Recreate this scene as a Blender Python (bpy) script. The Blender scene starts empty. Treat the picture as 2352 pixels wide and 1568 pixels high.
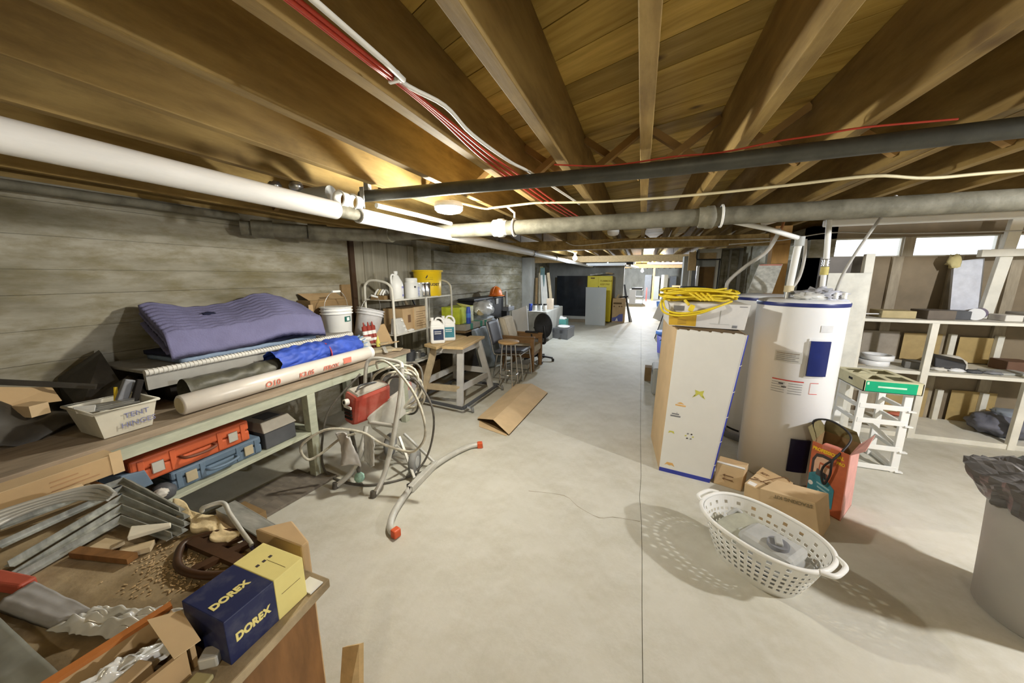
import bpy, bmesh, math, random
from mathutils import Vector, Matrix, noise
SC = bpy.context.scene
COL = SC.collection
R = math.radians
V = Vector

# ---------------------------------------------------------------- camera, light, exposure
cam_d = bpy.data.cameras.new('camera')
cam_d.sensor_width = 36.0
cam_d.lens = 790.0 / 2352.0 * 36.0
cam_d.clip_start = 0.02
cam_o = bpy.data.objects.new('camera', cam_d)
COL.objects.link(cam_o)
cam_o.location = (0, 0, 1.65)
cam_o.rotation_euler = (R(90 - 10.75), 0, R(20.3))
SC.camera = cam_o
SC.view_settings.view_transform = 'Standard'
SC.view_settings.look = 'None'
SC.view_settings.gamma = 1.0
SC.view_settings.use_curve_mapping = False
SC.view_settings.exposure = 1.0
SC.cycles.max_bounces = 9
SC.cycles.diffuse_bounces = 5
wd = bpy.data.worlds.new('daylight')
SC.world = wd
wd.use_nodes = True
bg = wd.node_tree.nodes['Background']
bg.inputs[0].default_value = (0.75, 0.85, 1.0, 1)
bg.inputs[1].default_value = 1.2

def lamp(name, loc, watts, col, rad):
    d = bpy.data.lights.new(name, 'POINT')
    d.energy = watts
    d.color = col
    d.shadow_soft_size = rad
    o = bpy.data.objects.new(name, d)
    COL.objects.link(o)
    o.location = loc
    return o
lamp('near_ceiling_light', (-1.35, 2.32, 1.985), 56, (1.0, 0.97, 0.86), 0.05)
lamp('right_ceiling_light', (3.3, 1.72, 2.10), 165, (0.97, 0.98, 1.0), 0.05)
lamp('behind_ceiling_light', (0.4, -1.2, 2.10), 26, (1.0, 0.90, 0.68), 0.06)
lamp('bulb_light', (-1.52, 8.45, 1.97), 80, (0.76, 0.87, 1.0), 0.04)
lamp('far_bulb_light', (0.02, 24.0, 1.86), 520, (0.80, 0.89, 1.0), 0.05)
lamp('far_hall_fill', (0.3, 15.5, 2.1), 230, (0.9, 0.94, 1.0), 0.05)  # added fill lamp to brighten the hall, no fixture carries it

# ---------------------------------------------------------------- materials
_M = {}
def mat(name, col, rough=0.6, metal=0.0, var=0.12, scale=9.0, stretch=(1, 1, 1), col2=None, bump=0.0,
        bscale=None, rnd=0.0, emit=0.0, alpha=1.0, detail=4.0, contrast=(0.3, 0.7), spec=0.35, trans=0.0):
    if name in _M:
        return _M[name]
    m = bpy.data.materials.new(name)
    m.use_nodes = True
    nt = m.node_tree
    b = nt.nodes['Principled BSDF']
    b.inputs['Roughness'].default_value = rough
    b.inputs['Metallic'].default_value = metal
    b.inputs['Specular IOR Level'].default_value = spec
    c1 = tuple(max(0, c * (1 - var)) for c in col)
    c2 = col2 if col2 else tuple(min(1, c * (1 + var)) for c in col)
    tc = nt.nodes.new('ShaderNodeTexCoord')
    mp = nt.nodes.new('ShaderNodeMapping')
    mp.inputs['Scale'].default_value = stretch
    nz = nt.nodes.new('ShaderNodeTexNoise')
    nz.inputs['Scale'].default_value = scale
    nz.inputs['Detail'].default_value = detail
    nz.inputs['Roughness'].default_value = 0.6
    rp = nt.nodes.new('ShaderNodeValToRGB')
    rp.color_ramp.elements[0].position = contrast[0]
    rp.color_ramp.elements[1].position = contrast[1]
    rp.color_ramp.elements[0].color = (*c1, 1)
    rp.color_ramp.elements[1].color = (*c2, 1)
    nt.links.new(tc.outputs['Object'], mp.inputs[0])
    nt.links.new(mp.outputs[0], nz.inputs['Vector'])
    nt.links.new(nz.outputs['Fac'], rp.inputs[0])
    out = rp.outputs[0]
    if rnd > 0:
        oi = nt.nodes.new('ShaderNodeObjectInfo')
        add = nt.nodes.new('ShaderNodeVectorMath')
        add.operation = 'ADD'
        sc = nt.nodes.new('ShaderNodeVectorMath')
        sc.operation = 'SCALE'
        sc.inputs[3].default_value = 40.0
        cx = nt.nodes.new('ShaderNodeCombineXYZ')
        for k in range(3):
            nt.links.new(oi.outputs['Random'], cx.inputs[k])
        nt.links.new(cx.outputs[0], sc.inputs[0])
        nt.links.new(mp.outputs[0], add.inputs[0])
        nt.links.new(sc.outputs[0], add.inputs[1])
        nt.links.new(add.outputs[0], nz.inputs['Vector'])
        mr = nt.nodes.new('ShaderNodeMapRange')
        mr.inputs[3].default_value = 1 - rnd
        mr.inputs[4].default_value = 1 + rnd
        nt.links.new(oi.outputs['Random'], mr.inputs[0])
        hs = nt.nodes.new('ShaderNodeHueSaturation')
        nt.links.new(mr.outputs[0], hs.inputs['Value'])
        nt.links.new(out, hs.inputs['Color'])
        out = hs.outputs[0]
    nt.links.new(out, b.inputs['Base Color'])
    if bump > 0:
        n2 = nt.nodes.new('ShaderNodeTexNoise')
        n2.inputs['Scale'].default_value = bscale or scale * 3
        n2.inputs['Detail'].default_value = 5
        nt.links.new(mp.outputs[0], n2.inputs['Vector'])
        bp = nt.nodes.new('ShaderNodeBump')
        bp.inputs['Strength'].default_value = bump
        bp.inputs['Distance'].default_value = 0.01
        nt.links.new(n2.outputs['Fac'], bp.inputs['Height'])
        nt.links.new(bp.outputs[0], b.inputs['Normal'])
    if emit > 0:
        b.inputs['Emission Color'].default_value = (*col, 1)
        b.inputs['Emission Strength'].default_value = emit
    if alpha < 1:
        b.inputs['Alpha'].default_value = alpha
    if trans > 0:
        b.inputs['Transmission Weight'].default_value = trans
        b.inputs['IOR'].default_value = 1.3
    _M[name] = m
    return m

def srgb(r, g, b):
    f = lambda c: (c / 255 / 12.92) if c <= 10 else ((c / 255 + 0.055) / 1.055) ** 2.4
    return (f(r), f(g), f(b))

FLOOR = mat('floor concrete', (0.47, 0.455, 0.385), 0.62, var=0.0, col2=(0.58, 0.565, 0.495), scale=1.6, bump=0.08, bscale=60, detail=10, contrast=(0.25, 0.75))
CONC = mat('formed wall concrete', (0.135, 0.118, 0.07), 0.85, var=0.0, col2=(0.37, 0.345, 0.275), scale=2.2, stretch=(1, 0.5, 2.4), bump=0.5, bscale=11, detail=12, contrast=(0.32, 0.62))
def blotch(m, dark, scale, stretch, amount):
    nt = m.node_tree; b = nt.nodes['Principled BSDF']
    src = b.inputs['Base Color'].links[0].from_socket
    tc = nt.nodes.new('ShaderNodeTexCoord'); mp = nt.nodes.new('ShaderNodeMapping'); mp.inputs['Scale'].default_value = stretch
    nz = nt.nodes.new('ShaderNodeTexNoise'); nz.inputs['Scale'].default_value = scale; nz.inputs['Detail'].default_value = 9; nz.inputs['Roughness'].default_value = 0.7
    rp = nt.nodes.new('ShaderNodeValToRGB'); rp.color_ramp.elements[0].position = 0.45; rp.color_ramp.elements[1].position = 0.68
    rp.color_ramp.elements[0].color = (0, 0, 0, 1); rp.color_ramp.elements[1].color = (amount, amount, amount, 1)
    mx = nt.nodes.new('ShaderNodeMix'); mx.data_type = 'RGBA'; mx.inputs['B'].default_value = (*dark, 1)
    nt.links.new(tc.outputs['Object'], mp.inputs[0]); nt.links.new(mp.outputs[0], nz.inputs['Vector']); nt.links.new(nz.outputs['Fac'], rp.inputs[0])
    nt.links.new(rp.outputs[0], mx.inputs['Factor']); nt.links.new(src, mx.inputs['A']); nt.links.new(mx.outputs['Result'], b.inputs['Base Color'])
blotch(CONC, (0.15, 0.12, 0.045), 5.0, (1, 0.6, 1.6), 0.75)
blotch(FLOOR, (0.36, 0.335, 0.25), 2.3, (1, 1, 1), 0.55)
blotch(FLOOR, (0.62, 0.61, 0.56), 9.0, (1, 1, 1), 0.35)
CONC2 = mat('pale pier concrete', (0.30, 0.295, 0.26), 0.85, var=0.0, col2=(0.46, 0.45, 0.41), scale=2.0, stretch=(1.5, 1.5, 0.7), bump=0.3, bscale=14, detail=9)
DECK = mat('subfloor pine', (0.32, 0.20, 0.030), 0.7, var=0.0, col2=(0.64, 0.45, 0.12), scale=2.2, stretch=(1, 9, 9), bump=0.12, bscale=5, detail=8, rnd=0.30, contrast=(0.28, 0.72))
JOIST = mat('joist timber', (0.19, 0.112, 0.028), 0.75, var=0.0, col2=(0.42, 0.29, 0.10), scale=2.0, stretch=(9, 0.9, 6), bump=0.15, bscale=5, detail=8, rnd=0.20, contrast=(0.25, 0.75))
def knots(m, dark, scale, stretch, size):
    nt = m.node_tree; b = nt.nodes['Principled BSDF']
    src = b.inputs['Base Color'].links[0].from_socket
    tc = nt.nodes.new('ShaderNodeTexCoord'); mp = nt.nodes.new('ShaderNodeMapping'); mp.inputs['Scale'].default_value = stretch
    oi = nt.nodes.new('ShaderNodeObjectInfo'); ad = nt.nodes.new('ShaderNodeVectorMath'); ad.operation = 'ADD'
    sc = nt.nodes.new('ShaderNodeMath'); sc.operation = 'MULTIPLY'; sc.inputs[1].default_value = 31.0
    nt.links.new(oi.outputs['Random'], sc.inputs[0]); nt.links.new(sc.outputs[0], ad.inputs[1])
    vo = nt.nodes.new('ShaderNodeTexVoronoi'); vo.inputs['Scale'].default_value = scale
    rp = nt.nodes.new('ShaderNodeValToRGB'); rp.color_ramp.elements[0].position = size * 0.4; rp.color_ramp.elements[1].position = size
    rp.color_ramp.elements[0].color = (0.85, 0.85, 0.85, 1); rp.color_ramp.elements[1].color = (0, 0, 0, 1)
    mx = nt.nodes.new('ShaderNodeMix'); mx.data_type = 'RGBA'; mx.inputs['B'].default_value = (*dark, 1)
    nt.links.new(tc.outputs['Object'], mp.inputs[0]); nt.links.new(mp.outputs[0], ad.inputs[0]); nt.links.new(ad.outputs[0], vo.inputs['Vector'])
    nt.links.new(vo.outputs['Distance'], rp.inputs[0]); nt.links.new(rp.outputs[0], mx.inputs['Factor'])
    nt.links.new(src, mx.inputs['A']); nt.links.new(mx.outputs['Result'], b.inputs['Base Color'])
knots(DECK, (0.09, 0.045, 0.012), 2.6, (0.75, 1.3, 1.3), 0.10)
blotch(JOIST, (0.10, 0.06, 0.018), 3.0, (2, 0.6, 2), 0.6)
knots(JOIST, (0.075, 0.035, 0.01), 2.2, (1.2, 0.75, 1.2), 0.11)
BRACE = mat('brace timber', (0.33, 0.20, 0.07), 0.75, var=0.2, scale=4, rnd=0.2)
PINE = mat('pale pine board', (0.56, 0.40, 0.20), 0.6, var=0.14, scale=3, stretch=(8, 1, 8), bump=0.06)
OAK = mat('brown chair wood', (0.26, 0.145, 0.06), 0.5, var=0.2, scale=5, stretch=(1, 6, 6))
DESKW = mat('brown veneer', (0.20, 0.095, 0.032), 0.5, var=0.35, scale=3, stretch=(6, 6, 1.2), bump=0.08, detail=8)
DESKT = mat('dusty desk top', (0.13, 0.085, 0.038), 0.75, var=0.0, col2=(0.42, 0.33, 0.20), scale=5, bump=0.25, bscale=40, detail=10)
GREENP = mat('pale green bench paint', (0.42, 0.44, 0.34), 0.6, var=0.18, scale=6, stretch=(4, 1, 4), detail=8)
WORN = mat('worn bench board', (0.30, 0.235, 0.165), 0.7, var=0.3, scale=4, stretch=(6, 1, 6), detail=8)
WHITE = mat('white enamel', (0.80, 0.81, 0.82), 0.35, var=0.02, scale=4, spec=0.5)
WPIPE = mat('white pipe wrap', (0.74, 0.73, 0.71), 0.6, var=0.07, scale=7, stretch=(3, 0.6, 3), bump=0.05)
WPLAST = mat('white plastic', (0.80, 0.80, 0.77), 0.4, var=0.03, scale=5)
OFFW = mat('off white plastic', (0.66, 0.64, 0.58), 0.5, var=0.08, scale=6)
MILK = mat('milky plastic', (0.60, 0.57, 0.47), 0.45, var=0.12, scale=6)
WPAINT = mat('white shelf paint', (0.66, 0.64, 0.56), 0.6, var=0.12, scale=5)
IRON = mat('dusty cast iron', (0.095, 0.088, 0.06), 0.7, metal=0.1, var=0.0, col2=(0.235, 0.22, 0.165), scale=7, bump=0.3, bscale=30, detail=8)
DARKPIPE = mat('dark steel pipe', (0.075, 0.075, 0.062), 0.5, metal=0.3, var=0.25, scale=9, detail=7)
BLACK = mat('black plastic', (0.022, 0.022, 0.024), 0.45, var=0.2)
BLACKF = mat('black fabric', (0.03, 0.03, 0.032), 0.9, var=0.2, bump=0.15, bscale=200)
CHROME = mat('chrome tube', (0.72, 0.72, 0.73), 0.18, metal=1.0, var=0.04)
STEEL = mat('brushed steel', (0.50, 0.50, 0.49), 0.35, metal=0.9, var=0.15, scale=12)
GALV = mat('galvanised steel', (0.42, 0.43, 0.40), 0.42, metal=0.55, var=0.3, scale=10, stretch=(1, 4, 1))
ALU = mat('painted tube grey', (0.54, 0.53, 0.48), 0.42, metal=0.25, var=0.12, scale=12)
CARD = mat('cardboard', (0.47, 0.325, 0.17), 0.8, var=0.08, scale=5)
CARDL = mat('light cardboard', (0.56, 0.41, 0.235), 0.8, var=0.08, scale=5)
CARDD = mat('dark cardboard', (0.24, 0.155, 0.07), 0.85, var=0.18, scale=5)
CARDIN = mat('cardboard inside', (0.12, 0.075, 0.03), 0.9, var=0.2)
PAPER = mat('paper', (0.72, 0.71, 0.68), 0.7, var=0.05)
INK = mat('dark ink', (0.05, 0.04, 0.04), 0.7, var=0.05)
INKBR = mat('brown ink', (0.17, 0.09, 0.04), 0.8, var=0.1)
RED = mat('red print', (0.62, 0.05, 0.04), 0.5, var=0.08)
REDL = mat('faded red print', (0.66, 0.20, 0.14), 0.6, var=0.2, scale=20)
REDCAB = mat('red cable', (0.55, 0.06, 0.03), 0.45, var=0.1)
ORANGE = mat('orange plastic', (0.80, 0.20, 0.02), 0.4, var=0.06)
YEL = mat('yellow plastic', (0.82, 0.57, 0.02), 0.4, var=0.04)
YELC = mat('yellow cord rubber', (0.74, 0.56, 0.03), 0.45, var=0.12, scale=20)
YELP = mat('yellow paint', (0.84, 0.70, 0.03), 0.45, var=0.04)
CREAMY = mat('cream label', (0.75, 0.66, 0.25), 0.6, var=0.05)
NAVY = mat('navy print', (0.014, 0.02, 0.075), 0.45, var=0.0, col2=(0.06, 0.065, 0.11), scale=22, detail=8, contrast=(0.5, 0.75))
BLUE = mat('blue plastic', (0.05, 0.10, 0.50), 0.4, var=0.1)
BLUEL = mat('light blue plastic', (0.10, 0.25, 0.70), 0.45, var=0.1)
VIOL = mat('violet blue plastic', (0.20, 0.20, 0.62), 0.45, var=0.1)
TARPB = mat('blue tarp', (0.04, 0.085, 0.42), 0.55, var=0.25, scale=6, bump=0.2, bscale=40)
PAD = mat('moving pad fabric', (0.155, 0.150, 0.262), 0.92, var=0.12, scale=5, bump=0.3, bscale=90)
PADL = mat('light pad fabric', (0.19, 0.25, 0.34), 0.92, var=0.15, scale=6)
PADD = mat('dark pad fabric', (0.012, 0.014, 0.04), 0.95, var=0.2)
TEALC = mat('blue grey case plastic', (0.115, 0.17, 0.235), 0.5, var=0.16, scale=7)
REDC = mat('orange red case plastic', (0.52, 0.105, 0.035), 0.5, var=0.16, scale=7)
GREYP = mat('grey plastic', (0.20, 0.205, 0.22), 0.5, var=0.12)
GREYD = mat('dark grey plastic', (0.075, 0.078, 0.085), 0.5, var=0.15)
GREYB = mat('grey bin plastic', (0.36, 0.345, 0.31), 0.6, var=0.06, scale=4)
GREYT = mat('grey stair tread', (0.27, 0.255, 0.22), 0.6, var=0.14, scale=5, stretch=(5, 1, 5))
GREYPANEL = mat('grey painted panel', (0.40, 0.41, 0.39), 0.55, var=0.02)
SEAT = mat('grey vinyl', (0.085, 0.085, 0.10), 0.55, var=0.1)
CREAMF = mat('cream cushion fabric', (0.58, 0.50, 0.37), 0.9, var=0.08, bump=0.1, bscale=100)
BAG = mat('clear plastic bag', (0.60, 0.60, 0.57), 0.18, var=0.1, scale=8, spec=0.6)
BAGD = mat('grey garbage bag', (0.10, 0.095, 0.092), 0.28, var=0.2, scale=8, spec=0.6)
TARPD = mat('dark plastic sheet', (0.04, 0.034, 0.025), 0.5, var=0.35, scale=6, bump=0.3)
TARPG = mat('grey tarp', (0.20, 0.225, 0.235), 0.5, var=0.22, scale=7)
HOSE = mat('hose rubber', (0.50, 0.47, 0.38), 0.45, var=0.35, scale=25)
HOSED = mat('dark hose rubber', (0.10, 0.09, 0.075), 0.45, var=0.3, scale=25)
LAMPE = mat('lamp diffuser', (1.0, 0.98, 0.95), 0.5, var=0.0, emit=14.0)
LAMPO = mat('unlit diffuser', (0.70, 0.66, 0.58), 0.5, var=0.02)
PANE = mat('bright window pane', (0.80, 0.88, 1.0), 0.4, var=0.0, emit=1.05)
GLASSD = mat('dark glass panel', (0.022, 0.025, 0.03), 0.12, var=0.3, scale=3, spec=0.6)
BACKB = mat('brown backing board', (0.24, 0.19, 0.125), 0.85, var=0.18, scale=3)
STUD = mat('stud timber', (0.34, 0.29, 0.21), 0.75, var=0.2, scale=5, stretch=(6, 6, 1))
POSTW = mat('stained post timber', (0.33, 0.18, 0.05), 0.7, var=0.22, scale=3, stretch=(5, 5, 1))
GREENL = mat('green print', (0.0, 0.36, 0.17), 0.5, var=0.05)
TEAL = mat('teal print', (0.05, 0.22, 0.28), 0.5, var=0.25, scale=14)
GREENT = mat('green tape', (0.03, 0.26, 0.17), 0.5, var=0.1)
LIME = mat('lime print', (0.55, 0.62, 0.05), 0.55, var=0.15, scale=14)
REDBOX = mat('orange carton print', (0.48, 0.12, 0.05), 0.5, var=0.25, scale=6)
PINKS = mat('faded pink carton print', (0.66, 0.33, 0.29), 0.5, var=0.15, scale=10)
SPRED = mat('dusty red enamel', (0.40, 0.055, 0.035), 0.5, var=0.0, col2=(0.50, 0.18, 0.14), scale=6, detail=8, contrast=(0.4, 0.8))
RUBBER = mat('dusty rubber', (0.20, 0.20, 0.19), 0.8, var=0.25, scale=12)
COPPER = mat('copper tube', (0.50, 0.23, 0.10), 0.35, metal=0.8, var=0.1)
INSUL = mat('insulation foam', (0.58, 0.47, 0.28), 0.95, var=0.2, scale=18, bump=0.3, bscale=60, spec=0.05)
WOODP = mat('pale packing wood', (0.55, 0.44, 0.28), 0.7, var=0.2, scale=6)
PLANKG = mat('grey floor board', (0.17, 0.145, 0.115), 0.8, var=0.3, scale=4, stretch=(1, 8, 8), detail=8)
GLASSB = mat('glass jar', (0.62, 0.63, 0.60), 0.15, var=0.1, spec=0.7)
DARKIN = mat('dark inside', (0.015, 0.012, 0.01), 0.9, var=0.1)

# ---------------------------------------------------------------- mesh builder
class MB:
    def __init__(s):
        s.v = []; s.f = []; s.sm = []
    def add(s, vs, fs, sm=False):
        n = len(s.v)
        s.v += [tuple(p) for p in vs]
        s.f += [tuple(i + n for i in f) for f in fs]
        s.sm += [sm] * len(fs)
        return s
    def hexa(s, p):
        return s.add(p, [(0, 3, 2, 1), (4, 5, 6, 7), (0, 1, 5, 4), (1, 2, 6, 5), (2, 3, 7, 6), (3, 0, 4, 7)])
    def box(s, x0, x1, y0, y1, z0, z1):
        return s.hexa([(x0, y0, z0), (x1, y0, z0), (x1, y1, z0), (x0, y1, z0), (x0, y0, z1), (x1, y0, z1), (x1, y1, z1), (x0, y1, z1)])
    def obox(s, c, size, rot=None):
        rot = rot if rot is not None else Matrix.Identity(3)
        c = V(c)
        hx, hy, hz = size[0] / 2, size[1] / 2, size[2] / 2
        ps = [c + rot @ V(q) for q in ((-hx, -hy, -hz), (hx, -hy, -hz), (hx, hy, -hz), (-hx, hy, -hz), (-hx, -hy, hz), (hx, -hy, hz), (hx, hy, hz), (-hx, hy, hz))]
        return s.hexa(ps)
    def bar(s, p0, p1, w, d, up=(0, 0, 1)):
        p0, p1 = V(p0), V(p1)
        z = (p1 - p0).normalized()
        u = V(up)
        if abs(z.dot(u)) > 0.98:
            u = V((1, 0, 0))
        x = u.cross(z).normalized()
        y = z.cross(x)
        a, b = x * w / 2, y * d / 2
        return s.hexa([p0 - a - b, p0 + a - b, p0 + a + b, p0 - a + b, p1 - a - b, p1 + a - b, p1 + a + b, p1 - a + b])
    def cyl(s, p0, p1, r, n=14, r1=None, cap=True):
        p0, p1 = V(p0), V(p1)
        r1 = r if r1 is None else r1
        z = (p1 - p0).normalized()
        u = V((0, 0, 1)) if abs(z.z) < 0.9 else V((1, 0, 0))
        x = u.cross(z).normalized()
        y = z.cross(x)
        vs = []
        for k in range(n):
            a = 2 * math.pi * k / n
            vs.append(p0 + (x * math.cos(a) + y * math.sin(a)) * r)
        for k in range(n):
            a = 2 * math.pi * k / n
            vs.append(p1 + (x * math.cos(a) + y * math.sin(a)) * r1)
        s.add(vs, [(k, (k + 1) % n, n + (k + 1) % n, n + k) for k in range(n)], True)
        if cap:
            s.add(vs[:n], [tuple(reversed(range(n)))])
            s.add(vs[n:], [tuple(range(n))])
        return s
    def tube(s, pts, r, n=8, closed=False, cap=True):
        P = [V(p) for p in pts]
        m = len(P)
        rings = []
        prev = None
        for i in range(m):
            if closed:
                t = P[(i + 1) % m] - P[i - 1]
            else:
                t = P[min(i + 1, m - 1)] - P[max(i - 1, 0)]
            t.normalize()
            if prev is None:
                u = V((0, 0, 1)) if abs(t.z) < 0.9 else V((1, 0, 0))
                x = u.cross(t).normalized()
            else:
                x = prev - t * prev.dot(t)
                if x.length < 1e-6:
                    x = V((1, 0, 0)).cross(t)
                x.normalize()
            prev = x
            y = t.cross(x)
            rr = r[i] if isinstance(r, (list, tuple)) else r
            rings.append([P[i] + (x * math.cos(2 * math.pi * k / n) + y * math.sin(2 * math.pi * k / n)) * rr for k in range(n)])
        vs = [p for ring in rings for p in ring]
        fs = []
        for i in range(m if closed else m - 1):
            j = (i + 1) % m
            for k in range(n):
                fs.append((i * n + k, i * n + (k + 1) % n, j * n + (k + 1) % n, j * n + k))
        s.add(vs, fs, True)
        if cap and not closed:
            s.add(rings[0], [tuple(reversed(range(n)))])
            s.add(rings[-1], [tuple(range(n))])
        return s
    def lathe(s, prof, c=(0, 0, 0), n=28, sx=1, sy=1, rot=None, cap0=True, cap1=True):
        c = V(c)
        vs = []
        for (r, z) in prof:
            for k in range(n):
                a = 2 * math.pi * k / n
                p = V((r * math.cos(a) * sx, r * math.sin(a) * sy, z))
                if rot is not None:
                    p = rot @ p
                vs.append(c + p)
        fs = []
        for i in range(len(prof) - 1):
            for k in range(n):
                fs.append((i * n + k, i * n + (k + 1) % n, (i + 1) * n + (k + 1) % n, (i + 1) * n + k))
        s.add(vs, fs, True)
        if cap0 and prof[0][0] > 1e-5:
            s.add(vs[:n], [tuple(reversed(range(n)))])
        if cap1 and prof[-1][0] > 1e-5:
            s.add(vs[-n:], [tuple(range(n))])
        return s
    def prism(s, poly, vec):
        n = len(poly)
        vec = V(vec)
        a = [V(p) for p in poly]
        b = [p + vec for p in a]
        s.add(a + b, [tuple(reversed(range(n))), tuple(range(n, 2 * n))] + [(k, (k + 1) % n, n + (k + 1) % n, n + k) for k in range(n)])
        return s
    def grid(s, fn, nu, nv, thick=None, sm=True):
        top = [V(fn(i / nu, j / nv)) for j in range(nv + 1) for i in range(nu + 1)]
        w = nu + 1
        fs = [(j * w + i, j * w + i + 1, (j + 1) * w + i + 1, (j + 1) * w + i) for j in range(nv) for i in range(nu)]
        if thick is None:
            return s.add(top, fs, sm)
        t = V(thick)
        bot = [p - t for p in top]
        N = len(top)
        fb = [tuple(N + q for q in reversed(f)) for f in fs]
        edge = [i for i in range(w)] + [j * w + nu for j in range(1, nv + 1)] + [nv * w + i for i in range(nu - 1, -1, -1)] + [j * w for j in range(nv - 1, 0, -1)]
        fe = []
        for k in range(len(edge)):
            a, b = edge[k], edge[(k + 1) % len(edge)]
            fe.append((b, a, N + a, N + b))
        return s.add(top + bot, fs + fb + fe, sm)
    def blob(s, c, rad, seed=0, amp=0.15, fr=3.0, n=20, flat=None):
        c = V(c)
        vs = []
        m = n // 2
        for j in range(m + 1):
            th = math.pi * j / m
            for k in range(n):
                ph = 2 * math.pi * k / n
                d = V((math.sin(th) * math.cos(ph), math.sin(th) * math.sin(ph), math.cos(th)))
                q = d * fr + V((seed * 7.1, seed * 3.3, seed * 1.7))
                k2 = 1 + amp * (noise.noise(q) + 0.5 * abs(noise.noise(q * 2.3)))
                p = V((d.x * rad[0], d.y * rad[1], d.z * rad[2])) * k2
                if flat is not None and p.z < flat:
                    p.z = flat
                vs.append(c + p)
        fs = []
        for j in range(m):
            for k in range(n):
                fs.append((j * n + k, (j + 1) * n + k, (j + 1) * n + (k + 1) % n, j * n + (k + 1) % n))
        return s.add(vs, fs, True)
    def build(s, name, material, parent=None, local=False, bev=0.0, kind=None, label=None, cat=None, group=None, base=None):
        vs = s.v
        if parent is not None and not local:
            inv = WM[parent.name].inverted()
            vs = [inv @ V(p) for p in vs]
        org = V((0, 0, 0))
        if parent is None:
            if base is None:
                xs = [p[0] for p in vs]; ys = [p[1] for p in vs]; zs = [p[2] for p in vs]
                org = V(((min(xs) + max(xs)) / 2, (min(ys) + max(ys)) / 2, min(zs)))
            else:
                org = V(base)
            vs = [V(p) - org for p in vs]
        me = bpy.data.meshes.new(name)
        me.from_pydata([tuple(p) for p in vs], [], s.f)
        me.polygons.foreach_set('use_smooth', s.sm)
        me.materials.append(material)
        bm = bmesh.new(); bm.from_mesh(me)
        bmesh.ops.recalc_face_normals(bm, faces=bm.faces)
        bm.to_mesh(me); bm.free()
        o = bpy.data.objects.new(name, me)
        COL.objects.link(o)
        o.location = org
        if parent is not None:
            o.parent = parent
            WM[o.name] = WM[parent.name]
        else:
            WM[o.name] = Matrix.Translation(org)
        if bev > 0:
            b = o.modifiers.new('edge', 'BEVEL')
            b.width = bev; b.segments = 2; b.limit_method = 'ANGLE'; b.angle_limit = R(40)
            b.harden_normals = False
        if kind: o['kind'] = kind
        if label: o['label'] = label
        if cat: o['category'] = cat
        if group: o['group'] = group
        return o
WM = {}
def thing(name, label, cat, loc=(0, 0, 0), rz=0.0, group=None, rot=None):
    o = bpy.data.objects.new(name, None)
    o.empty_display_size = 0.1
    COL.objects.link(o)
    o.location = loc
    if rot is not None:
        o.rotation_euler = rot.to_euler()
        WM[o.name] = Matrix.Translation(loc) @ rot.to_4x4()
    else:
        o.rotation_euler = (0, 0, R(rz))
        WM[o.name] = Matrix.Translation(loc) @ Matrix.Rotation(R(rz), 4, 'Z')
    o['label'] = label
    o['category'] = cat
    if group: o['group'] = group
    return o
def copy_thing(src, loc, rz=0.0, label=None, group=None):
    r = src.copy(); COL.objects.link(r)
    r.location = loc; r.rotation_euler = (0, 0, R(rz))
    WM[r.name] = Matrix.Translation(loc) @ Matrix.Rotation(R(rz), 4, 'Z')
    if label: r['label'] = label
    if group: r['group'] = group
    for ch in list(src.children):
        c = ch.copy(); COL.objects.link(c); c.parent = r
        for g in list(ch.children):
            d = g.copy(); COL.objects.link(d); d.parent = c
    return r
def text(parent, body, size, org, xd, yd, material, name='lettering', local=False, ext=0.0006, bold=0.0, sx=1.0, align='LEFT'):
    cu = bpy.data.curves.new(name, 'FONT')
    cu.body = body; cu.size = size; cu.extrude = ext; cu.offset = bold
    cu.align_x = align
    cu.resolution_u = 3
    cu.materials.append(material)
    o = bpy.data.objects.new(name, cu)
    COL.objects.link(o)
    x = V(xd).normalized(); y = V(yd); y = (y - x * y.dot(x)).normalized(); z = x.cross(y)
    W = Matrix(((x.x * sx, y.x, z.x, org[0]), (x.y * sx, y.y, z.y, org[1]), (x.z * sx, y.z, z.z, org[2]), (0, 0, 0, 1)))
    o.parent = parent
    L = W if local else WM[parent.name].inverted() @ W
    me = bpy.data.meshes.new_from_object(o)
    bpy.data.objects.remove(o)
    bpy.data.curves.remove(cu)
    me.transform(L)
    o = bpy.data.objects.new(name, me)
    COL.objects.link(o)
    o.parent = parent
    return o
def sm(pts, n=6, closed=False):
    P = [V(p) for p in pts]
    out = []
    m = len(P)
    rng = range(m) if closed else range(m - 1)
    for i in rng:
        p0 = P[i - 1] if (closed or i > 0) else P[0]
        p1 = P[i]; p2 = P[(i + 1) % m]
        p3 = P[(i + 2) % m] if (closed or i + 2 < m) else P[-1]
        for k in range(n):
            t = k / n
            out.append(0.5 * ((2 * p1) + (p2 - p0) * t + (2 * p0 - 5 * p1 + 4 * p2 - p3) * t * t + (3 * p1 - p0 - 3 * p2 + p3) * t ** 3))
    if not closed:
        out.append(P[-1])
    return out
def rotz(a): return Matrix.Rotation(R(a), 3, 'Z')
def rotm(axis, a): return Matrix.Rotation(R(a), 3, axis)
def structure(mb, name, m, parent=None, **k):
    o = mb.build(name, m, parent, base=(0, 0, 0) if parent is None else None, **k)
    if parent is None: o['kind'] = 'structure'
    return o
random.seed(5)

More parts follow.
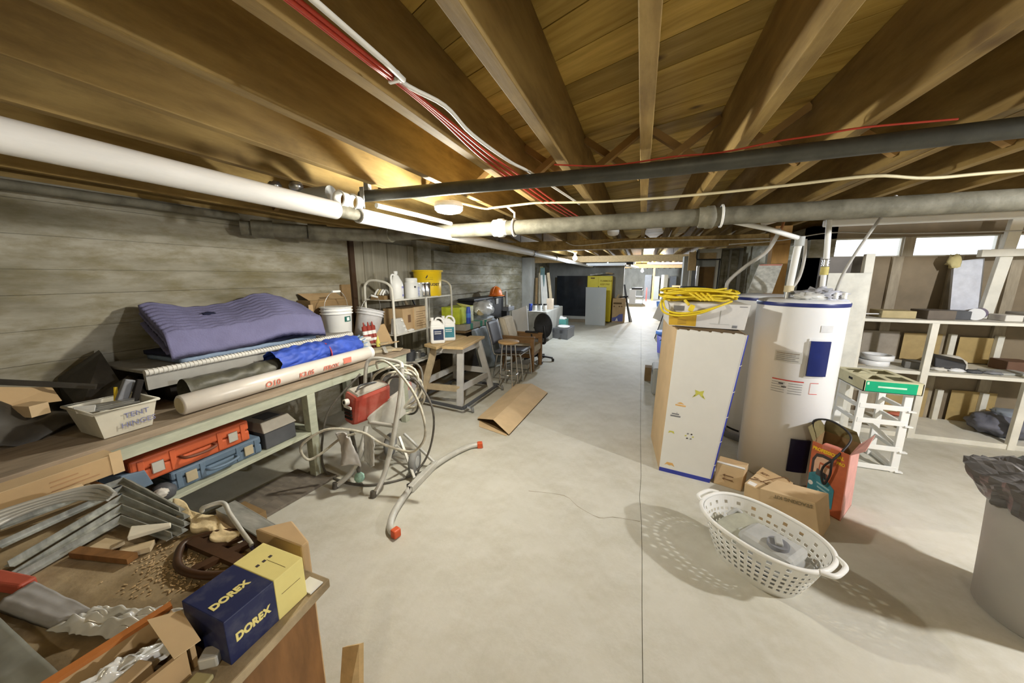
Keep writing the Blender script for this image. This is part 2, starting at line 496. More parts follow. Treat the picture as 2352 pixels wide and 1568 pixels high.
# ================================================================ SETTING
XL, XR, YB, YF = -3.4, 4.9, -3.0, 30.0
JB, JT = 2.226, 2.546
fl = MB()
fl.box(XL - 0.3, XR + 0.2, YB - 0.2, YF + 0.2, -0.25, -0.006)
floor = structure(fl, 'floor', mat('joint dirt', (0.20, 0.18, 0.13), 0.9))
seam = [(0.118, -3.0), (0.108, 0.9), (0.114, 1.2), (0.111, 1.6), (0.112, 1.95), (0.108, 2.25), (0.095, 2.55), (0.106, 2.85), (0.098, 3.6), (0.10, 6.0), (0.10, 30.2)]
g = 0.0016
def slab(poly):
    mb = MB(); mb.prism([(x, y, -0.02) for x, y in poly], (0, 0, 0.02)); return mb
slab([(XL - 0.3, -3.2)] + [(x - g, y) for x, y in seam] + [(XL - 0.3, 30.2)]).build('slab', FLOOR, floor)
slab([(x + g, y) for x, y in seam] + [(XR + 0.2, 30.2), (XR + 0.2, -3.2)]).build('slab', FLOOR, floor)
crack = sm([(-0.72, 2.32, 0), (-0.45, 2.36, 0), (-0.33, 2.27, 0), (-0.17, 2.20, 0), (-0.08, 2.24, 0), (0.10, 2.26, 0)], 3)
mb = MB()
vs = []
for i, p in enumerate(crack):
    w = 0.0016 + 0.0012 * (i % 3 == 0)
    vs += [(p.x, p.y - w, 0.0006), (p.x, p.y + w, 0.0006)]
mb.add(vs, [(2 * i, 2 * i + 2, 2 * i + 3, 2 * i + 1) for i in range(len(crack) - 1)])
mb.build('crack', mat('crack dirt', (0.26, 0.22, 0.15), 0.9), floor)

# left wall: formed concrete, groove strip, upright form boards, raised form panel
mb = MB(); mb.box(XL - 0.3, XL, YB, 13.4, 0, 2.20)
wall_left = structure(mb, 'wall_left', CONC)
mb = MB()
mb.box(XL, XL + 0.035, 3.38, 3.45, 0.0, 2.12)
mb.build('groove_strip', mat('dark stained strip', (0.055, 0.028, 0.012), 0.8), wall_left)
FB = mat('board marked concrete', (0.22, 0.20, 0.145), 0.85, var=0.0, col2=(0.36, 0.33, 0.25), scale=2.4, stretch=(1, 6, 0.6), bump=0.3, bscale=12, detail=9, rnd=0.14)
for k in range(8):
    y0 = 3.46 + k * 0.152
    mb = MB(); mb.box(XL, XL + 0.022 + 0.006 * ((k * 5) % 3), y0, y0 + 0.147, 0, 2.10)
    mb.build('form_board', FB, wall_left, bev=0.004)
for k in range(4):
    z0 = 1.30 + k * 0.196
    mb = MB(); mb.box(XL, XL + 0.05 + 0.005 * (k % 2), 5.2, 9.8, z0, z0 + 0.192)
    mb.build('form_board', CONC, wall_left, bev=0.004)
mb = MB(); mb.box(XL, XL + 0.10, 4.66, 5.05, 0, 2.2); mb.build('pilaster', CONC, wall_left, bev=0.01)
mb = MB(); mb.box(XL, XL + 0.30, 10.05, 10.45, 0, 2.2); mb.build('pilaster', CONC2, wall_left, bev=0.01)
random.seed(2)
z0 = 0.0
for k in range(12):
    hgt = random.choice((0.15, 0.185, 0.2, 0.21))
    z1 = min(2.2, z0 + hgt)
    for (ya, yb) in ((YB, 3.37),):
        mb = MB(); mb.box(XL, XL + random.uniform(0.003, 0.011), ya + 0.0002, yb - 0.0002, z0 + 0.001, z1 - 0.001); mb.build('form_board', CONC, wall_left, bev=0.002)
    z0 = z1
    if z0 >= 2.19: break
mb = MB(); mb.box(XL - 0.25, XL - 0.005, YB, 13.4, 2.2, 2.26); structure(mb, 'trim_1', JOIST)
mb = MB(); mb.box(XL - 0.25, XL - 0.2, YB, 13.4, 2.26, JT); structure(mb, 'trim_2', JOIST)

# cross wall, right pier, right recess walls, window wall, outer walls
mb = MB(); mb.box(XL - 0.3, -0.60, 13.4, 13.7, 0, 2.226); structure(mb, 'wall_cross', CONC2)
mb = MB(); mb.box(0.80, 0.98, 8.0, 8.3, 0, 2.05); structure(mb, 'wall_pier', CONC2)
mb = MB(); mb.box(1.46, 2.2, 8.15, 8.4, 0, 2.2)
wr = structure(mb, 'wall_recess', CONC2)
for k, x0 in enumerate((1.49, 1.66)):
    mb = MB(); mb.box(x0, x0 + 0.12, 8.12, 8.16, 0, 2.16); mb.build('form_board', CONC, wr)
mb = MB()
mb.box(1.86, 2.1, 5.2, 8.2, 0, 1.86); mb.box(1.86, 2.1, 5.2, 8.2, 2.05, 2.226)
for a, b in ((5.2, 5.6), (5.95, 6.10), (6.28, 6.42), (6.60, 6.78), (7.05, 8.2)):
    mb.box(1.86, 2.1, a, b, 1.86, 2.05)
structure(mb, 'wall_return', CONC)
for k, (a, b) in enumerate(((5.6, 5.95), (6.10, 6.28), (6.42, 6.60), (6.78, 7.05))):
    mb = MB(); mb.box(1.95, 1.97, a, b, 1.86, 2.05); structure(mb, 'window_%d' % (k + 5), PANE)
WY = 5.20
mb = MB(); mb.box(1.86, XR, WY, WY + 0.2, 0, 1.865); mb.box(1.86, XR, WY, WY + 0.2, 2.075, 2.226)
wall_far = structure(mb, 'wall_window', BACKB)
wx = [(1.87, 2.70), (2.79, 3.45), (3.55, 4.25), (4.32, 4.88)]
for k, (a, b) in enumerate(wx):
    mb = MB(); mb.box(a, b, WY + 0.06, WY + 0.075, 1.865, 2.075)
    w = structure(mb, 'window_%d' % (k + 1), PANE)
    mb = MB()
    mb.box(a, b, WY + 0.02, WY + 0.06, 1.865, 1.878); mb.box(a, b, WY + 0.02, WY + 0.06, 2.062, 2.075)
    mb.box(a, a + 0.013, WY + 0.02, WY + 0.06, 1.878, 2.062); mb.box(b - 0.013, b, WY + 0.02, WY + 0.06, 1.878, 2.062)
    mb.build('frame', WPAINT, w)
for a, b in ((2.70, 2.79), (3.45, 3.55), (4.25, 4.32)):
    mb = MB(); mb.box(a, b, WY - 0.01, WY + 0.2, 1.865, 2.075); mb.build('mullion', STUD, wall_far)
for x0 in (2.05, 2.62, 3.10, 3.55, 4.1):
    mb = MB(); mb.box(x0, x0 + 0.09, WY - 0.035, WY, 0.04, 1.865); mb.build('stud', STUD, wall_far, bev=0.003)
mb = MB(); mb.box(XR, XR + 0.2, YB, WY + 0.2, 0, 2.6); structure(mb, 'wall_right', CONC2)
mb = MB(); mb.box(XL - 0.3, XR + 0.2, YB - 0.2, YB, 0, 2.6); structure(mb, 'wall_back', CONC2)
mb = MB(); mb.box(-4.5, 4.5, YF, YF + 0.2, 0, 2.6); structure(mb, 'wall_end', CONC2)
mb = MB(); mb.box(2.9, 3.1, 8.4, YF, 0, 2.6); structure(mb, 'wall_hall_right', CONC2)
mb = MB(); mb.box(-4.5, -4.3, 13.7, YF, 0, 2.6); structure(mb, 'wall_hall_left', CONC2)

# ceiling: diagonal subfloor planks, joists, bridging, girders
mb = MB(); mb.box(-4.6, XR + 0.2, YB - 0.2, YF + 0.2, JT + 0.024, JT + 0.10)
ceiling = structure(mb, 'ceiling', DECK)
def clip(poly, axis, val, keep_less):
    out = []
    for i in range(len(poly)):
        a, b = poly[i], poly[(i + 1) % len(poly)]
        ia = (a[axis] <= val) == keep_less; ib = (b[axis] <= val) == keep_less
        if ia: out.append(a)
        if ia != ib:
            t = (val - a[axis]) / (b[axis] - a[axis])
            out.append((a[0] + (b[0] - a[0]) * t, a[1] + (b[1] - a[1]) * t))
    return out
ang = R(-24); dx, dy = math.cos(ang), math.sin(ang); nx, ny = -dy, dx
pw = 0.188
for k in range(-20, 48):
    o0 = k * pw
    for (s0, s1) in ((-12, 0.35 + (k * 37 % 11) * 0.3), (0.35 + (k * 37 % 11) * 0.3, 12)):
        a0 = o0 + 0.0022; a1 = o0 + pw - 0.0022
        q = [(dx * (s0 + 0.002) + nx * a0, dy * (s0 + 0.002) + ny * a0), (dx * s1 + nx * a0, dy * s1 + ny * a0), (dx * s1 + nx * a1, dy * s1 + ny * a1), (dx * (s0 + 0.002) + nx * a1, dy * (s0 + 0.002) + ny * a1)]
        for ax, vv, kl in ((0, XL - 0.2, False), (0, XR, True), (1, YB, False), (1, 10.4, True)):
            q = clip(q, ax, vv, kl)
            if len(q) < 3: break
        if len(q) < 3: continue
        cx = sum(p[0] for p in q) / len(q); cy = sum(p[1] for p in q) / len(q)
        ca, sa = math.cos(-ang), math.sin(-ang)
        loc = [((x - cx) * ca - (y - cy) * sa, (x - cx) * sa + (y - cy) * ca) for x, y in q]
        mb = MB(); mb.prism([(x, y, 0) for x, y in loc], (0, 0, 0.022))
        o = mb.build('plank', DECK, ceiling, local=True)
        o.location = (cx, cy, JT + 0.0005 * (k % 3)); o.rotation_euler = (0, 0, ang)
jm = {}
def joist(x, y0, y1):
    key = round(y1 - y0, 3)
    if key not in jm:
        mb = MB(); mb.box(-0.025, 0.025, 0, y1 - y0, 0, JT - JB - 0.0005)
        o = mb.build('joist', JOIST, ceiling, local=True, bev=0.003)
        jm[key] = o
    else:
        o = jm[key].copy(); COL.objects.link(o)
    o.location = (x, y0, JB)
for k in range(-8, 13):
    x = -0.02 + 0.406 * k
    joist(x, YB, 5.9); joist(x + 0.004, 5.905, 10.5); joist(x, 10.505, 18.0); joist(x, 18.005, YF)
joist(1.252, YB, 5.9)
for k in range(-8, 12):
    x0 = -0.02 + 0.406 * k + 0.026; x1 = x0 + 0.354
    if 0.9 < x0 < 1.2: x1 -= 0.05
    for yy in (2.42, 8.2):
        mb = MB(); mb.bar((x0, yy - 0.02, JB + 0.035), (x1, yy - 0.02, JT - 0.03), 0.038, 0.045, (0, 1, 0)); mb.build('brace', BRACE, ceiling)
        mb = MB(); mb.bar((x0, yy + 0.03, JT - 0.03), (x1, yy + 0.03, JB + 0.035), 0.038, 0.045, (0, 1, 0)); mb.build('brace', BRACE, ceiling)
for nm, y0, y1, z0, xa, xb in (('girder', 5.82, 6.02, 2.075, XL, 3.0), ('girder', 10.4, 10.6, 2.05, XL, 1.86), ('girder', 17.9, 18.1, 2.03, -4.3, 2.9)):
    mb = MB(); mb.box(xa, xb, y0, y1, z0, JB - 0.001); mb.build(nm, JOIST if y0 < 8 else PINE, ceiling, bev=0.005)
mb = MB(); mb.box(-2.62, -2.12, 1.95, 2.0, JB - 0.02, JB + 0.14); mb.build('blocking', BRACE, ceiling)

# door frame in the far right recess
mb = MB(); mb.box(1.08, 1.40, 8.2, 8.24, 0, 1.84); d1 = structure(mb, 'door_1', mat('brown door', (0.19, 0.105, 0.03), 0.6, var=0.12))
mb = MB(); mb.box(1.40, 1.47, 8.08, 8.28, 0, 2.19); mb.build('frame', WPAINT, d1)
mb = MB(); mb.box(1.04, 1.08, 8.08, 8.28, 0, 2.19); mb.build('frame', GALV, d1)
mb = MB(); mb.box(1.08, 1.40, 8.08, 8.28, 2.12, 2.19); mb.build('frame', WPAINT, d1)
mb = MB(); mb.box(1.08, 1.40, 8.2, 8.24, 1.84, 1.99); mb.build('panel', GREYPANEL, d1)
mb = MB(); mb.box(1.08, 1.40, 8.19, 8.24, 1.99, 2.12); mb.build('panel', PINE, d1)
mb = MB(); mb.cyl((1.35, 8.19, 0.98), (1.35, 8.13, 0.98), 0.02); mb.build('handle', STEEL, d1)
# ================================================================ PIPES, CABLES, LAMPS under the joists
t = thing('insulated_pipe', 'long white wrapped pipe running under the joists along the concrete wall', 'pipe', (-1.7, 1.5, 2.02))
mb = MB(); mb.tube([(-1.7, -2.9, 2.045), (-1.7, 0, 2.04), (-1.7, 1.63, 2.028)], 0.05, 18); mb.build('wrap', WPIPE, t)
mb = MB(); mb.tube([(-1.7, 1.80, 2.026), (-1.7, 5.2, 2.024), (-1.7, 5.55, 2.024)], 0.047, 18); mb.build('wrap', WPIPE, t)
mb = MB(); mb.tube([(-1.7, 5.6, 2.018), (-1.7, 10.3, 2.003), (-1.7, 13.0, 2.0)], 0.042, 16); mb.build('wrap', WPIPE, t)
mb = MB(); mb.tube([(-1.7, 1.6, 2.028), (-1.7, 1.82, 2.026)], 0.036, 16); mb.build('bare_section', IRON, t)
for y in (5.57, 7.2):
    mb = MB(); mb.tube([(-1.7, y - 0.02, 2.024), (-1.7, y + 0.02, 2.024)], 0.052, 16); mb.build('clamp', GREYD, t)

def ringpts(c, r, ax, a0=0, a1=360, n=20):
    out = []
    for k in range(n + 1):
        a = R(a0 + (a1 - a0) * k / n)
        if ax == 'y': out.append((c[0] + r * math.cos(a), c[1], c[2] + r * math.sin(a)))
        elif ax == 'x': out.append((c[0], c[1] + r * math.cos(a), c[2] + r * math.sin(a)))
        else: out.append((c[0] + r * math.cos(a), c[1] + r * math.sin(a), c[2]))
    return out
t = thing('iron_drain_pipe', 'thick rusty cast iron drain pipe with hub joints crossing below the joists', 'pipe', (0, 2.9, 2.06))
mb = MB(); mb.tube([(-2.42, 2.9, 2.055), (-1.0, 2.9, 2.06), (1.0, 2.9, 2.068), (4.7, 2.9, 2.08)], 0.060, 20); mb.build('pipe_run', IRON, t)
for x in (-1.18, 0.42, 2.2):
    mb = MB()
    mb.lathe([(0.062, -0.065), (0.071, -0.06), (0.071, -0.02), (0.078, -0.015), (0.078, 0.03), (0.066, 0.04), (0.062, 0.065)], (x, 2.9, 2.062), 22, rot=rotm('Y', 90))
    mb.build('hub', IRON if x != -1.18 else OFFW, t)
mb = MB(); mb.tube(sm([(-2.40, 2.9, 2.055), (-2.62, 2.86, 2.055), (-2.78, 2.70, 2.055), (-3.02, 2.42, 2.058), (-3.28, 2.10, 2.06)], 4), 0.062, 18); mb.build('elbow', IRON, t)
for p, q in (((-2.86, 2.61, 2.056), (-2.96, 2.49, 2.057)), ((-2.46, 2.9, 2.055), (-2.34, 2.9, 2.055)), ((-3.13, 2.28, 2.06), (-3.23, 2.16, 2.06))):
    mb = MB(); mb.cyl(p, q, 0.076, 20); mb.build('hub', IRON, t)
mb = MB(); mb.tube(ringpts((0.50, 2.9, 2.066), 0.072, 'x'), 0.008, 8); mb.build('hanger', WPLAST, t)
mb = MB(); mb.tube([(-1.05, 2.9, 2.14), (-1.05, 2.9, 2.18), (-1.10, 2.86, 2.225)], 0.010, 8); mb.tube(ringpts((-1.05, 2.9, 2.06), 0.068, 'x'), 0.009, 8); mb.build('hanger', OFFW, t)

t = thing('dark_steel_pipe', 'thin dark steel pipe crossing tight under the joists in front of the drain', 'pipe', (0, 1.9, 2.16))
mb = MB(); mb.tube([(-1.78, 1.93, 2.17), (-0.8, 1.91, 2.158), (0, 1.9, 2.150), (1.2, 1.9, 2.172), (4.8, 1.9, 2.19)], 0.036, 16); mb.build('pipe_run', DARKPIPE, t)
mb = MB(); mb.box(-1.735, -1.70, 1.905, 1.935, 2.20, 2.40); mb.box(-1.73, -1.70, 1.86, 1.866, 2.08, 2.21); mb.build('strap', GALV, t)
mb = MB(); mb.tube([(-1.715, 1.99, 2.12), (-1.68, 2.4, 2.12), (-1.64, 2.85, 2.115)], 0.017, 12)
mb.build('lamp_tube', WPLAST, label='short white conduit tube hung beside the insulated pipe', cat='conduit')
for k, (yy, ) in enumerate(((1.66,), (1.76,))):
    t = thing('pipe_hanger', ('nearer' if k == 0 else 'farther') + ' of two white ring hangers standing above the bare pipe section', 'hanger', (-1.7, yy, 2.06), group='white ring hangers')
    mb = MB(); mb.tube(ringpts((-1.7, yy, 2.10), 0.043, 'y'), 0.006, 8); mb.build('ring', WPLAST, t)
    mb = MB(); mb.lathe([(0.0425, -0.022), (0.0425, 0.022)], (-1.7, yy + 0.03, 2.10), 20, rot=rotm('X', 90), cap0=False, cap1=False); mb.build('band', WPLAST, t)
mb = MB(); mb.tube([(-2.35, 1.72, 2.15), (-1.82, 1.72, 2.15)], 0.045, 14)
mb.build('grey_duct', GREYPANEL, label='short grey duct stub lying above the white pipe by the wall', cat='duct')
for k in range(3):
    mb = MB(); mb.blob((-2.30 + 0.12 * k, 1.58 + 0.05 * k, 2.2), (0.045, 0.035, 0.03), k, 0.2)
    mb.build('loose_fitting', STEEL, label=['leftmost', 'middle', 'rightmost'][k] + ' of three bright metal fittings tucked above the white pipe', cat='fitting', group='metal fittings above the white pipe')
mb = MB(); mb.tube([(-3.30, 0.6, 2.14), (-3.30, 1.9, 2.15), (-3.30, 2.1, 2.15)], 0.03, 12)
mb.build('wall_pipe', IRON, label='thin brown iron pipe along the top of the concrete wall', cat='pipe')

def cable(name, pts, r, m, label, cat='cable', n=5, group=None):
    mb = MB(); mb.tube(sm(pts, n), r, 7); return mb.build(name, m, label=label, cat=cat, group=group)
for k in range(3):
    a = 0.011 * (k - 1)
    cable('red_cable', [(-0.712 + a, -2.5, 2.212 - 0.004 * (k % 2)), (-0.712 + a, 0.6, 2.210 - 0.004 * (k % 2)), (-0.704 + a * 0.6, 0.93, 2.208), (-0.715 + a, 1.2, 2.214), (-0.735 + a * 2.4, 1.6, 2.214), (-0.728 + a * 3.4, 2.0, 2.215), (-0.70 + a * 4, 2.8, 2.212), (-0.60 + a * 4, 4.2, 2.215)], 0.0055, REDCAB,
          ['left strand', 'middle strand', 'right strand'][k] + ' of the red cable bundle clipped along a joist', group='red cables along the joist')
cable('white_cable', [(-0.665, -2.5, 2.21), (-0.665, 0.6, 2.205), (-0.70, 0.93, 2.21), (-0.655, 1.12, 2.21), (-0.67, 1.35, 2.205), (-0.64, 1.7, 2.2), (-0.60, 2.0, 2.21), (-0.5, 2.9, 2.214)], 0.0075, OFFW, 'white cable running beside the red bundle along the joist')
mb = MB(); mb.box(-0.722, -0.688, 0.922, 0.932, 2.198, 2.2255); mb.build('cable_clip', WPLAST, label='white plastic clip pinning the red bundle to the joist', cat='clip')
cable('red_crossing_cable', [(-0.46, 1.87, 2.215), (-0.19, 1.90, 2.19), (0.1, 1.9, 2.20), (0.30, 1.9, 2.196), (0.5, 1.9, 2.216), (0.64, 1.87, 2.214), (0.78, 1.86, 2.22), (1.05, 1.87, 2.215)], 0.004, REDCAB, 'single red cable lying along the top of the dark steel pipe')
cable('yellowed_cable', [(-1.36, 2.36, 2.2), (-1.22, 2.62, 2.18), (-1.14, 2.68, 2.19), (-0.85, 2.70, 2.205), (-0.74, 2.72, 2.208), (-0.3, 2.78, 2.196), (0.3, 2.78, 2.196), (0.8, 2.74, 2.205), (1.2, 2.70, 2.214), (1.5, 2.78, 2.196), (1.93, 2.82, 2.21), (3.5, 2.8, 2.205)], 0.009, mat('cream cable', (0.66, 0.58, 0.36), 0.5, var=0.1), 'long cream cable looping across below the joists behind the ceiling lamp')
cable('girder_cable', [(-1.2, 5.80, 2.20), (-1.05, 5.79, 2.14), (-0.7, 5.79, 2.15), (-0.1, 5.79, 2.19), (0.6, 5.79, 2.17), (1.7, 5.79, 2.15)], 0.006, OFFW, 'thin white cable drooping along the dark girder')

def ceiling_lamp(loc, r, lit, label):
    t = thing('ceiling_lamp', label, 'lamp', loc)
    mb = MB(); mb.lathe([(r * 0.92, 0), (r * 0.98, -0.012), (r, -0.03), (r * 0.96, -0.036)], (0, 0, 0), 32); mb.build('rim', WPLAST, t, local=True)
    mb = MB(); mb.lathe([(r * 0.955, -0.034), (r * 0.95, -0.05), (r * 0.8, -0.066), (r * 0.45, -0.075), (0.0001, -0.078)], (0, 0, 0), 32, cap0=False); mb.build('diffuser', LAMPE if lit else LAMPO, t, local=True)
    return t
ceiling_lamp((-1.35, 2.32, 2.175), 0.105, True, 'lit round white ceiling lamp beside the cast iron drain')
ceiling_lamp((-0.376, 4.75, 2.235), 0.075, False, 'small unlit round lamp on the joist before the girder')
def bulb(loc, label, s=1.0):
    t = thing('bare_bulb', label, 'bulb', loc)
    mb = MB(); mb.lathe([(0.05 * s, 0.0), (0.055 * s, -0.02 * s), (0.03 * s, -0.05 * s), (0.022 * s, -0.07 * s)], (0, 0, 0), 18); mb.build('socket', WPLAST, t, local=True)
    mb = MB(); mb.lathe([(0.018 * s, -0.065 * s), (0.022 * s, -0.085 * s), (0.05 * s, -0.13 * s), (0.055 * s, -0.16 * s), (0.04 * s, -0.195 * s), (0.0001, -0.207 * s)], (0, 0, 0), 18); mb.build('glass', mat('lit bulb', (0.85, 0.92, 1.0), 0.5, var=0, emit=40.0), t, local=True)
bulb((-1.52, 8.45, 2.225), 'glaring bare bulb above the white pipe near the dark panel', 1.0)
bulb((0.02, 24.0, 2.226), 'glaring bare bulb at the far end of the hall', 1.6)
t = thing('tube_fixture', 'white fluorescent tube fixture under the pine girder by the yellow cabinet', 'lamp', (-1.0, 11.0, 2.0))
mb = MB(); mb.box(-1.62, -0.46, 10.95, 11.05, 1.99, 2.04); mb.build('housing', WPLAST, t, bev=0.004)
mb = MB(); mb.cyl((-1.58, 11.0, 1.975), (-0.5, 11.0, 1.975), 0.016); mb.build('tube', WHITE, t)
mb = MB(); mb.box(-1.0, -0.97, 10.99, 11.01, 2.04, 2.226); mb.build('rod', STEEL, t)
t = thing('hall_tube_pair', 'pair of white tubes slung below the joists past the girder', 'lamp', (-0.4, 14.5, 2.1))
mb = MB(); mb.bar((-0.60, 13.5, 2.03), (-0.28, 17.0, 2.02), 0.09, 0.05); mb.build('tube', WHITE, t)
mb = MB(); mb.bar((-0.42, 13.5, 2.03), (-0.18, 17.0, 2.04), 0.09, 0.05); mb.build('tube', WHITE, t)
mb = MB(); mb.box(-0.62, -0.3, 13.5, 13.55, 2.06, 2.226); mb.build('rod', GREYD, t)

# ================================================================ FOREGROUND DESK and what lies on it
t = thing('old_desk', 'brown wooden desk with a dirty top in the near corner', 'desk', (-1.55, 0.1, 0))
def dl(y): return -0.865 + 0.10 * max(0, 0.66 - y)
mb = MB(); mb.prism([(-2.55, -0.6, 0.69), (-0.76, -0.6, 0.69), (-0.855, 0.665, 0.69), (-2.55, 0.665, 0.69)], (0, 0, 0.03)); mb.build('top', DESKT, t, bev=0.004)
mb = MB(); mb.prism([(-0.90, -0.58, 0.06), (-0.80, -0.58, 0.06), (-0.885, 0.63, 0.06), (-0.93, 0.63, 0.06)], (0, 0, 0.63)); mb.build('side_panel', DESKW, t)
mb = MB(); mb.box(-2.5, -0.93, 0.60, 0.63, 0.06, 0.69); mb.build('back_panel', DESKW, t)
mb = MB(); mb.box(-2.52, -2.47, -0.58, 0.6, 0.06, 0.69); mb.build('side_panel', DESKW, t)
for x, y in ((-0.95, 0.55), (-0.9, -0.5), (-2.45, 0.55), (-2.45, -0.5)):
    mb = MB(); mb.box(x - 0.03, x + 0.03, y - 0.03, y + 0.03, 0, 0.06); mb.build('foot', DESKW, t)
# card edge leaning on the desk side
mb = MB(); mb.hexa([(-0.86, 0.60, 0.0), (-0.79, 0.64, 0.0), (-0.78, 0.65, 0), (-0.85, 0.61, 0.0), (-0.865, 0.69, 0.42), (-0.80, 0.70, 0.45), (-0.79, 0.71, 0.45), (-0.855, 0.70, 0.42)])
mb.build('leaning_board', PINE, label='narrow pale board leaning on the outer side of the desk', cat='board')

DZ = 0.7215
t = thing('hinge_carton', 'navy and cream carton lettered DOREX on the desk corner', 'carton', (-0.95, 0.5, DZ))
x0, x1, y0, y1, z1 = -1.035, -0.872, 0.395, 0.600, DZ + 0.125
mb = MB(); mb.box(x0, x1, y0, 0.515, DZ, z1); mb.build('body', NAVY, t, bev=0.002)
mb = MB(); mb.box(x0 - 0.001, x1 + 0.001, 0.515, y1, DZ, z1 + 0.001); mb.build('cream_end', CREAMY, t, bev=0.002)
text(t, 'DOREX', 0.030, (x1 + 0.0006, y0 + 0.018, DZ + 0.050), (0, 1, 0), (0, 0, 1), CREAMY, bold=0.0016, sx=0.82)
text(t, 'DOREX', 0.028, (-0.928, y0 + 0.010, z1 + 0.0006), (0, 1, 0), (-1, 0, 0), CREAMY, bold=0.0014, sx=0.90)
for k in range(3):
    mb = MB(); mb.box(-0.985 + 0.018, -0.985 + 0.027, 0.53 + k * 0.018, 0.538 + k * 0.018, z1 + 0.001, z1 + 0.0016); mb.build('printed_mark', INK, t)
mb = MB(); mb.box(-0.96, -0.885, 0.558, 0.5584, z1 + 0.001, z1 + 0.0016); mb.build('seam', INKBR, t)
mb = MB(); mb.box(x1 + 0.0012, x1 + 0.0018, 0.53, 0.585, DZ + 0.07, DZ + 0.071); mb.build('printed_line', INKBR, t)
mb = MB(); mb.box(-0.915, -0.86, 0.602, 0.645, DZ, DZ + 0.004); mb.build('paper_slip', PAPER, label='white paper slip under the far end of the DOREX carton', cat='paper')

# nested angle frames (galvanised corner trims)
apx = [(-2.09, 0.70), (-2.02, 0.67), (-1.95, 0.638), (-1.875, 0.607), (-1.80, 0.575)]
sen = [(-1.615, 0.665), (-1.56, 0.652), (-1.52, 0.632), (-1.495, 0.612), (-1.51, 0.588)]
len_ = [(-2.14, 0.39), (-2.00, 0.352), (-1.84, 0.33), (-1.77, 0.318), (-1.75, 0.29)]
for k in range(5):
    zz = DZ + 0.034 - 0.005 * k
    ox, oy = apx[k]
    t = thing('corner_trim', ['outermost', 'second', 'third', 'fourth', 'innermost'][k] + ' of the nested galvanised V-shaped corner trims on the desk', 'metal trim', (ox, oy, zz), group='nested corner trims')
    for nm, e in (('long_arm', (*len_[k], zz - 0.01)), ('short_arm', (*sen[k], zz - 0.002))):
        mb = MB()
        mb.bar((ox, oy, zz), e, 0.034, 0.0025); mb.bar((ox, oy, zz + 0.010), (e[0], e[1], e[2] + 0.010), 0.003, 0.022)
        mb.build(nm, GALV, t)
for k in range(4):
    z = DZ + 0.03 + 0.012 * k
    pts = [(-2.10 - 0.02 * k, 0.30 - 0.02 * k, z), (-2.13, 0.42, z + 0.02), (-2.08 + 0.02 * k, 0.53 + 0.02 * k, z + 0.03), (-1.95 + 0.02 * k, 0.60, z + 0.02)]
    mb = MB(); mb.tube(sm(pts, 6), 0.009 - 0.001 * (k % 2), 7)
    mb.build('bent_conduit', ALU, label=['lowest', 'second', 'third', 'topmost'][k] + ' of the bent grey conduit lengths behind the corner trims', cat='conduit', group='bent conduits on the desk')
t = thing('wood_off_cuts_tray', 'red-brown wooden lath with pale offcuts lying under the corner trims', 'offcut', (-1.55, 0.5, DZ))
mb = MB(); mb.bar((-1.74, 0.435, DZ + 0.011), (-1.52, 0.488, DZ + 0.011), 0.03, 0.02); mb.build('lath', DESKW, t)
for k, (p, s, a) in enumerate((((-1.685, 0.49, DZ + 0.007), (0.085, 0.045, 0.012), 10), ((-1.56, 0.512, DZ + 0.010), (0.085, 0.04, 0.018), 48))):
    mb = MB(); mb.obox(p, s, rotz(a))
    mb.build('wood_offcut', WOODP, label=['square pale wood offcut beneath the innermost corner trim', 'thin pale wood offcut beside the red-brown lath'][k], cat='offcut')
mb = MB(); mb.hexa([(-1.655, 0.545, DZ + .032), (-1.60, 0.512, DZ + .032), (-1.535, 0.60, DZ + .034), (-1.555, 0.61, DZ + .034), (-1.655, 0.545, DZ + .052), (-1.60, 0.512, DZ + .048), (-1.535, 0.60, DZ + .046), (-1.555, 0.61, DZ + .046)])
mb.build('wedge_block', mat('bleached wood', (0.62, 0.58, 0.47), 0.7), label='bleached wooden wedge lying across the short arms of the trims', cat='wedge', bev=0.003)
mb = MB(); mb.grid(lambda u, v: (-1.76 + 0.47 * u + (0.18 - 0.18 * u) * v * 0.6, 0.712 - 0.03 * u - (0.055 + 0.012 * math.sin(u * 17)) * v + 0.010 * math.sin(u * 13) * (1 - v), DZ + 0.024 + 0.008 * noise.noise(V((u * 9, v * 3, 3)))), 40, 10, (0, 0, 0.018))
mb.build('foam_strip', INSUL, label='torn tan foam insulation strip along the back edge of the desk', cat='foam')
t = thing('steel_stud', 'short bent steel channel lying past the foam strip on the desk', 'metal channel', (-1.33, 0.82, DZ))
mb = MB(); mb.bar((-1.50, 0.755, DZ + 0.03), (-1.20, 0.715, DZ + 0.03), 0.06, 0.003); mb.build('web', GALV, t)
mb = MB(); mb.bar((-1.495, 0.785, DZ + 0.012), (-1.195, 0.745, DZ + 0.012), 0.003, 0.04); mb.build('flange', GALV, t)
mb = MB(); mb.bar((-1.505, 0.725, DZ + 0.012), (-1.205, 0.685, DZ + 0.012), 0.003, 0.04); mb.build('flange', GALV, t)
mb = MB(); mb.tube(sm([(-1.545, 0.70, DZ + .03), (-1.52, 0.695, DZ + .055), (-1.475, 0.735, DZ + .06), (-1.40, 0.715, DZ + .04), (-1.20, 0.66, DZ + .015)], 5), 0.008, 7); mb.build('bent_rod', ALU, label='bent grey rod resting on the steel channel', cat='rod')
mb = MB(); mb.prism([(-1.20, 0.675, 0), (-0.975, 0.672, 0), (-0.975, 0.70, 0), (-1.12, 0.752, 0)], (0, 0, 0.79)); mb.build('tan_carton', CARD, label='tan carton standing on the floor behind the DOREX carton', cat='carton', bev=0.006)
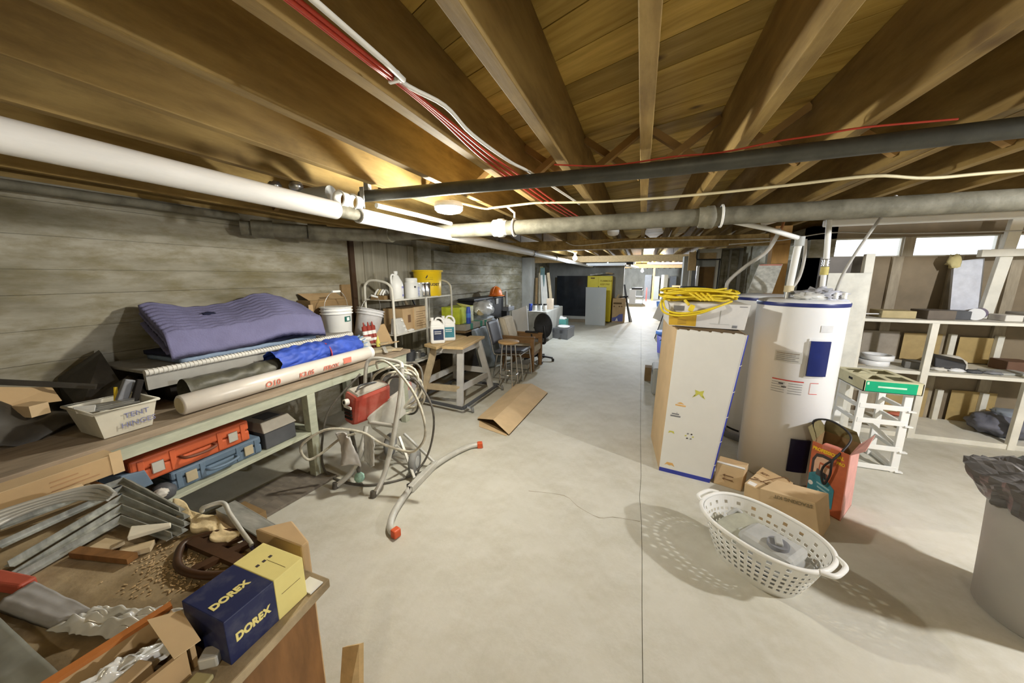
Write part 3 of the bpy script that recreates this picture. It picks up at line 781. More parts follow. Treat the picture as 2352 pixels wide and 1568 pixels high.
mb = MB(); mb.obox((-1.25, 0.675, DZ + 0.008), (0.18, 0.016, 0.012), rotz(-14)); mb.build('blue_strip', mat('violet strip', (0.07, 0.06, 0.16), 0.5), label='dark violet strip on the desk edge beside the tan block', cat='strip')
# brown hacksaw-like handle (dark ring shape)
t = thing('cast_grip_frame', 'dark brown oval cast grip frame with two openings on the desk', 'casting', (-1.27, 0.63, DZ))
RB = mat('dark brown casting', (0.05, 0.022, 0.008), 0.5, var=0.3)
ov = [(-1.38, 0.54), (-1.435, 0.595), (-1.37, 0.665), (-1.29, 0.685), (-1.21, 0.68), (-1.15, 0.645), (-1.125, 0.59), (-1.19, 0.535), (-1.30, 0.515)]
mb = MB(); mb.tube(sm([(x, y, DZ + 0.014) for x, y in ov], 5, True), 0.012, 8, closed=True); mb.build('rim', RB, t)
mb = MB(); mb.bar((-1.42, 0.60, DZ + 0.013), (-1.13, 0.60, DZ + 0.013), 0.035, 0.018); mb.bar((-1.22, 0.68, DZ + .013), (-1.27, 0.525, DZ + .013), 0.03, 0.016); mb.build('spoke', RB, t)
mb = MB(); mb.prism([(-1.42, 0.59, DZ + .006), (-1.36, 0.655, DZ + .006), (-1.27, 0.672, DZ + .006), (-1.30, 0.61, DZ + .006)], (0, 0, .012)); mb.build('web_plate', RB, t)
# sawdust
mb = MB()
random.seed(11)
for k in range(320):
    x = random.gauss(-1.33, 0.10); y = random.gauss(0.52, 0.045)
    mb.obox((x, y, DZ + 0.0015), (random.uniform(0.003, 0.012), 0.003, 0.002), rotz(random.uniform(0, 180)))
o = mb.build('sawdust_chips', CARDL, label='pale sawdust chips scattered over the brown desk top', cat='sawdust'); o['kind'] = 'stuff'
# near edge clutter
t = thing('orange_trimmed_carton', 'open carton with an orange rim and a raised tan flap at the near desk edge', 'carton', (-1.05, 0.3, DZ))
mb = MB(); mb.prism([(-1.14, 0.13, DZ), (-1.128, 0.125, DZ), (-1.10, 0.395, DZ), (-1.112, 0.40, DZ)], (0, 0, 0.075)); mb.build('side', CARD, t)
mb = MB(); mb.prism([(-1.146, 0.13, DZ + .073), (-1.124, 0.125, DZ + .073), (-1.096, 0.40, DZ + .073), (-1.116, 0.405, DZ + .073)], (0, 0, 0.010)); mb.build('rim', mat('orange rim', (0.45, 0.16, 0.04), 0.5), t)
mb = MB(); mb.prism([(-1.11, 0.40, DZ), (-1.10, 0.39, DZ), (-0.95, 0.36, DZ), (-0.95, 0.37, DZ)], (0, 0, 0.07)); mb.build('side', CARD, t)
mb = MB(); mb.prism([(-0.96, 0.10, DZ), (-0.95, 0.10, DZ), (-0.94, 0.35, DZ), (-0.95, 0.35, DZ)], (0, 0, 0.07)); mb.build('side', CARD, t)
mb = MB(); mb.hexa([(-1.075, 0.345, DZ + .105), (-0.905, 0.315, DZ + .105), (-0.895, 0.36, DZ + .107), (-1.025, 0.388, DZ + .107), (-1.075, 0.345, DZ + .107), (-0.905, 0.315, DZ + .107), (-0.895, 0.36, DZ + .109), (-1.025, 0.388, DZ + .109)]); mb.build('flap', CARDL, t)
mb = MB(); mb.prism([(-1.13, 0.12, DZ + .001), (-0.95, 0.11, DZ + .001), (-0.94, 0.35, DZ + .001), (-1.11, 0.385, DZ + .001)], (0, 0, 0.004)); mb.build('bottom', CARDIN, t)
mb = MB(); mb.grid(lambda u, v: (-1.09 + 0.065 * u + 0.02 * v, 0.20 + 0.165 * v, DZ + 0.035 + 0.045 * math.sin(math.pi * u) * (0.6 + 0.4 * math.sin(5 * v)) + 0.02 * noise.noise(V((u * 8, v * 9, 1)))), 26, 34, (0, 0, 0.002)); mb.build('wrapped_part', BAG, label='crumpled clear plastic bag stuffed in the orange-rimmed carton', cat='bag')
mb = MB(); mb.obox((-1.00, 0.255, DZ + 0.035), (0.035, 0.11, 0.055), rotz(12)); mb.build('small_carton', CARDL, label='small pale carton inside the orange-rimmed carton', cat='carton', bev=0.003)
mb = MB(); mb.obox((-0.925, 0.385, DZ + 0.016), (0.04, 0.035, 0.03), rotz(35)); mb.build('grey_bracket', ALU, label='small grey block lying before the DOREX carton', cat='block', bev=0.004)
mb = MB(); mb.obox((-0.90, 0.345, DZ + 0.006), (0.045, 0.03, 0.012), rotz(15)); mb.build('cream_chip', mat('pale yellow offcut', (0.45, 0.40, 0.2), 0.7), label='pale yellow offcut at the front edge of the desk', cat='offcut', bev=0.003)
def crump(u, v):
    x = -1.40 + 0.245 * u + 0.03 * (v - 0.5); y = 0.275 + 0.06 * u + (0.075 + 0.03 * u) * v
    n_ = noise.noise(V((u * 4.2, v * 3.1, 1.5))); n2 = abs(noise.noise(V((u * 7, v * 5, 4.2))))
    ed = min(1, 5 * min(u, 1 - u), 5 * min(v, 1 - v))
    return (x + 0.012 * n_, y + 0.010 * n2, DZ + 0.010 + ed * (0.020 + 0.022 * n_ + 0.026 * n2))
mb = MB(); mb.grid(crump, 60, 46, (0, 0, 0.0015)); mb.build('crumpled_bag', BAG, label='crumpled clear plastic bag lying across the desk middle', cat='bag')
fq = [V((-1.625, 0.255, 0)), V((-1.42, 0.285, 0)), V((-1.345, 0.345, 0)), V((-1.635, 0.325, 0))]
def felt(u, v):
    p = fq[0].lerp(fq[1], u).lerp(fq[3].lerp(fq[2], u), v)
    return (p.x, p.y, DZ + 0.038 - 0.012 * u + 0.004 * noise.noise(V((u * 5, v * 4, 7))) - 0.012 * (1 - min(1, v * 5)))
mb = MB(); mb.grid(felt, 24, 14, (0, 0, 0.018))
mb.build('grey_cloth', mat('grey felt', (0.30, 0.29, 0.28), 0.95, var=0.15), label='folded grey felt cloth on the desk beside the plastic bag', cat='cloth')
mb = MB(); mb.hexa([(-1.80, 0.265, DZ + .005), (-1.645, 0.30, DZ + .005), (-1.65, 0.335, DZ + .005), (-1.80, 0.31, DZ + .005), (-1.80, 0.265, DZ + .04), (-1.645, 0.30, DZ + .042), (-1.65, 0.335, DZ + .042), (-1.80, 0.31, DZ + .04)]); mb.build('red_block', mat('coral plastic', (0.42, 0.085, 0.05), 0.5), label='coral red block at the end of the grey felt', cat='block', bev=0.006)
mq = [V((-1.62, 0.10, 0)), V((-1.19, 0.10, 0)), V((-1.19, 0.235, 0)), V((-1.60, 0.245, 0))]
def matf(u, v):
    p = mq[0].lerp(mq[1], u).lerp(mq[3].lerp(mq[2], u), v)
    return (p.x, p.y, DZ + 0.030 + 0.006 * noise.noise(V((u * 4, v * 4, 9))))
mb = MB(); mb.grid(matf, 20, 16, (0, 0, 0.028))
mb.build('grey_mat', mat('grey green rubber mat', (0.17, 0.17, 0.14), 0.8, var=0.2), label='grey green rubber sheet at the nearest corner of the desk', cat='mat')
# long carton between desk and bench
t = thing('long_carton', 'long tan cardboard carton lying between desk and green bench', 'carton', (-2.42, 0.5, 0.72))
mb = MB(); mb.box(-2.53, -2.30, 0.10, 0.765, 0.7225, 0.815); mb.build('body', CARD, t, bev=0.003)
mb = MB(); mb.prism([(-2.53, 0.10, 0.815), (-2.30, 0.10, 0.815), (-2.30, 0.765, 0.815), (-2.53, 0.765, 0.815)], (0, 0, 0.003)); mb.build('lid', CARDL, t)
mb = MB(); mb.box(-2.30, -2.297, 0.74, 0.78, 0.72, 0.83); mb.build('torn_end', CARDL, t)
mb = MB()
for k in range(3): mb.box(-2.2995, -2.2985, 0.56, 0.70 - 0.03 * k, 0.745 + 0.02 * k, 0.75 + 0.02 * k)
mb.build('print', mat('faded print', (0.40, 0.24, 0.12), 0.8), t)
t = thing('carton_on_crate', 'wooden crate carrying the long tan carton', 'crate', (-2.42, 0.8, 0))
mb = MB(); mb.box(-2.5, -2.27, 0.67, 0.70, 0, 0.70); mb.build('slat', DESKW, t)
mb = MB(); mb.hexa([(-2.29, 0.52, 0.722), (-2.25, 0.52, 0.722), (-2.25, 0.64, 0.722), (-2.29, 0.64, 0.722), (-2.28, 0.53, 0.75), (-2.26, 0.53, 0.75), (-2.26, 0.63, 0.75), (-2.28, 0.63, 0.75)])
mb.build('card_scrap', CARDL, label='bent cardboard scrap in front of the long carton', cat='cardboard')

# ================================================================ GREEN WORKBENCH and what it carries
t = thing('workbench', 'long pale green workbench with a worn brown top along the concrete wall', 'workbench', (-2.9, 1.9, 0))
BX = -2.42
for k, (a, b) in enumerate(((-3.36, -3.07), (-3.066, -2.73), (-2.726, BX + 0.015))):
    mb = MB(); mb.box(a, b, 0.25, 3.18, 0.80, 0.838 - 0.002 * (k % 2)); mb.build('top_board', WORN, t, bev=0.003)
mb = MB(); mb.box(BX - 0.035, BX, 0.28, 3.12, 0.725, 0.80); mb.build('apron', GREENP, t, bev=0.003)
mb = MB(); mb.box(-3.34, BX - 0.035, 3.09, 3.12, 0.70, 0.80); mb.build('end_apron', GREENP, t)
mb = MB(); mb.box(-3.34, -3.30, 0.28, 3.12, 0.70, 0.80); mb.build('apron', GREENP, t)
for (x, y) in ((BX - 0.07, 1.87), (BX - 0.07, 0.32), (BX - 0.07, 3.05), (-3.33, 1.87), (-3.33, 0.32), (-3.33, 3.05)):
    mb = MB(); mb.box(x, x + 0.068, y, y + 0.07, 0.0, 0.726); mb.build('leg', GREENP, t, bev=0.004)
mb = MB(); mb.box(-3.3, BX - 0.005, 0.30, 1.87, 0.385, 0.41); mb.build('lower_shelf', GREENP, t, bev=0.003)
mb = MB(); mb.box(-3.3, BX - 0.07, 1.88, 1.93, 0.385, 0.43); mb.build('cross_rail', GREENP, t)

t = thing('stair_tread_plank', 'grey rubber stair tread plank with a ribbed nosing on the workbench', 'stair tread', (-3.05, 1.9, 0.84))
mb = MB(); mb.box(-3.36, -2.82, 1.13, 2.78, 1.055, 1.075); mb.build('tread', GREYT, t, bev=0.006)
mb = MB(); mb.box(-2.845, -2.82, 1.13, 2.74, 0.955, 1.055); mb.build('riser', mat('grey riser', (0.34, 0.33, 0.30), 0.6, var=0.08), t)
mb = MB(); mb.cyl((-2.815, 1.125, 1.067), (-2.815, 2.76, 1.052), 0.019, 12); mb.build('nosing', OFFW, t)
mb = MB()
for k in range(70):
    y = 1.14 + k * 0.0232; mb.cyl((-2.815, y, 1.067 - 0.009 * k / 70), (-2.815, y + 0.011, 1.067 - 0.009 * k / 70), 0.0215, 10)
o = mb.build('ribs', OFFW, t); o['kind'] = 'stuff'
for y in (1.25, 1.95, 2.65):
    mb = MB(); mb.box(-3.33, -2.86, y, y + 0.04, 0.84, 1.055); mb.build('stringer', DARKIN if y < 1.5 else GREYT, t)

# folded moving pads
t = thing('folded_moving_pad', 'thick folded purple grey quilted moving pad on the stair tread plank', 'blanket', (-3.08, 1.95, 1.11))
def padtop(u, v):
    y = 1.30 + 1.12 * u + 0.08 * (v - 0.5) * (1 - u) + (0.14 * v * u)
    bulge = 0.085 * math.exp(-((u - 0.68) / 0.17) ** 2) + 0.05 * math.exp(-((u - 0.05) / 0.12) ** 2) * v - 0.045 * max(0, u - 0.82) / 0.18
    x = -2.80 - 0.46 * v - 0.03 * math.sin(u * 6)
    z = 1.275 + 0.14 * v + bulge * (0.5 + 0.5 * v) + 0.010 * noise.noise(V((u * 6, v * 4, 0))) + 0.0045 * math.sin(v * 64 + 1.6 * abs(((u * 9) % 1) - 0.5) * 4)
    if v < 0.12: z -= (0.12 - v) * 1.0; 
    return (x, y, z)
mb = MB(); mb.grid(padtop, 70, 60, (0, 0, 0.045)); mb.build('layer', PAD, t)
for k in range(3):
    def lay(u, v, k=k):
        p = padtop(u, 0.10 + 0.90 * v)
        return (p[0] - 0.004 * k, p[1] + (0.012 if k % 2 else -0.004) * (1 - 2 * u), max(p[2] - 0.052 - 0.036 * k, 1.166))
    mb = MB(); mb.grid(lay, 40, 24, (0, 0, 0.018)); mb.build('layer', PAD if k != 1 else PADD, t)
pb = padtop(0.30, 0.62)
mb = MB(); mb.blob((pb[0], pb[1], pb[2] + 0.002), (0.028, 0.045, 0.012), 3, 0.5); mb.build('burn_stain', PADD, t)
t = thing('light_moving_pad', 'light blue folded pad lying beneath the purple moving pad', 'blanket', (-3.05, 1.9, 1.078))
mb = MB(); mb.grid(lambda u, v: (-2.825 - 0.40 * v, 1.32 + 1.02 * u, 1.108 + 0.006 * noise.noise(V((u * 8, v * 5, 4)))), 30, 12, (0, 0, 0.028)); mb.build('layer', PADL, t)
mb = MB(); mb.grid(lambda u, v: (-2.835 - 0.40 * v, 1.31 + 1.0 * u, 1.142 + 0.008 * noise.noise(V((u * 8, v * 5, 5)))), 30, 12, (0, 0, 0.026)); mb.build('layer', PADD, t)

t = thing('plastic_film_roll', 'long translucent white film roll with red print along the bench edge', 'roll', (-2.53, 1.9, 0.84))
mb = MB(); mb.lathe([(0.03, 0), (0.052, 0.0), (0.060, 0.006), (0.061, 0.5), (0.060, 1.0), (0.061, 1.50), (0.052, 1.535), (0.03, 1.54)], (-2.50, 1.12, 0.902), 28, rot=rotm('X', -90)); mb.build('film', mat('translucent film roll', (0.66, 0.61, 0.54), 0.3, var=0.05, spec=0.6), t)
mb = MB(); mb.cyl((-2.50, 1.117, 0.902), (-2.50, 1.16, 0.902), 0.046, 22); mb.build('core', mat('roll core', (0.45, 0.38, 0.24), 0.7), t)
mb = MB(); mb.lathe([(0.0612, 0), (0.0615, 0.04)], (-2.50, 2.62, 0.902), 28, rot=rotm('X', -90)); mb.build('end_band', WPLAST, t)
ra = R(-8)
nx_, nz_ = math.cos(ra), math.sin(ra)
for body, y, sz in (('O10', 1.58, 0.06), ('K3.05', 1.84, 0.055), ('FEROX', 2.06, 0.05)):
    text(t, body, sz, (-2.50 + nx_ * 0.0622, y, 0.902 - 0.028), (0, 1, 0), (-nz_ * 1.0, 0, nx_), REDL, bold=0.001)
mb = MB(); mb.box(-2.4392, -2.4386, 2.27, 2.36, 0.88, 0.93); mb.build('red_patch', REDL, t)

t = thing('tied_blue_tarp', 'bundled blue tarp tied with a red cord on the bench', 'tarp', (-2.7, 2.2, 0.84))
def tarpf(u, v):
    a = v * 2 * math.pi
    y = 1.80 + 0.86 * u
    pinch = 1 - 0.22 * math.exp(-((u - 0.56) / 0.05) ** 2) - 0.10 * (u > 0.9)
    r = pinch * (1 + 0.13 * noise.noise(V((math.cos(a) * 1.6, u * 7, math.sin(a) * 1.6))) + 0.26 * abs(noise.noise(V((math.cos(a) * 2.2, u * 9, math.sin(a) * 2.2)))) + 0.05 * noise.noise(V((math.cos(a) * 8, u * 22, math.sin(a) * 8))))
    return (-2.675 + 0.105 * r * math.cos(a), y + 0.012 * math.sin(5 * a), 0.955 + 0.105 * r * math.sin(a) + 0.015 * math.sin(u * 3))
mb = MB(); mb.grid(tarpf, 80, 60); mb.build('cloth', TARPB, t)
mb = MB(); mb.tube(ringpts((-2.675, 2.285, 0.96), 0.092, 'y'), 0.006, 8); mb.build('cord', mat('red cord', (0.5, 0.06, 0.08), 0.6), t)
for y in (1.97, 2.03):
    mb = MB(); mb.cyl((-2.615, y, 1.035), (-2.61, y, 1.040), 0.011, 12); mb.build('eyelet', OFFW, t)
mb = MB()
for k in range(7):
    a = -0.6 + k * 0.42
    mb.bar((-2.675 + 0.07 * math.cos(a), 2.65, 0.955 + 0.07 * math.sin(a)), (-2.675 + 0.10 * math.cos(a + .1), 2.72, 0.955 + 0.10 * math.sin(a + .1)), 0.022, 0.004)
mb.build('frayed_end', mat('pale blue lining', (0.25, 0.38, 0.55), 0.6, var=0.3, scale=20), t)
mb = MB(); mb.grid(lambda u, v: (-2.69 + (0.075 + 0.012 * noise.noise(V((u * 9, v * 6, 2)))) * math.cos(v * 6.283), 1.24 + 0.62 * u, 0.925 + (0.08 + 0.012 * noise.noise(V((u * 9, v * 6, 2)))) * math.sin(v * 6.283)), 30, 20)
mb.build('dark_tarp_roll', mat('dark olive sheet', (0.085, 0.08, 0.055), 0.45, var=0.4, scale=10, bump=0.3), label='dark olive rolled sheet lying under the stair tread nosing', cat='roll')

t = thing('tool_tub', 'milky plastic tub full of tools with handwriting on the bench end', 'tub', (-2.56, 0.87, 0.84))
def tub(z, gx, gy): return [(-2.75 + gx, 0.775 + gy, z), (-2.46 - gx, 0.775 + gy, z), (-2.46 - gx, 1.01 - gy, z), (-2.75 + gx, 1.01 - gy, z)]
b0, b1 = tub(0.842, 0.03, 0.025), tub(0.985, 0, 0)
mb = MB()
for k in range(4):
    j = (k + 1) % 4
    p = [V(b0[k]), V(b0[j]), V(b1[j]), V(b1[k])]
    c = V((-2.605, 0.89, 0.91))
    n_ = ((p[1] - p[0]).cross(p[3] - p[0])).normalized()
    if n_.dot(c - p[0]) < 0: n_ = -n_
    mb.hexa([p[0], p[1], p[1] + n_ * .005, p[0] + n_ * .005, p[3], p[2], p[2] + n_ * .005, p[3] + n_ * .005])
mb.build('wall', MILK, t)
mb = MB(); mb.prism([V(p) + V((0, 0, 0.004)) for p in b0], (0, 0, 0.004)); mb.build('bottom', MILK, t)
mb = MB(); mb.tube([V(p) for p in tub(0.987, -0.006, -0.006)], 0.008, 6, closed=True); mb.build('rim', MILK, t)
text(t, 'TENT', 0.040, (-2.4665, 0.875, 0.925), (0, 1, 0.02), (0.2, 0, 1), mat('blue marker', (0.22, 0.23, 0.40), 0.7))
text(t, 'HINGES', 0.040, (-2.473, 0.86, 0.875), (0, 1, 0.02), (0.2, 0, 1), _M['blue marker'])
for k, (p, q, w) in enumerate((((-2.66, 0.80, 0.985), (-2.58, 0.97, 0.985), 0.03), ((-2.60, 0.79, 0.985), (-2.53, 0.95, 0.99), 0.018), ((-2.56, 0.80, 0.98), (-2.50, 0.96, 0.985), 0.014))):
    mb = MB(); mb.bar(p, q, w, 0.01); mb.build('chisel', STEEL, label=['widest', 'middle', 'thinnest'][k] + ' of the steel bars laid across the tool tub', cat='tool', group='bars in the tool tub')
mb = MB(); mb.hexa([(-2.66, 0.775, 0.985), (-2.585, 0.76, 0.98), (-2.52, 0.80, 0.985), (-2.59, 0.83, 0.995), (-2.66, 0.775, 1.0), (-2.585, 0.76, 0.988), (-2.52, 0.80, 0.992), (-2.59, 0.83, 1.002)]); mb.build('putty_knife', WPLAST, label='white scraper blade on the rim of the tool tub', cat='scraper')
mb = MB(); mb.obox((-2.64, 0.965, 1.03), (0.03, 0.045, 0.12), rotm('X', -25)); mb.build('sanding_block', GREYP, label='grey sanding block sticking out of the tool tub', cat='block', bev=0.006)
mb = MB(); mb.obox((-2.60, 0.995, 1.02), (0.02, 0.03, 0.13), rotm('X', -20)); mb.build('file_tool', DARKIN, label='black handled tool behind the grey sanding block', cat='tool', bev=0.004)
mb = MB(); mb.cyl((-2.67, 0.93, 0.97), (-2.68, 0.945, 1.05), 0.008); mb.build('yellow_handle', YEL, label='thin yellow handle rising from the tool tub', cat='file')  # just a yellow tool handle showing above the tub

t = thing('sheeted_carton', 'open carton wrapped in black plastic in the dark corner of the bench', 'carton', (-3.1, 0.75, 0.84))
mb = MB(); mb.grid(lambda u, v: (-2.80 - 0.55 * v, 0.45 + 0.68 * u, 0.86 + 0.26 * math.sin(math.pi * min(1, v * 1.4)) * (0.55 + 0.45 * math.cos(u * 5)) + 0.06 * noise.noise(V((u * 5, v * 5, 6)))), 30, 20, (0, 0, 0.01)); mb.build('plastic_sheet', TARPD, t)
mb = MB(); mb.hexa([(-3.0, 0.60, 1.0), (-2.96, 0.63, 1.0), (-3.06, 0.86, 0.95), (-3.1, 0.86, 0.95), (-3.05, 0.60, 1.11), (-3.02, 0.63, 1.11), (-3.14, 0.86, 1.02), (-3.17, 0.86, 1.02)]); mb.build('flap', CARD, t)
mb = MB(); mb.obox((-2.93, 0.72, 0.97), (0.10, 0.07, 0.06), rotz(15)); mb.build('inner_carton', CARDL, t)
mb = MB(); mb.bar((-3.16, 0.62, 1.13), (-3.02, 0.99, 1.0), 0.012, 0.03); mb.build('edge', TARPD, t)
mb = MB(); mb.hexa([(-3.30, 0.93, 0.86), (-3.1, 0.93, 0.86), (-3.0, 1.12, 0.86), (-3.25, 1.14, 0.86), (-3.36, 0.95, 1.03), (-3.3, 0.93, 1.0), (-3.2, 1.10, 1.17), (-3.34, 1.14, 1.17)]); mb.build('dark_board', TARPD, label='dark board propped between stair tread and wall', cat='board')

# things on the lower shelf
def case(name, label, x0, x1, y0, y1, z0, z1, m, hm, seam, latches, group=None):
    t = thing(name, label, 'tool case', ((x0 + x1) / 2, (y0 + y1) / 2, z0), group=group)
    mb = MB(); mb.box(x0, x1, y0, y1, z0, z0 + (z1 - z0) * seam); mb.build('base', m, t, bev=0.012)
    mb = MB(); mb.box(x0, x1, y0, y1, z0 + (z1 - z0) * seam + 0.003, z1); mb.build('lid', m, t, bev=0.012)
    yc = (y0 + y1) / 2; zc = z0 + (z1 - z0) * 0.5
    mb = MB(); mb.tube(sm([(x1 - 0.005, yc - 0.085, zc), (x1 + 0.035, yc - 0.075, zc - 0.005), (x1 + 0.04, yc, zc - 0.012), (x1 + 0.035, yc + 0.075, zc - 0.005), (x1 - 0.005, yc + 0.085, zc)], 5), 0.009, 8); mb.build('handle', hm, t)
    for q in (0.18, 0.82):
        y = y0 + (y1 - y0) * q
        mb = MB(); mb.box(x1 + 0.001, x1 + 0.012, y - 0.028, y + 0.028, zc - 0.035, zc + 0.03); mb.build('latch', latches, t, bev=0.003)
    for q in (0.07, 0.30, 0.70, 0.93):
        y = y0 + (y1 - y0) * q
        mb = MB(); mb.box(x1 - 0.002, x1 + 0.005, y - 0.014, y + 0.014, z0 + 0.012, z1 - 0.012); mb.build('rib', m, t, bev=0.003)
    return t
case('blue_tool_case', 'blue grey tool case under the orange case on the lower bench shelf', -2.86, -2.475, 1.01, 1.52, 0.411, 0.530, TEALC, TEALC, 0.55, mat('beige latch', (0.42, 0.36, 0.24), 0.5))
case('orange_tool_case', 'orange red tool case with chrome latches on top of the blue case', -2.86, -2.485, 0.86, 1.46, 0.533, 0.675, REDC, mat('brown handle', (0.16, 0.05, 0.025), 0.5), 0.5, CHROME)
t = thing('grey_toolbox', 'dark grey toolbox with a hinged lid on the lower bench shelf end', 'toolbox', (-2.65, 1.65, 0.411))
mb = MB(); mb.box(-2.78, -2.47, 1.545, 1.78, 0.411, 0.535); mb.build('body', GREYD, t, bev=0.006)
mb = MB(); mb.hexa([(-2.79, 1.535, 0.538), (-2.46, 1.535, 0.538), (-2.46, 1.79, 0.538), (-2.79, 1.79, 0.538), (-2.77, 1.56, 0.60), (-2.52, 1.56, 0.60), (-2.52, 1.77, 0.60), (-2.77, 1.77, 0.60)]); mb.build('lid', mat('taupe lid', (0.27, 0.245, 0.20), 0.6), t, bev=0.005)
mb = MB(); mb.box(-2.69, -2.55, 1.61, 1.73, 0.60, 0.604); mb.build('lid_inset', GREYD, t)
mb = MB(); mb.hexa([(-2.60, 0.78, 0.52), (-2.46, 0.80, 0.52), (-2.46, 0.93, 0.52), (-2.6, 0.93, 0.52), (-2.60, 0.78, 0.62), (-2.47, 0.82, 0.63), (-2.47, 0.91, 0.61), (-2.6, 0.93, 0.62)]); mb.build('blue_block', TEALC, label='blue grey wedge shaped casing left of the orange tool case', cat='casing', bev=0.004)
mb = MB(); mb.blob((-2.47, 0.965, 0.445), (0.06, 0.055, 0.05), 2, 0.1, flat=-0.034); mb.build('grey_bundle', GREYD, label='dark grey bundle before the blue tool case', cat='bundle')
mb = MB(); mb.blob((-2.42, 0.935, 0.47), (0.035, 0.03, 0.02), 5, 0.3); mb.build('white_rag', OFFW, label='white rag scrap on the dark grey bundle', cat='rag')
mb = MB(); mb.box(-2.75, -2.6, 0.5, 0.78, 0.411, 0.60); mb.build('shelf_block', TEALC, label='blue box deep on the lower bench shelf behind the desk', cat='box', bev=0.004)
# boards on the floor below the bench
for k in range(3):
    mb = MB(); mb.obox((-2.66 + 0.135 * k, 1.42 + 0.03 * k, 0.011), (0.128, 0.95, 0.022), rotz(-6))
    mb.build('floor_board', PLANKG, label=['innermost', 'middle', 'outermost'][k] + ' of the grey boards lying on the floor under the bench', cat='board', group='grey floor boards', bev=0.002)
mb = MB(); mb.hexa([(-2.62, 1.00, 0.024), (-2.30, 0.98, 0.024), (-2.27, 1.36, 0.024), (-2.55, 1.40, 0.024), (-2.62, 1.0, 0.075), (-2.32, 0.98, 0.10), (-2.27, 1.36, 0.10), (-2.55, 1.40, 0.075)])
mb.build('floor_carton', CARDD, label='flattened brown carton tray on the floor boards', cat='carton')

# end of the bench: buckets, cartons, caulking cartridges
def bucket(name, label, loc, tilt, m, lbl):
    t = thing(name, label, 'bucket', loc, rot=tilt)
    mb = MB(); mb.lathe([(0.125, 0.0), (0.130, 0.004), (0.146, 0.27), (0.148, 0.272), (0.148, 0.335), (0.140, 0.335), (0.136, 0.27), (0.122, 0.012), (0.0001, 0.012)], (0, 0, 0), 32); mb.build('pail', m, t, local=True)
    for z in (0.275, 0.305, 0.338):
        mb = MB(); mb.lathe([(0.147, z - 0.006), (0.160, z - 0.004), (0.160, z + 0.003), (0.147, z + 0.006)], (0, 0, 0), 32); mb.build('collar', m, t, local=True)
    mb = MB(); mb.tube(sm([(0, -0.157, 0.31), (0.01, -0.13, 0.42), (0.02, -0.05, 0.50), (0.02, 0.05, 0.50), (0.01, 0.13, 0.42), (0, 0.157, 0.31)], 6), 0.003, 6); mb.build('bail', STEEL, t, local=True)
    mb = MB(); mb.cyl((0.02, -0.05, 0.502), (0.02, 0.05, 0.502), 0.012, 12); mb.build('grip', WPLAST, t, local=True)
    return t
def arc_label(mb, r, a0, a1, z0, z1, n=8):
    vs = []
    for k in range(n + 1):
        a = R(a0 + (a1 - a0) * k / n)
        vs += [(r * math.cos(a), r * math.sin(a), z0), (r * math.cos(a), r * math.sin(a), z1)]
    mb.add(vs, [(2 * k, 2 * k + 2, 2 * k + 3, 2 * k + 1) for k in range(n)])
t = bucket('white_bucket', 'upright white bucket with a green label on the far bench end', (-3.02, 2.78, 0.99), Matrix.Identity(3), WPLAST, 0)
mb = MB(); arc_label(mb, 0.1455, -14, 18, 0.19, 0.245); mb.build('green_label', mat('dark green label', (0.01, 0.10, 0.08), 0.5), t, local=True)
mb = MB(); arc_label(mb, 0.1462, -4, 10, 0.20, 0.235); mb.build('white_oval', WPLAST, t, local=True)
t = thing('bucket_plinth', 'pale plastic tray under the upright white bucket', 'tray', (-3.02, 2.78, 0.84))
mb = MB(); mb.box(-3.15, -2.85, 2.64, 2.98, 0.84, 0.985); mb.build('body', OFFW, t, bev=0.01)
mb = MB(); mb.box(-2.90, -2.80, 2.78, 3.02, 0.955, 0.985); mb.build('lip', WPLAST, t, bev=0.004)
t = bucket('tilted_bucket', 'tilted grey white bucket with torn red label behind the bench end', (-3.05, 3.20, 0.93), Matrix.Rotation(R(-14), 3, 'X') @ Matrix.Rotation(R(5), 3, 'Y'), mat('grey white plastic', (0.62, 0.62, 0.63), 0.45), 1)
mb = MB(); arc_label(mb, 0.146, -30, -12, 0.08, 0.15); mb.build('label_patch', GREYPANEL, t, local=True)
for k in range(3):
    t = thing('caulk_tube', ['left', 'middle', 'right'][k] + ' red and white cartridge leaning against the tilted bucket', 'cartridge', (-2.86 + 0.005 * k, 3.02 + 0.06 * k, 0.84), group='red cartridges', rot=Matrix.Rotation(R(-8), 3, 'Y'))
    mb = MB(); mb.lathe([(0.027, 0), (0.027, 0.25), (0.010, 0.26), (0.006, 0.30)], (0, 0, 0), 16); mb.build('barrel', mat('maroon cartridge', (0.30, 0.045, 0.03), 0.5), t, local=True)
    mb = MB(); mb.lathe([(0.0276, 0.16), (0.0276, 0.20)], (0, 0, 0), 16, cap0=False, cap1=False); mb.lathe([(0.0276, 0.085), (0.0276, 0.115)], (0, 0, 0), 16, cap0=False, cap1=False); mb.build('white_band', WPLAST, t, local=True)
t = thing('brown_carton', 'tall dark cardboard carton behind the upright bucket', 'carton', (-3.25, 2.85, 0.84))
mb = MB(); mb.box(-3.38, -3.19, 2.62, 3.12, 0.84, 1.40); mb.build('body', CARDD, t, bev=0.003)
mb = MB(); mb.hexa([(-3.19, 2.64, 1.38), (-3.185, 2.64, 1.38), (-3.185, 3.1, 1.38), (-3.19, 3.1, 1.38), (-3.36, 2.62, 1.47), (-3.355, 2.62, 1.47), (-3.355, 3.1, 1.46), (-3.36, 3.1, 1.46)]); mb.build('flap', CARD, t)
mb = MB(); mb.box(-3.18, -3.17, 2.58, 2.63, 0.9, 1.36); mb.build('flap', CARD, t)
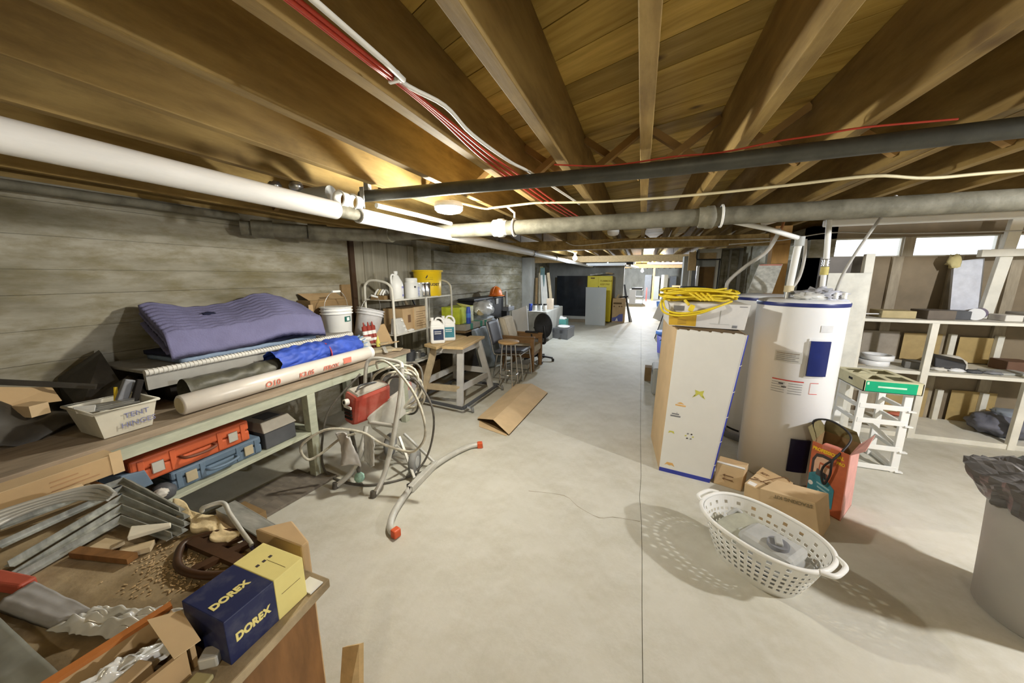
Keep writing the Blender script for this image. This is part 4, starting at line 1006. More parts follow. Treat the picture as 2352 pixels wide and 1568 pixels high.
mb = MB(); mb.box(-3.395, -3.36, 3.20, 3.34, 0.8, 1.55); mb.build('upright_board', CARDD, label='narrow brown board standing against the wall behind the cartons', cat='board')
mb = MB(); mb.hexa([(-2.92, 3.20, 0.84), (-2.86, 3.20, 0.84), (-2.80, 3.38, 0.84), (-2.88, 3.40, 0.84), (-2.96, 3.22, 1.06), (-2.95, 3.22, 1.06), (-2.90, 3.36, 1.08), (-2.92, 3.37, 1.08)]); mb.build('wood_wedge', CARD, label='brown wood wedge leaning beside the red cartridges', cat='wedge')
for k, (p, s, rz, m, lb) in enumerate((
        ((-2.72, 2.83, 0.853), (0.10, 0.34, 0.022), 24, INKBR, 'dark framed strip lying behind the film roll end'),
        ((-2.62, 2.96, 0.857), (0.16, 0.26, 0.03), -30, mat('buff paper', (0.42, 0.36, 0.25), 0.8), 'buff folded paper stack on the bench end'),
        ((-2.55, 3.04, 0.852), (0.12, 0.22, 0.012), -65, WOODP, 'flat pale wood scrap at the bench corner'),
        ((-2.78, 3.06, 0.895), (0.08, 0.30, 0.012), -72, WOODP, 'long pale lath across the bench end scraps'),
        ((-2.66, 3.10, 0.905), (0.05, 0.28, 0.010), -80, CARDL, 'tan lath on top of the bench end scraps'),
        ((-2.52, 2.90, 0.88), (0.035, 0.16, 0.008), 50, ALU, 'grey metal strip lying on the buff paper'))):
    mb = MB(); mb.obox(p, s, rotz(rz) @ rotm('X', (0, 0, 0, 6, 9, 12)[k])); mb.build('scrap_%s' % ('strip', 'paper', 'wood', 'lath', 'lath', 'metal')[k], m, label=lb, cat='scrap', bev=0.002)
t = thing('yellow_bottle', 'small yellow nozzle bottle on the bench end before the cartridges', 'bottle', (-2.74, 3.05, 0.84))
mb = MB(); mb.lathe([(0.022, 0), (0.024, 0.05), (0.014, 0.075), (0.006, 0.12)], (-2.74, 3.05, 0.87), 14); mb.build('body', mat('yellow bottle plastic', (0.62, 0.56, 0.10), 0.4), t)
mb = MB(); mb.blob((-2.80, 2.93, 0.90), (0.05, 0.05, 0.06), 4, 0.3); mb.build('clear_bag', BAG, label='small clear bag beside the yellow bottle', cat='bag')
# ================================================================ METAL RACK against the left wall
t = thing('wire_rack', 'white metal rack with rounded end frames beyond the workbench', 'rack', (-3.0, 4.1, 0))
RXF, RXB = -2.80, -3.22
for y in (3.42, 4.80):
    mb = MB(); mb.tube(sm([(RXF, y, 0.0), (RXF, y, 0.9), (RXF, y, 1.42), (RXF - 0.03, y, 1.53), (RXF - 0.12, y, 1.58), (RXB + 0.12, y, 1.60), (RXB + 0.03, y, 1.56), (RXB, y, 1.45), (RXB, y, 0.9), (RXB, y, 0.0)], 5), 0.015, 10); mb.build('end_frame', WPAINT if y < 4 else mat('cream tube', (0.60, 0.57, 0.48), 0.45, var=0.1), t)
mb = MB(); mb.box(RXF - 0.012, RXF + 0.012, 4.10, 4.125, 0.4, 1.37); mb.build('upright', WPAINT, t)
for z in (0.50, 0.93, 1.36):
    mb = MB(); mb.box(RXF - 0.015, RXF + 0.005, 3.42, 4.80, z - 0.012, z + 0.008); mb.build('front_rail', WPAINT, t)
    mb = MB(); mb.box(RXB, RXF - 0.015, 3.42, 4.80, z - 0.006, z); mb.build('shelf', WPAINT, t)
    mb = MB(); mb.box(RXB - 0.005, RXB + 0.01, 3.42, 4.80, z - 0.012, z + 0.008); mb.build('back_rail', WPAINT, t)
ZT = 1.3605
def jug(name, label, loc, s, m, lab, lab2, rz=0, group=None):
    t = thing(name, label, 'jug', loc, rz, group)
    mb = MB()
    mb.lathe([(0.070 * s, 0), (0.078 * s, 0.006 * s), (0.078 * s, 0.16 * s), (0.070 * s, 0.19 * s), (0.030 * s, 0.265 * s), (0.019 * s, 0.275 * s), (0.019 * s, 0.292 * s)], (0, 0, 0), 24); mb.build('body', m, t, local=True)
    mb = MB(); mb.lathe([(0.022 * s, 0.285 * s), (0.022 * s, 0.312 * s), (0.018 * s, 0.314 * s)], (0, 0, 0), 18); mb.build('cap', WPLAST, t, local=True)
    mb = MB(); mb.tube(sm([(0, -0.025 * s, 0.272 * s), (0, -0.06 * s, 0.275 * s), (0, -0.079 * s, 0.25 * s), (0, -0.080 * s, 0.20 * s), (0, -0.072 * s, 0.17 * s)], 5), 0.011 * s, 8); mb.build('handle', m, t, local=True)
    mb = MB(); arc_label(mb, 0.0788 * s, -5, 45, 0.03 * s, 0.15 * s); mb.build('label', lab, t, local=True)
    if lab2:
        for z in (0.035, 0.125):
            mb = MB(); arc_label(mb, 0.0793 * s, -3, 43, z * s, (z + 0.022) * s); mb.build('label_band', lab2, t, local=True)
    return t
jug('white_jug', 'tall white jug with a lilac label on the rack top shelf', (-2.90, 3.62, ZT), 1.12, WPLAST, mat('pale label', (0.68, 0.69, 0.74), 0.6), mat('lilac band', (0.25, 0.25, 0.52), 0.6))
t = thing('white_canister', 'white round canister with a black plug on the rack top shelf', 'canister', (-2.90, 3.93, ZT))
mb = MB(); mb.lathe([(0.088, 0), (0.092, 0.01), (0.092, 0.20), (0.075, 0.215), (0.080, 0.22), (0.080, 0.26), (0.072, 0.266)], (-2.90, 3.93, ZT), 26); mb.build('body', WPLAST, t)
mb = MB(); mb.cyl((-2.815, 3.89, ZT + 0.15), (-2.806, 3.885, ZT + 0.15), 0.012, 12); mb.build('plug', BLACK, t)
mb = MB(); mb.box(-2.809, -2.806, 3.945, 3.985, ZT + 0.03, ZT + 0.15); mb.build('blue_label', mat('blue white label', (0.45, 0.48, 0.66), 0.6, var=0.4, scale=30), t)
for k in range(3):
    t = thing('paint_can', ['left', 'middle', 'right'][k] + ' of the three small shiny cans before the yellow pail', 'can', (-2.88, 4.07 + 0.10 * k, ZT), group='small cans on the rack')
    mb = MB(); mb.lathe([(0.045, 0), (0.047, 0.005), (0.047, 0.19), (0.040, 0.20), (0.040, 0.203)], (0, 0, 0), 20); mb.build('body', GLASSB if k == 0 else CHROME, t, local=True)
    mb = MB(); mb.lathe([(0.049, 0.19), (0.049, 0.197)], (0, 0, 0), 20); mb.build('rim', STEEL, t, local=True)
t = thing('yellow_pail', 'large yellow mixing pail on the far end of the rack top shelf', 'pail', (-2.98, 4.44, ZT))
mb = MB(); mb.lathe([(0.185, 0), (0.19, 0.006), (0.205, 0.37), (0.197, 0.37), (0.18, 0.012), (0.0001, 0.012)], (-2.98, 4.44, ZT), 36); mb.build('shell', YEL, t)
mb = MB(); mb.lathe([(0.205, 0.352), (0.228, 0.356), (0.228, 0.372), (0.205, 0.378)], (-2.98, 4.44, ZT), 36); mb.build('rim', YEL, t)
aa = math.atan2(-4.44, 2.98)
cx_, cy_ = -2.98, 4.44
dirv = V((math.cos(aa), math.sin(aa), 0)); tan = V((-math.sin(aa), math.cos(aa), 0))
def onpail(off, z, r=0.206): 
    a = aa + off / r
    return (cx_ + (r - 0.006) * math.cos(a), cy_ + (r - 0.006) * math.sin(a), ZT + z), V((-math.sin(a), math.cos(a), 0))
for k, ch in enumerate('MIXING BUCKET'):
    p, tg = onpail(-0.205 + k * 0.0305, 0.155)
    if ch != ' ': text(t, ch, 0.050, p, tg, (0, 0, 1), INK, bold=0.0014)
p, tg = onpail(0.02, 0.245); 
mb = MB(); mb.bar(V(p) - tg * 0.055 + dirv * 0.004, V(p) + tg * 0.055 + dirv * 0.004, 0.004, 0.002); mb.build('printed_line', INK, t)
mb = MB(); mb.prism([V(p) + tg * a + V((0, 0, b)) + dirv * 0.005 for a, b in ((-0.05, 0.02), (-0.03, 0.05), (-0.015, 0.065), (-0.02, 0.035), (-0.035, 0.015))], dirv * 0.001); mb.build('emblem', INK, t)
mb = MB(); mb.bar(V(p) + tg * 0.0 + dirv * 0.005 + V((0, 0, 0.028)), V(p) + tg * 0.055 + dirv * 0.004 + V((0, 0, 0.028)), 0.015, 0.001); mb.build('printed_word', INK, t)
# left end top shelf box of small fittings, middle shelf
t = thing('fittings_tray', 'low brown tray of white plumbing fittings on the near end of the rack', 'tray', (-3.08, 3.55, ZT))
mb = MB(); mb.box(-3.18, -2.98, 3.47, 3.60, ZT, ZT + 0.05); mb.build('tray_body', CARDD, t)
for k in range(4):
    mb = MB(); mb.tube(sm([(-3.14 + 0.04 * k, 3.50, ZT + 0.055), (-3.12 + 0.04 * k, 3.54, ZT + 0.12), (-3.10 + 0.04 * k, 3.57, ZT + 0.075)], 4), 0.013, 8)
    mb.build('plumbing_fitting', WPLAST if k != 1 else mat('aged cream plastic', (0.55, 0.46, 0.26), 0.5), label=['first', 'second', 'third', 'fourth'][k] + ' white fitting standing in the low brown tray on the rack', cat='fitting', group='fittings in the tray')
t = thing('mid_shelf_carton', 'brown carton with a pale handwritten face on the rack middle shelf', 'carton', (-2.98, 3.95, 0.9305))
mb = MB(); mb.box(-3.15, -2.84, 3.64, 4.16, 0.9305, 1.235); mb.build('body', CARD, t, bev=0.003)
mb = MB(); mb.box(-2.842, -2.825, 3.86, 4.17, 0.935, 1.24); mb.build('pale_face', CARDL, t)
mb = MB()
for k in range(7): mb.box(-2.8248, -2.8244, 3.90, 4.12 - 0.03 * (k % 3), 0.98 + 0.032 * k, 0.986 + 0.032 * k)
mb.build('handwriting', INKBR, t)
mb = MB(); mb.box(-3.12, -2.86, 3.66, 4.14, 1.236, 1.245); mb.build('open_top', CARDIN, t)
mb = MB(); mb.box(-2.8398, -2.8392, 3.74, 3.80, 1.05, 1.15); mb.build('print', INKBR, t)
t = thing('clear_case', 'clear plastic case standing before the carton on the rack middle shelf', 'case', (-2.87, 3.55, 0.9305))
mb = MB(); mb.hexa([(-2.90, 3.46, 0.9305), (-2.80, 3.48, 0.9305), (-2.80, 3.68, 0.9305), (-2.90, 3.68, 0.9305), (-2.89, 3.47, 1.13), (-2.82, 3.48, 1.13), (-2.82, 3.60, 1.13), (-2.89, 3.62, 1.13)]); mb.build('shell', BAG, t, bev=0.008)
for z in (0.97, 1.02, 1.10):
    mb = MB(); mb.blob((-2.81, 3.64 - (z - 0.97) * 0.5, z), (0.016, 0.02, 0.014), int(z * 100), 0.3); mb.build('clasp', WPLAST, t)
mb = MB(); mb.blob((-2.84, 3.78, 0.945), (0.03, 0.07, 0.018), 8, 0.4); mb.build('white_rags', PAPER, label='crumpled white tissue on the rack middle shelf', cat='rag')
for k, (p, q, r, m, lb) in enumerate((((-3.05, 4.22, 0.935), (-3.2, 4.14, 1.34), 0.02, WOODP, 'pale wood handle leaning in the rack behind the jugs'), ((-3.1, 4.45, 0.935), (-3.2, 4.32, 1.34), 0.012, BLACK, 'black rod leaning in the rack behind the jugs'))):
    mb = MB(); mb.cyl(p, q, r, 10); mb.build('leaning_rod', m, label=lb, cat='rod')
mb = MB(); mb.box(-3.20, -3.17, 4.56, 4.70, 0.94, 1.12); mb.build('dark_tile', mat('olive tile', (0.07, 0.06, 0.035), 0.5), label='dark square plate standing at the back of the rack', cat='plate')
mb = MB(); mb.box(-3.39, -3.36, 4.85, 5.05, 0.9, 1.22); mb.build('wall_board', CARDD, label='small dark board standing on the wall behind the lime carton', cat='board')
# lower shelf of the rack
for k, (y, r, h, m, lb) in enumerate(((3.62, 0.10, 0.15, mat('pale green tub', (0.50, 0.52, 0.46), 0.5), 'pale plastic tub on the rack lower shelf'), (3.86, 0.07, 0.14, GREYD, 'dark tin on the rack lower shelf'), (4.02, 0.06, 0.10, STEEL, 'steel tin on the rack lower shelf'))):
    mb = MB(); mb.lathe([(r * 0.9, 0), (r, h * 0.9), (r * 1.05, h), (r * 0.9, h)], (-2.93, y, 0.5005), 22); mb.build('tub', m, label=lb, cat='tub')
mb = MB(); mb.box(-2.86, -2.79, 3.52, 3.72, 0.41, 0.487); mb.build('tan_carton', CARD, label='flat tan carton hung below the rack lower shelf front', cat='carton')
for k in range(5):
    mb = MB(); mb.blob((-2.92 + 0.03 * (k % 2), 4.14 + 0.10 * k, 0.525), (0.04, 0.045, 0.03), k, 0.5, 5)
    mb.build('metal_part', STEEL if k % 2 else GREYD, label=['first', 'second', 'third', 'fourth', 'fifth'][k] + ' metal part along the rack lower shelf, counted from the bench', cat='metal part', group='metal parts on the rack')
t = thing('white_floor_carton', 'grey white carton with red print on the floor under the rack', 'carton', (-2.72, 3.5, 0))
mb = MB(); mb.box(-2.95, -2.66, 3.32, 3.62, 0.0, 0.42); mb.build('body', mat('grey white card', (0.48, 0.47, 0.47), 0.7), t, bev=0.004)
mb = MB(); mb.box(-2.6598, -2.6594, 3.42, 3.50, 0.24, 0.34); mb.build('red_print', PINKS, t)
for k in range(3):
    mb = MB(); mb.box(-3.12 + 0.03 * k, -2.98, 3.75 + 0.33 * k, 4.03 + 0.33 * k, 0, 0.33)
    mb.build('dark_carton', CARDD, label=['nearest', 'middle', 'farthest'][k] + ' of the dark cartons standing on the floor under the rack', cat='carton', group='dark floor cartons')
# ================================================================ AIRLESS PAINT SPRAYER
t = thing('paint_sprayer', 'red paint sprayer on a grey tube cart beside the bench leg', 'sprayer', (-1.95, 2.0, 0))
sl = [(-1.80, 1.85, 0.02), (-1.79, 1.95, 0.12), (-1.76, 2.05, 0.40), (-1.74, 2.14, 0.72), (-1.74, 2.18, 0.93)]
mb = MB(); mb.tube(sm(sl, 4), 0.020, 12); mb.build('leg', ALU, t)
mb = MB(); mb.tube(sm([(-2.16, 1.83, 0.02), (-2.08, 1.90, 0.10), (-2.02, 1.95, 0.24), (-2.02, 2.05, 0.45)], 4), 0.020, 12); mb.build('leg', ALU, t)
mb = MB(); mb.tube(sm([(-2.10, 2.12, 0.48), (-2.15, 2.2, 0.72), (-2.13, 2.22, 0.92), (-2.06, 2.24, 0.97), (-1.9, 2.24, 0.97), (-1.78, 2.22, 0.96), (-1.74, 2.18, 0.93)], 5), 0.016, 10); mb.build('handle', ALU, t)
mb = MB(); mb.tube([(-2.02, 2.08, 0.47), (-1.76, 2.08, 0.48)], 0.017, 10); mb.tube([(-2.0, 2.1, 0.42), (-1.75, 2.04, 0.36)], 0.012, 8); mb.build('cross_tube', ALU, t)
for p in ((-1.805, 1.835, 0.012), (-2.165, 1.82, 0.012)):
    mb = MB(); mb.cyl((p[0], p[1], 0.0), (p[0], p[1] + 0.01, 0.045), 0.024, 12); mb.build('foot_cap', HOSED, t)
bd = [(-2.235, 2.02, 0.47), (-2.09, 1.98, 0.46), (-1.905, 2.21, 0.52), (-2.03, 2.26, 0.54), (-2.22, 2.04, 0.735), (-2.06, 2.0, 0.70), (-1.885, 2.22, 0.775), (-2.03, 2.27, 0.79)]
mb = MB(); mb.hexa(bd); mb.build('motor_cover', SPRED, t, bev=0.03)
c8 = [V(p) for p in bd]
top = [c8[4], c8[5], c8[6], c8[7]]
cc = sum(top, V()) / 4
mb = MB(); mb.hexa([cc + (p - cc) * 0.86 + V((0, 0, -0.004)) for p in top] + [cc + (p - cc) * 0.80 + V((0, 0, 0.008)) for p in top]); mb.build('top_plate', mat('dusty grey plate', (0.40, 0.37, 0.32), 0.7, var=0.2), t)
mb = MB(); mb.tube(sm([cc + V((-0.04, -0.08, 0.0)), cc + V((-0.03, -0.05, 0.03)), cc + V((0.02, 0.05, 0.03)), cc + V((0.04, 0.08, 0.0))], 4), 0.008, 8); mb.build('carry_grip', GREYD, t)
fn = (c8[1] - c8[0]).cross(c8[4] - c8[0]).normalized()
if fn.y > 0: fn = -fn
fc = (c8[0] + c8[1] + c8[4] + c8[5]) / 4
mb = MB(); mb.cyl(fc + V((0, 0, 0.065)), fc + V((0, 0, 0.065)) + fn * 0.035, 0.026, 16); kn_ = mb.build('knob', mat('dusty cream knob', (0.6, 0.58, 0.52), 0.6), t)
mb = MB(); mb.cyl(fc + V((0, 0, 0.065)) + fn * 0.034, fc + V((0, 0, 0.065)) + fn * 0.038, 0.014, 12); mb.build('knob_centre', DARKIN, kn_)
for k in range(4):
    z = 0.02 - 0.03 * k
    mb = MB(); mb.bar(fc + V((-0.05, 0.014, z)) + fn * 0.008, fc + V((0.05, -0.014, z)) + fn * 0.008, 0.010, 0.02); mb.build('vent_slot', DARKIN if k else OFFW, t)
mb = MB(); mb.hexa([p * 1.0 for p in (V((-1.99, 2.07, 0.42)), V((-1.85, 2.20, 0.44)), V((-1.80, 2.28, 0.50)), V((-2.0, 2.2, 0.5)), V((-2.02, 2.05, 0.52)), V((-1.86, 2.24, 0.68)), V((-1.82, 2.30, 0.74)), V((-2.0, 2.2, 0.6)))]); mb.build('pump_housing', ALU, t, bev=0.01)
mb = MB(); mb.cyl((-2.06, 1.93, 0.46), (-2.03, 1.94, 0.10), 0.016, 10); mb.build('intake_tube', HOSED, t)
mb = MB(); mb.lathe([(0.03, 0), (0.04, 0.02), (0.035, 0.05), (0.015, 0.07)], (-2.02, 1.93, 0.035), 16); mb.build('strainer', mat('mint strainer', (0.30, 0.48, 0.38), 0.6, var=0.4, scale=30), t)
mb = MB(); mb.grid(lambda u, v: (-2.14 + 0.17 * u + 0.02 * v + 0.012 * noise.noise(V((u * 6, v * 6, 1))), 1.86 + 0.03 * math.sin(u * 5 + v * 3), 0.46 - 0.27 * v * (1 - 0.12 * math.sin(u * 3))), 18, 20, (0, 0.012, 0)); mb.build('rag', mat('grey white rag', (0.55, 0.53, 0.50), 0.95, var=0.1), label='grey white rag hung on the sprayer pump', cat='rag')
mb = MB(); mb.grid(lambda u, v: (-1.96 + 0.15 * u - 0.02 * v + 0.014 * noise.noise(V((u * 6, v * 6, 5))), 1.93 + 0.03 * math.sin(u * 4 + 1), 0.45 - 0.28 * v * (1 - 0.3 * abs(u - 0.4))), 18, 20, (0, 0.004, 0)); mb.build('bag', BAG, label='dusty clear bag hung beside the grey rag on the sprayer', cat='bag')
for (x, y) in ((-1.70, 2.22), (-2.10, 2.40)):
    mb = MB(); mb.lathe([(0.045, -0.022), (0.095, -0.026), (0.105, -0.012), (0.105, 0.012), (0.095, 0.026), (0.045, 0.022)], (x, y, 0.106), 28, rot=rotz(18) @ rotm('Y', 90)); w_ = mb.build('wheel', RUBBER, t)
    mb = MB(); mb.cyl(V((x, y, 0.106)) - rotz(18) @ V((0.027, 0, 0)), V((x, y, 0.106)) + rotz(18) @ V((0.027, 0, 0)), 0.05, 20); mb.build('hub', GREYPANEL, w_)
mb = MB(); mb.tube([(-1.70, 2.22, 0.106), (-2.10, 2.40, 0.106)], 0.010, 8); mb.tube([(-1.78, 2.10, 0.30), (-1.78, 2.25, 0.11)], 0.012, 8); mb.build('axle', ALU, t)
# hoses
def P(x, y, z): return V((x, y, z))
h1 = [(-2.02, 1.93, 0.44), (-2.13, 1.88, 0.40), (-2.24, 1.80, 0.30), (-2.32, 1.74, 0.26), (-2.335, 1.70, 0.36), (-2.28, 1.72, 0.44), (-2.14, 1.80, 0.515), (-1.93, 1.90, 0.48), (-1.77, 1.93, 0.40), (-1.60, 1.97, 0.35), (-1.50, 1.98, 0.37), (-1.43, 2.0, 0.47), (-1.44, 2.02, 0.60), (-1.52, 2.04, 0.77), (-1.66, 2.06, 0.92), (-1.80, 2.08, 1.0), (-1.93, 2.12, 0.98), (-2.0, 2.2, 0.9)]
cable('spray_hose', h1, 0.010, HOSE, 'long pale hose looping in front of the sprayer and bench leg', 'hose', 6)
h2 = [(-2.33, 2.34, 0.78), (-2.40, 2.05, 0.55), (-2.42, 1.96, 0.30), (-2.41, 1.93, 0.10), (-2.33, 1.92, 0.015), (-2.1, 1.90, 0.012), (-1.9, 1.95, 0.012), (-1.72, 2.12, 0.012), (-1.66, 2.25, 0.06), (-1.60, 2.3, 0.2), (-1.56, 2.32, 0.42), (-1.58, 2.32, 0.60), (-1.70, 2.34, 0.76), (-1.80, 2.36, 0.80)]
cable('dark_hose', h2, 0.009, HOSED, 'dark hose sweeping to the floor around the sprayer', 'hose', 6)
random.seed(3)
for k in range(6):
    c = V((-1.93 + 0.02 * random.uniform(-1, 1), 2.36 + 0.035 * k - 0.06, 0.68 - 0.012 * k))
    rx = 0.235 - 0.018 * (k % 4); rz_ = 0.235 - 0.02 * ((k * 2) % 5)
    pts = []
    for i in range(30):
        a = 2 * math.pi * i / 30
        wob = 1 + 0.07 * math.sin(2 * a + k) + 0.04 * math.sin(3 * a + 2 * k)
        pts.append(c + V((rx * math.cos(a) * wob * 0.86 + 0.04 * math.sin(a), 0.05 * math.sin(a * 2 + k) + 0.03 * math.cos(a), rz_ * math.sin(a) * wob)))
    mb = MB(); mb.tube(pts, 0.011 - 0.001 * (k % 2), 8, closed=True)
    mb.build('hose_coil', HOSE if k % 3 != 2 else HOSED, label=['front', 'second', 'third', 'fourth', 'fifth', 'rearmost'][k] + ' loop of the hose coil hung behind the sprayer handle', cat='hose', group='hose coil on the sprayer')

# ================================================================ S-SHAPED STAND LEG lying on the floor
t = thing('tube_stand_base', 'grey S-shaped tubular stand base with orange end caps on the floor', 'stand base', (-1.5, 2.2, 0))
pts = sm([(-1.355, 1.565, 0.026), (-1.42, 1.575, 0.026), (-1.475, 1.635, 0.026), (-1.53, 1.76, 0.026), (-1.585, 2.0, 0.026), (-1.60, 2.2, 0.026), (-1.575, 2.42, 0.026), (-1.53, 2.60, 0.026), (-1.465, 2.75, 0.026), (-1.40, 2.81, 0.026), (-1.36, 2.825, 0.026)], 6)
mb = MB(); mb.tube(pts[4:-4], 0.0235, 12); mb.build('foot_tube', ALU, t)
mb = MB(); mb.bar((-1.575, 1.98, 0.028), (-1.60, 2.38, 0.028), 0.05, 0.056); mb.build('sleeve', ALU, t, bev=0.008)
mb = MB(); mb.bar((-1.355, 1.560, 0.028), (-1.40, 1.572, 0.028), 0.052, 0.056); mb.build('end_cap', mat('orange red cap', (0.62, 0.10, 0.03), 0.45, var=0.15), t, bev=0.008)
mb = MB(); mb.bar((-1.355, 2.83, 0.028), (-1.40, 2.805, 0.028), 0.052, 0.056); mb.build('end_cap', _M['orange red cap'], t, bev=0.008)
for k, (p, q) in enumerate((((-1.62, 2.10, 0.045), (-1.86, 2.24, 0.30)), ((-1.60, 2.36, 0.045), (-1.86, 2.30, 0.30)))):
    mb = MB(); mb.bar(p, q, 0.022, 0.018); mb.build('arm', ALU, t, bev=0.003)
mb = MB(); mb.bar((-1.655, 2.15, 0.05), (-1.72, 2.20, 0.05), 0.05, 0.004); mb.build('bracket', ALU, t)
mb = MB(); mb.prism([(-1.62, 2.0, 0.001), (-1.56, 1.96, 0.001), (-1.60, 2.05, 0.001)], (0, 0, 0.05)); mb.build('gusset', DARKIN, t)

# ================================================================ FLATTENED CARTON on the floor
t = thing('floor_carton_sleeve', 'long flattened cardboard sleeve lying open on the concrete floor', 'carton', (-1.4, 3.9, 0))
def hx(mb, q, th=0.004): mb.prism(q, (0, 0, th))
A0, A1, A2 = V((-1.69, 3.40, 0.02)), V((-1.43, 3.27, 0.095)), V((-1.20, 3.15, 0.012))
B0, B1, B2 = V((-1.70, 4.78, 0.02)), V((-1.42, 4.68, 0.085)), V((-1.15, 4.58, 0.012))
mb = MB(); hx(mb, [A0, A1, B1, B0]); mb.build('upper_panel', CARDL, t)
mb = MB(); hx(mb, [A1, A2, B2, B1]); mb.build('side_panel', CARDL, t)
mb = MB(); hx(mb, [A0 - V((0, 0, .017)), A2 - V((0, 0, .010)), B2 - V((0, 0, .010)), B0 - V((0, 0, .017))], 0.003); mb.build('bottom_panel', CARDIN, t)
mb = MB(); hx(mb, [A0 + V((0.02, 0.02, -0.018)), A0 + V((0.10, -0.16, -0.018)), A2 + V((-0.02, -0.02, -0.010)), A2 + V((-0.03, 0.02, -0.010))], 0.003); mb.build('end_flap', CARDL, t)
mb = MB(); mb.prism([V((-1.33, 3.95, 0.0605)), V((-1.28, 3.93, 0.046)), V((-1.275, 4.02, 0.045)), V((-1.325, 4.04, 0.059))], (0, 0, 0.0045)); mb.build('print', mat('faded print', (0.40, 0.24, 0.12), 0.8), t)

# ================================================================ SAWHORSE-LIKE STAND, dolly, jugs
t = thing('plank_stand', 'grey painted wooden stand with two pale pine planks on top', 'stand', (-2.3, 4.0, 0))
GW = mat('grey white painted wood', (0.47, 0.46, 0.44), 0.7, var=0.14, scale=5)
ft = {'a': (-2.06, 3.66), 'b': (-2.62, 3.60), 'c': (-1.99, 4.50), 'd': (-2.60, 4.56)}
tp = {'a': (-2.10, 3.79), 'b': (-2.46, 3.76), 'c': (-2.10, 4.30), 'd': (-2.46, 4.30)}
for k in ft:
    mb = MB(); mb.bar((*ft[k], 0.0), (*tp[k], 0.755), 0.085, 0.04, (0, 1, 0)); mb.build('leg', GW if k != 'b' else mat('bare stand wood', (0.44, 0.35, 0.22), 0.7, var=0.15), t, bev=0.003)
def lerp(k, z):
    f = z / 0.755; return V((ft[k][0] + (tp[k][0] - ft[k][0]) * f, ft[k][1] + (tp[k][1] - ft[k][1]) * f, z))
for a, b, z in (('a', 'b', 0.24), ('a', 'c', 0.24), ('c', 'd', 0.30), ('b', 'd', 0.30)):
    mb = MB(); mb.bar(lerp(a, z), lerp(b, z), 0.035, 0.075); mb.build('rail', GW if a + b != 'ab' else _M['bare stand wood'], t)
for a, b in (('a', 'b'), ('a', 'c'), ('c', 'd'), ('b', 'd')):
    mb = MB(); mb.bar(lerp(a, 0.715), lerp(b, 0.715), 0.03, 0.075); mb.build('apron', GW, t)
mb = MB(); mb.hexa([(-2.28, 3.64, 0.757), (-2.01, 3.68, 0.757), (-2.09, 4.50, 0.757), (-2.31, 4.47, 0.757), (-2.28, 3.64, 0.792), (-2.01, 3.68, 0.792), (-2.09, 4.50, 0.792), (-2.31, 4.47, 0.792)]); mb.build('plank', PINE, t, bev=0.004)
mb = MB(); mb.hexa([(-2.57, 3.68, 0.757), (-2.32, 3.575, 0.757), (-2.34, 4.42, 0.757), (-2.56, 4.46, 0.757), (-2.57, 3.68, 0.792), (-2.32, 3.575, 0.792), (-2.34, 4.42, 0.792), (-2.56, 4.46, 0.792)]); mb.build('plank', PINE, t, bev=0.004)
for k, (x, y) in enumerate(((-2.44, 3.80), (-2.41, 4.02))):
    t = thing('cleaner_jug', ['nearer', 'farther'][k] + ' of two white jugs with navy labels on the pine planks', 'jug', (x, y, 0.7925), 38, 'white jugs on the stand')
    mb = MB(); mb.hexa([(-0.075, -0.05, 0), (0.075, -0.05, 0), (0.075, 0.05, 0), (-0.075, 0.05, 0), (-0.075, -0.05, 0.20), (0.075, -0.05, 0.20), (0.075, 0.05, 0.20), (-0.075, 0.05, 0.20)]); mb.build('body', WPLAST, t, local=True, bev=0.018)
    mb = MB(); mb.hexa([(-0.072, -0.046, 0.195), (0.072, -0.046, 0.195), (0.072, 0.046, 0.195), (-0.072, 0.046, 0.195), (-0.06, -0.022, 0.245), (0.02, -0.022, 0.245), (0.02, 0.022, 0.245), (-0.06, 0.022, 0.245)]); mb.build('shoulder', WPLAST, t, local=True, bev=0.010)
    mb = MB(); mb.cyl((-0.05, 0, 0.24), (-0.05, 0, 0.275), 0.018, 16); mb.build('cap', WPLAST, t, local=True)
    mb = MB(); mb.tube(sm([(-0.02, 0, 0.24), (0.0, 0, 0.268), (0.045, 0, 0.262), (0.07, 0, 0.225), (0.072, 0, 0.19)], 4), 0.011, 8); mb.build('handle', WPLAST, t, local=True)
    mb = MB(); mb.box(-0.045, 0.06, -0.0525, -0.0505, 0.04, 0.155); lb_ = mb.build('label', mat('navy jug label', (0.03, 0.045, 0.10), 0.5, var=0.5, scale=14) if k == 0 else TEAL, t, local=True)
    for z in (0.125, 0.105):
        mb = MB(); mb.box(-0.035, 0.035, -0.0535, -0.0524, z, z + 0.008); mb.build('label_line', PAPER, lb_, local=True)
    t.scale = (1.22, 1.22, 1.22)
t = thing('caster_dolly', 'black metal frame on casters under the plank stand', 'dolly', (-2.2, 4.0, 0))
for p, q in (((-2.66, 3.60, 0.07), (-1.93, 3.50, 0.07)), ((-1.93, 3.50, 0.07), (-1.89, 4.52, 0.07)), ((-2.62, 4.50, 0.07), (-1.89, 4.52, 0.07)), ((-2.66, 3.60, 0.07), (-2.62, 4.50, 0.07))):
    mb = MB(); mb.bar(p, q, 0.035, 0.03); mb.build('rail', GREYD, t)
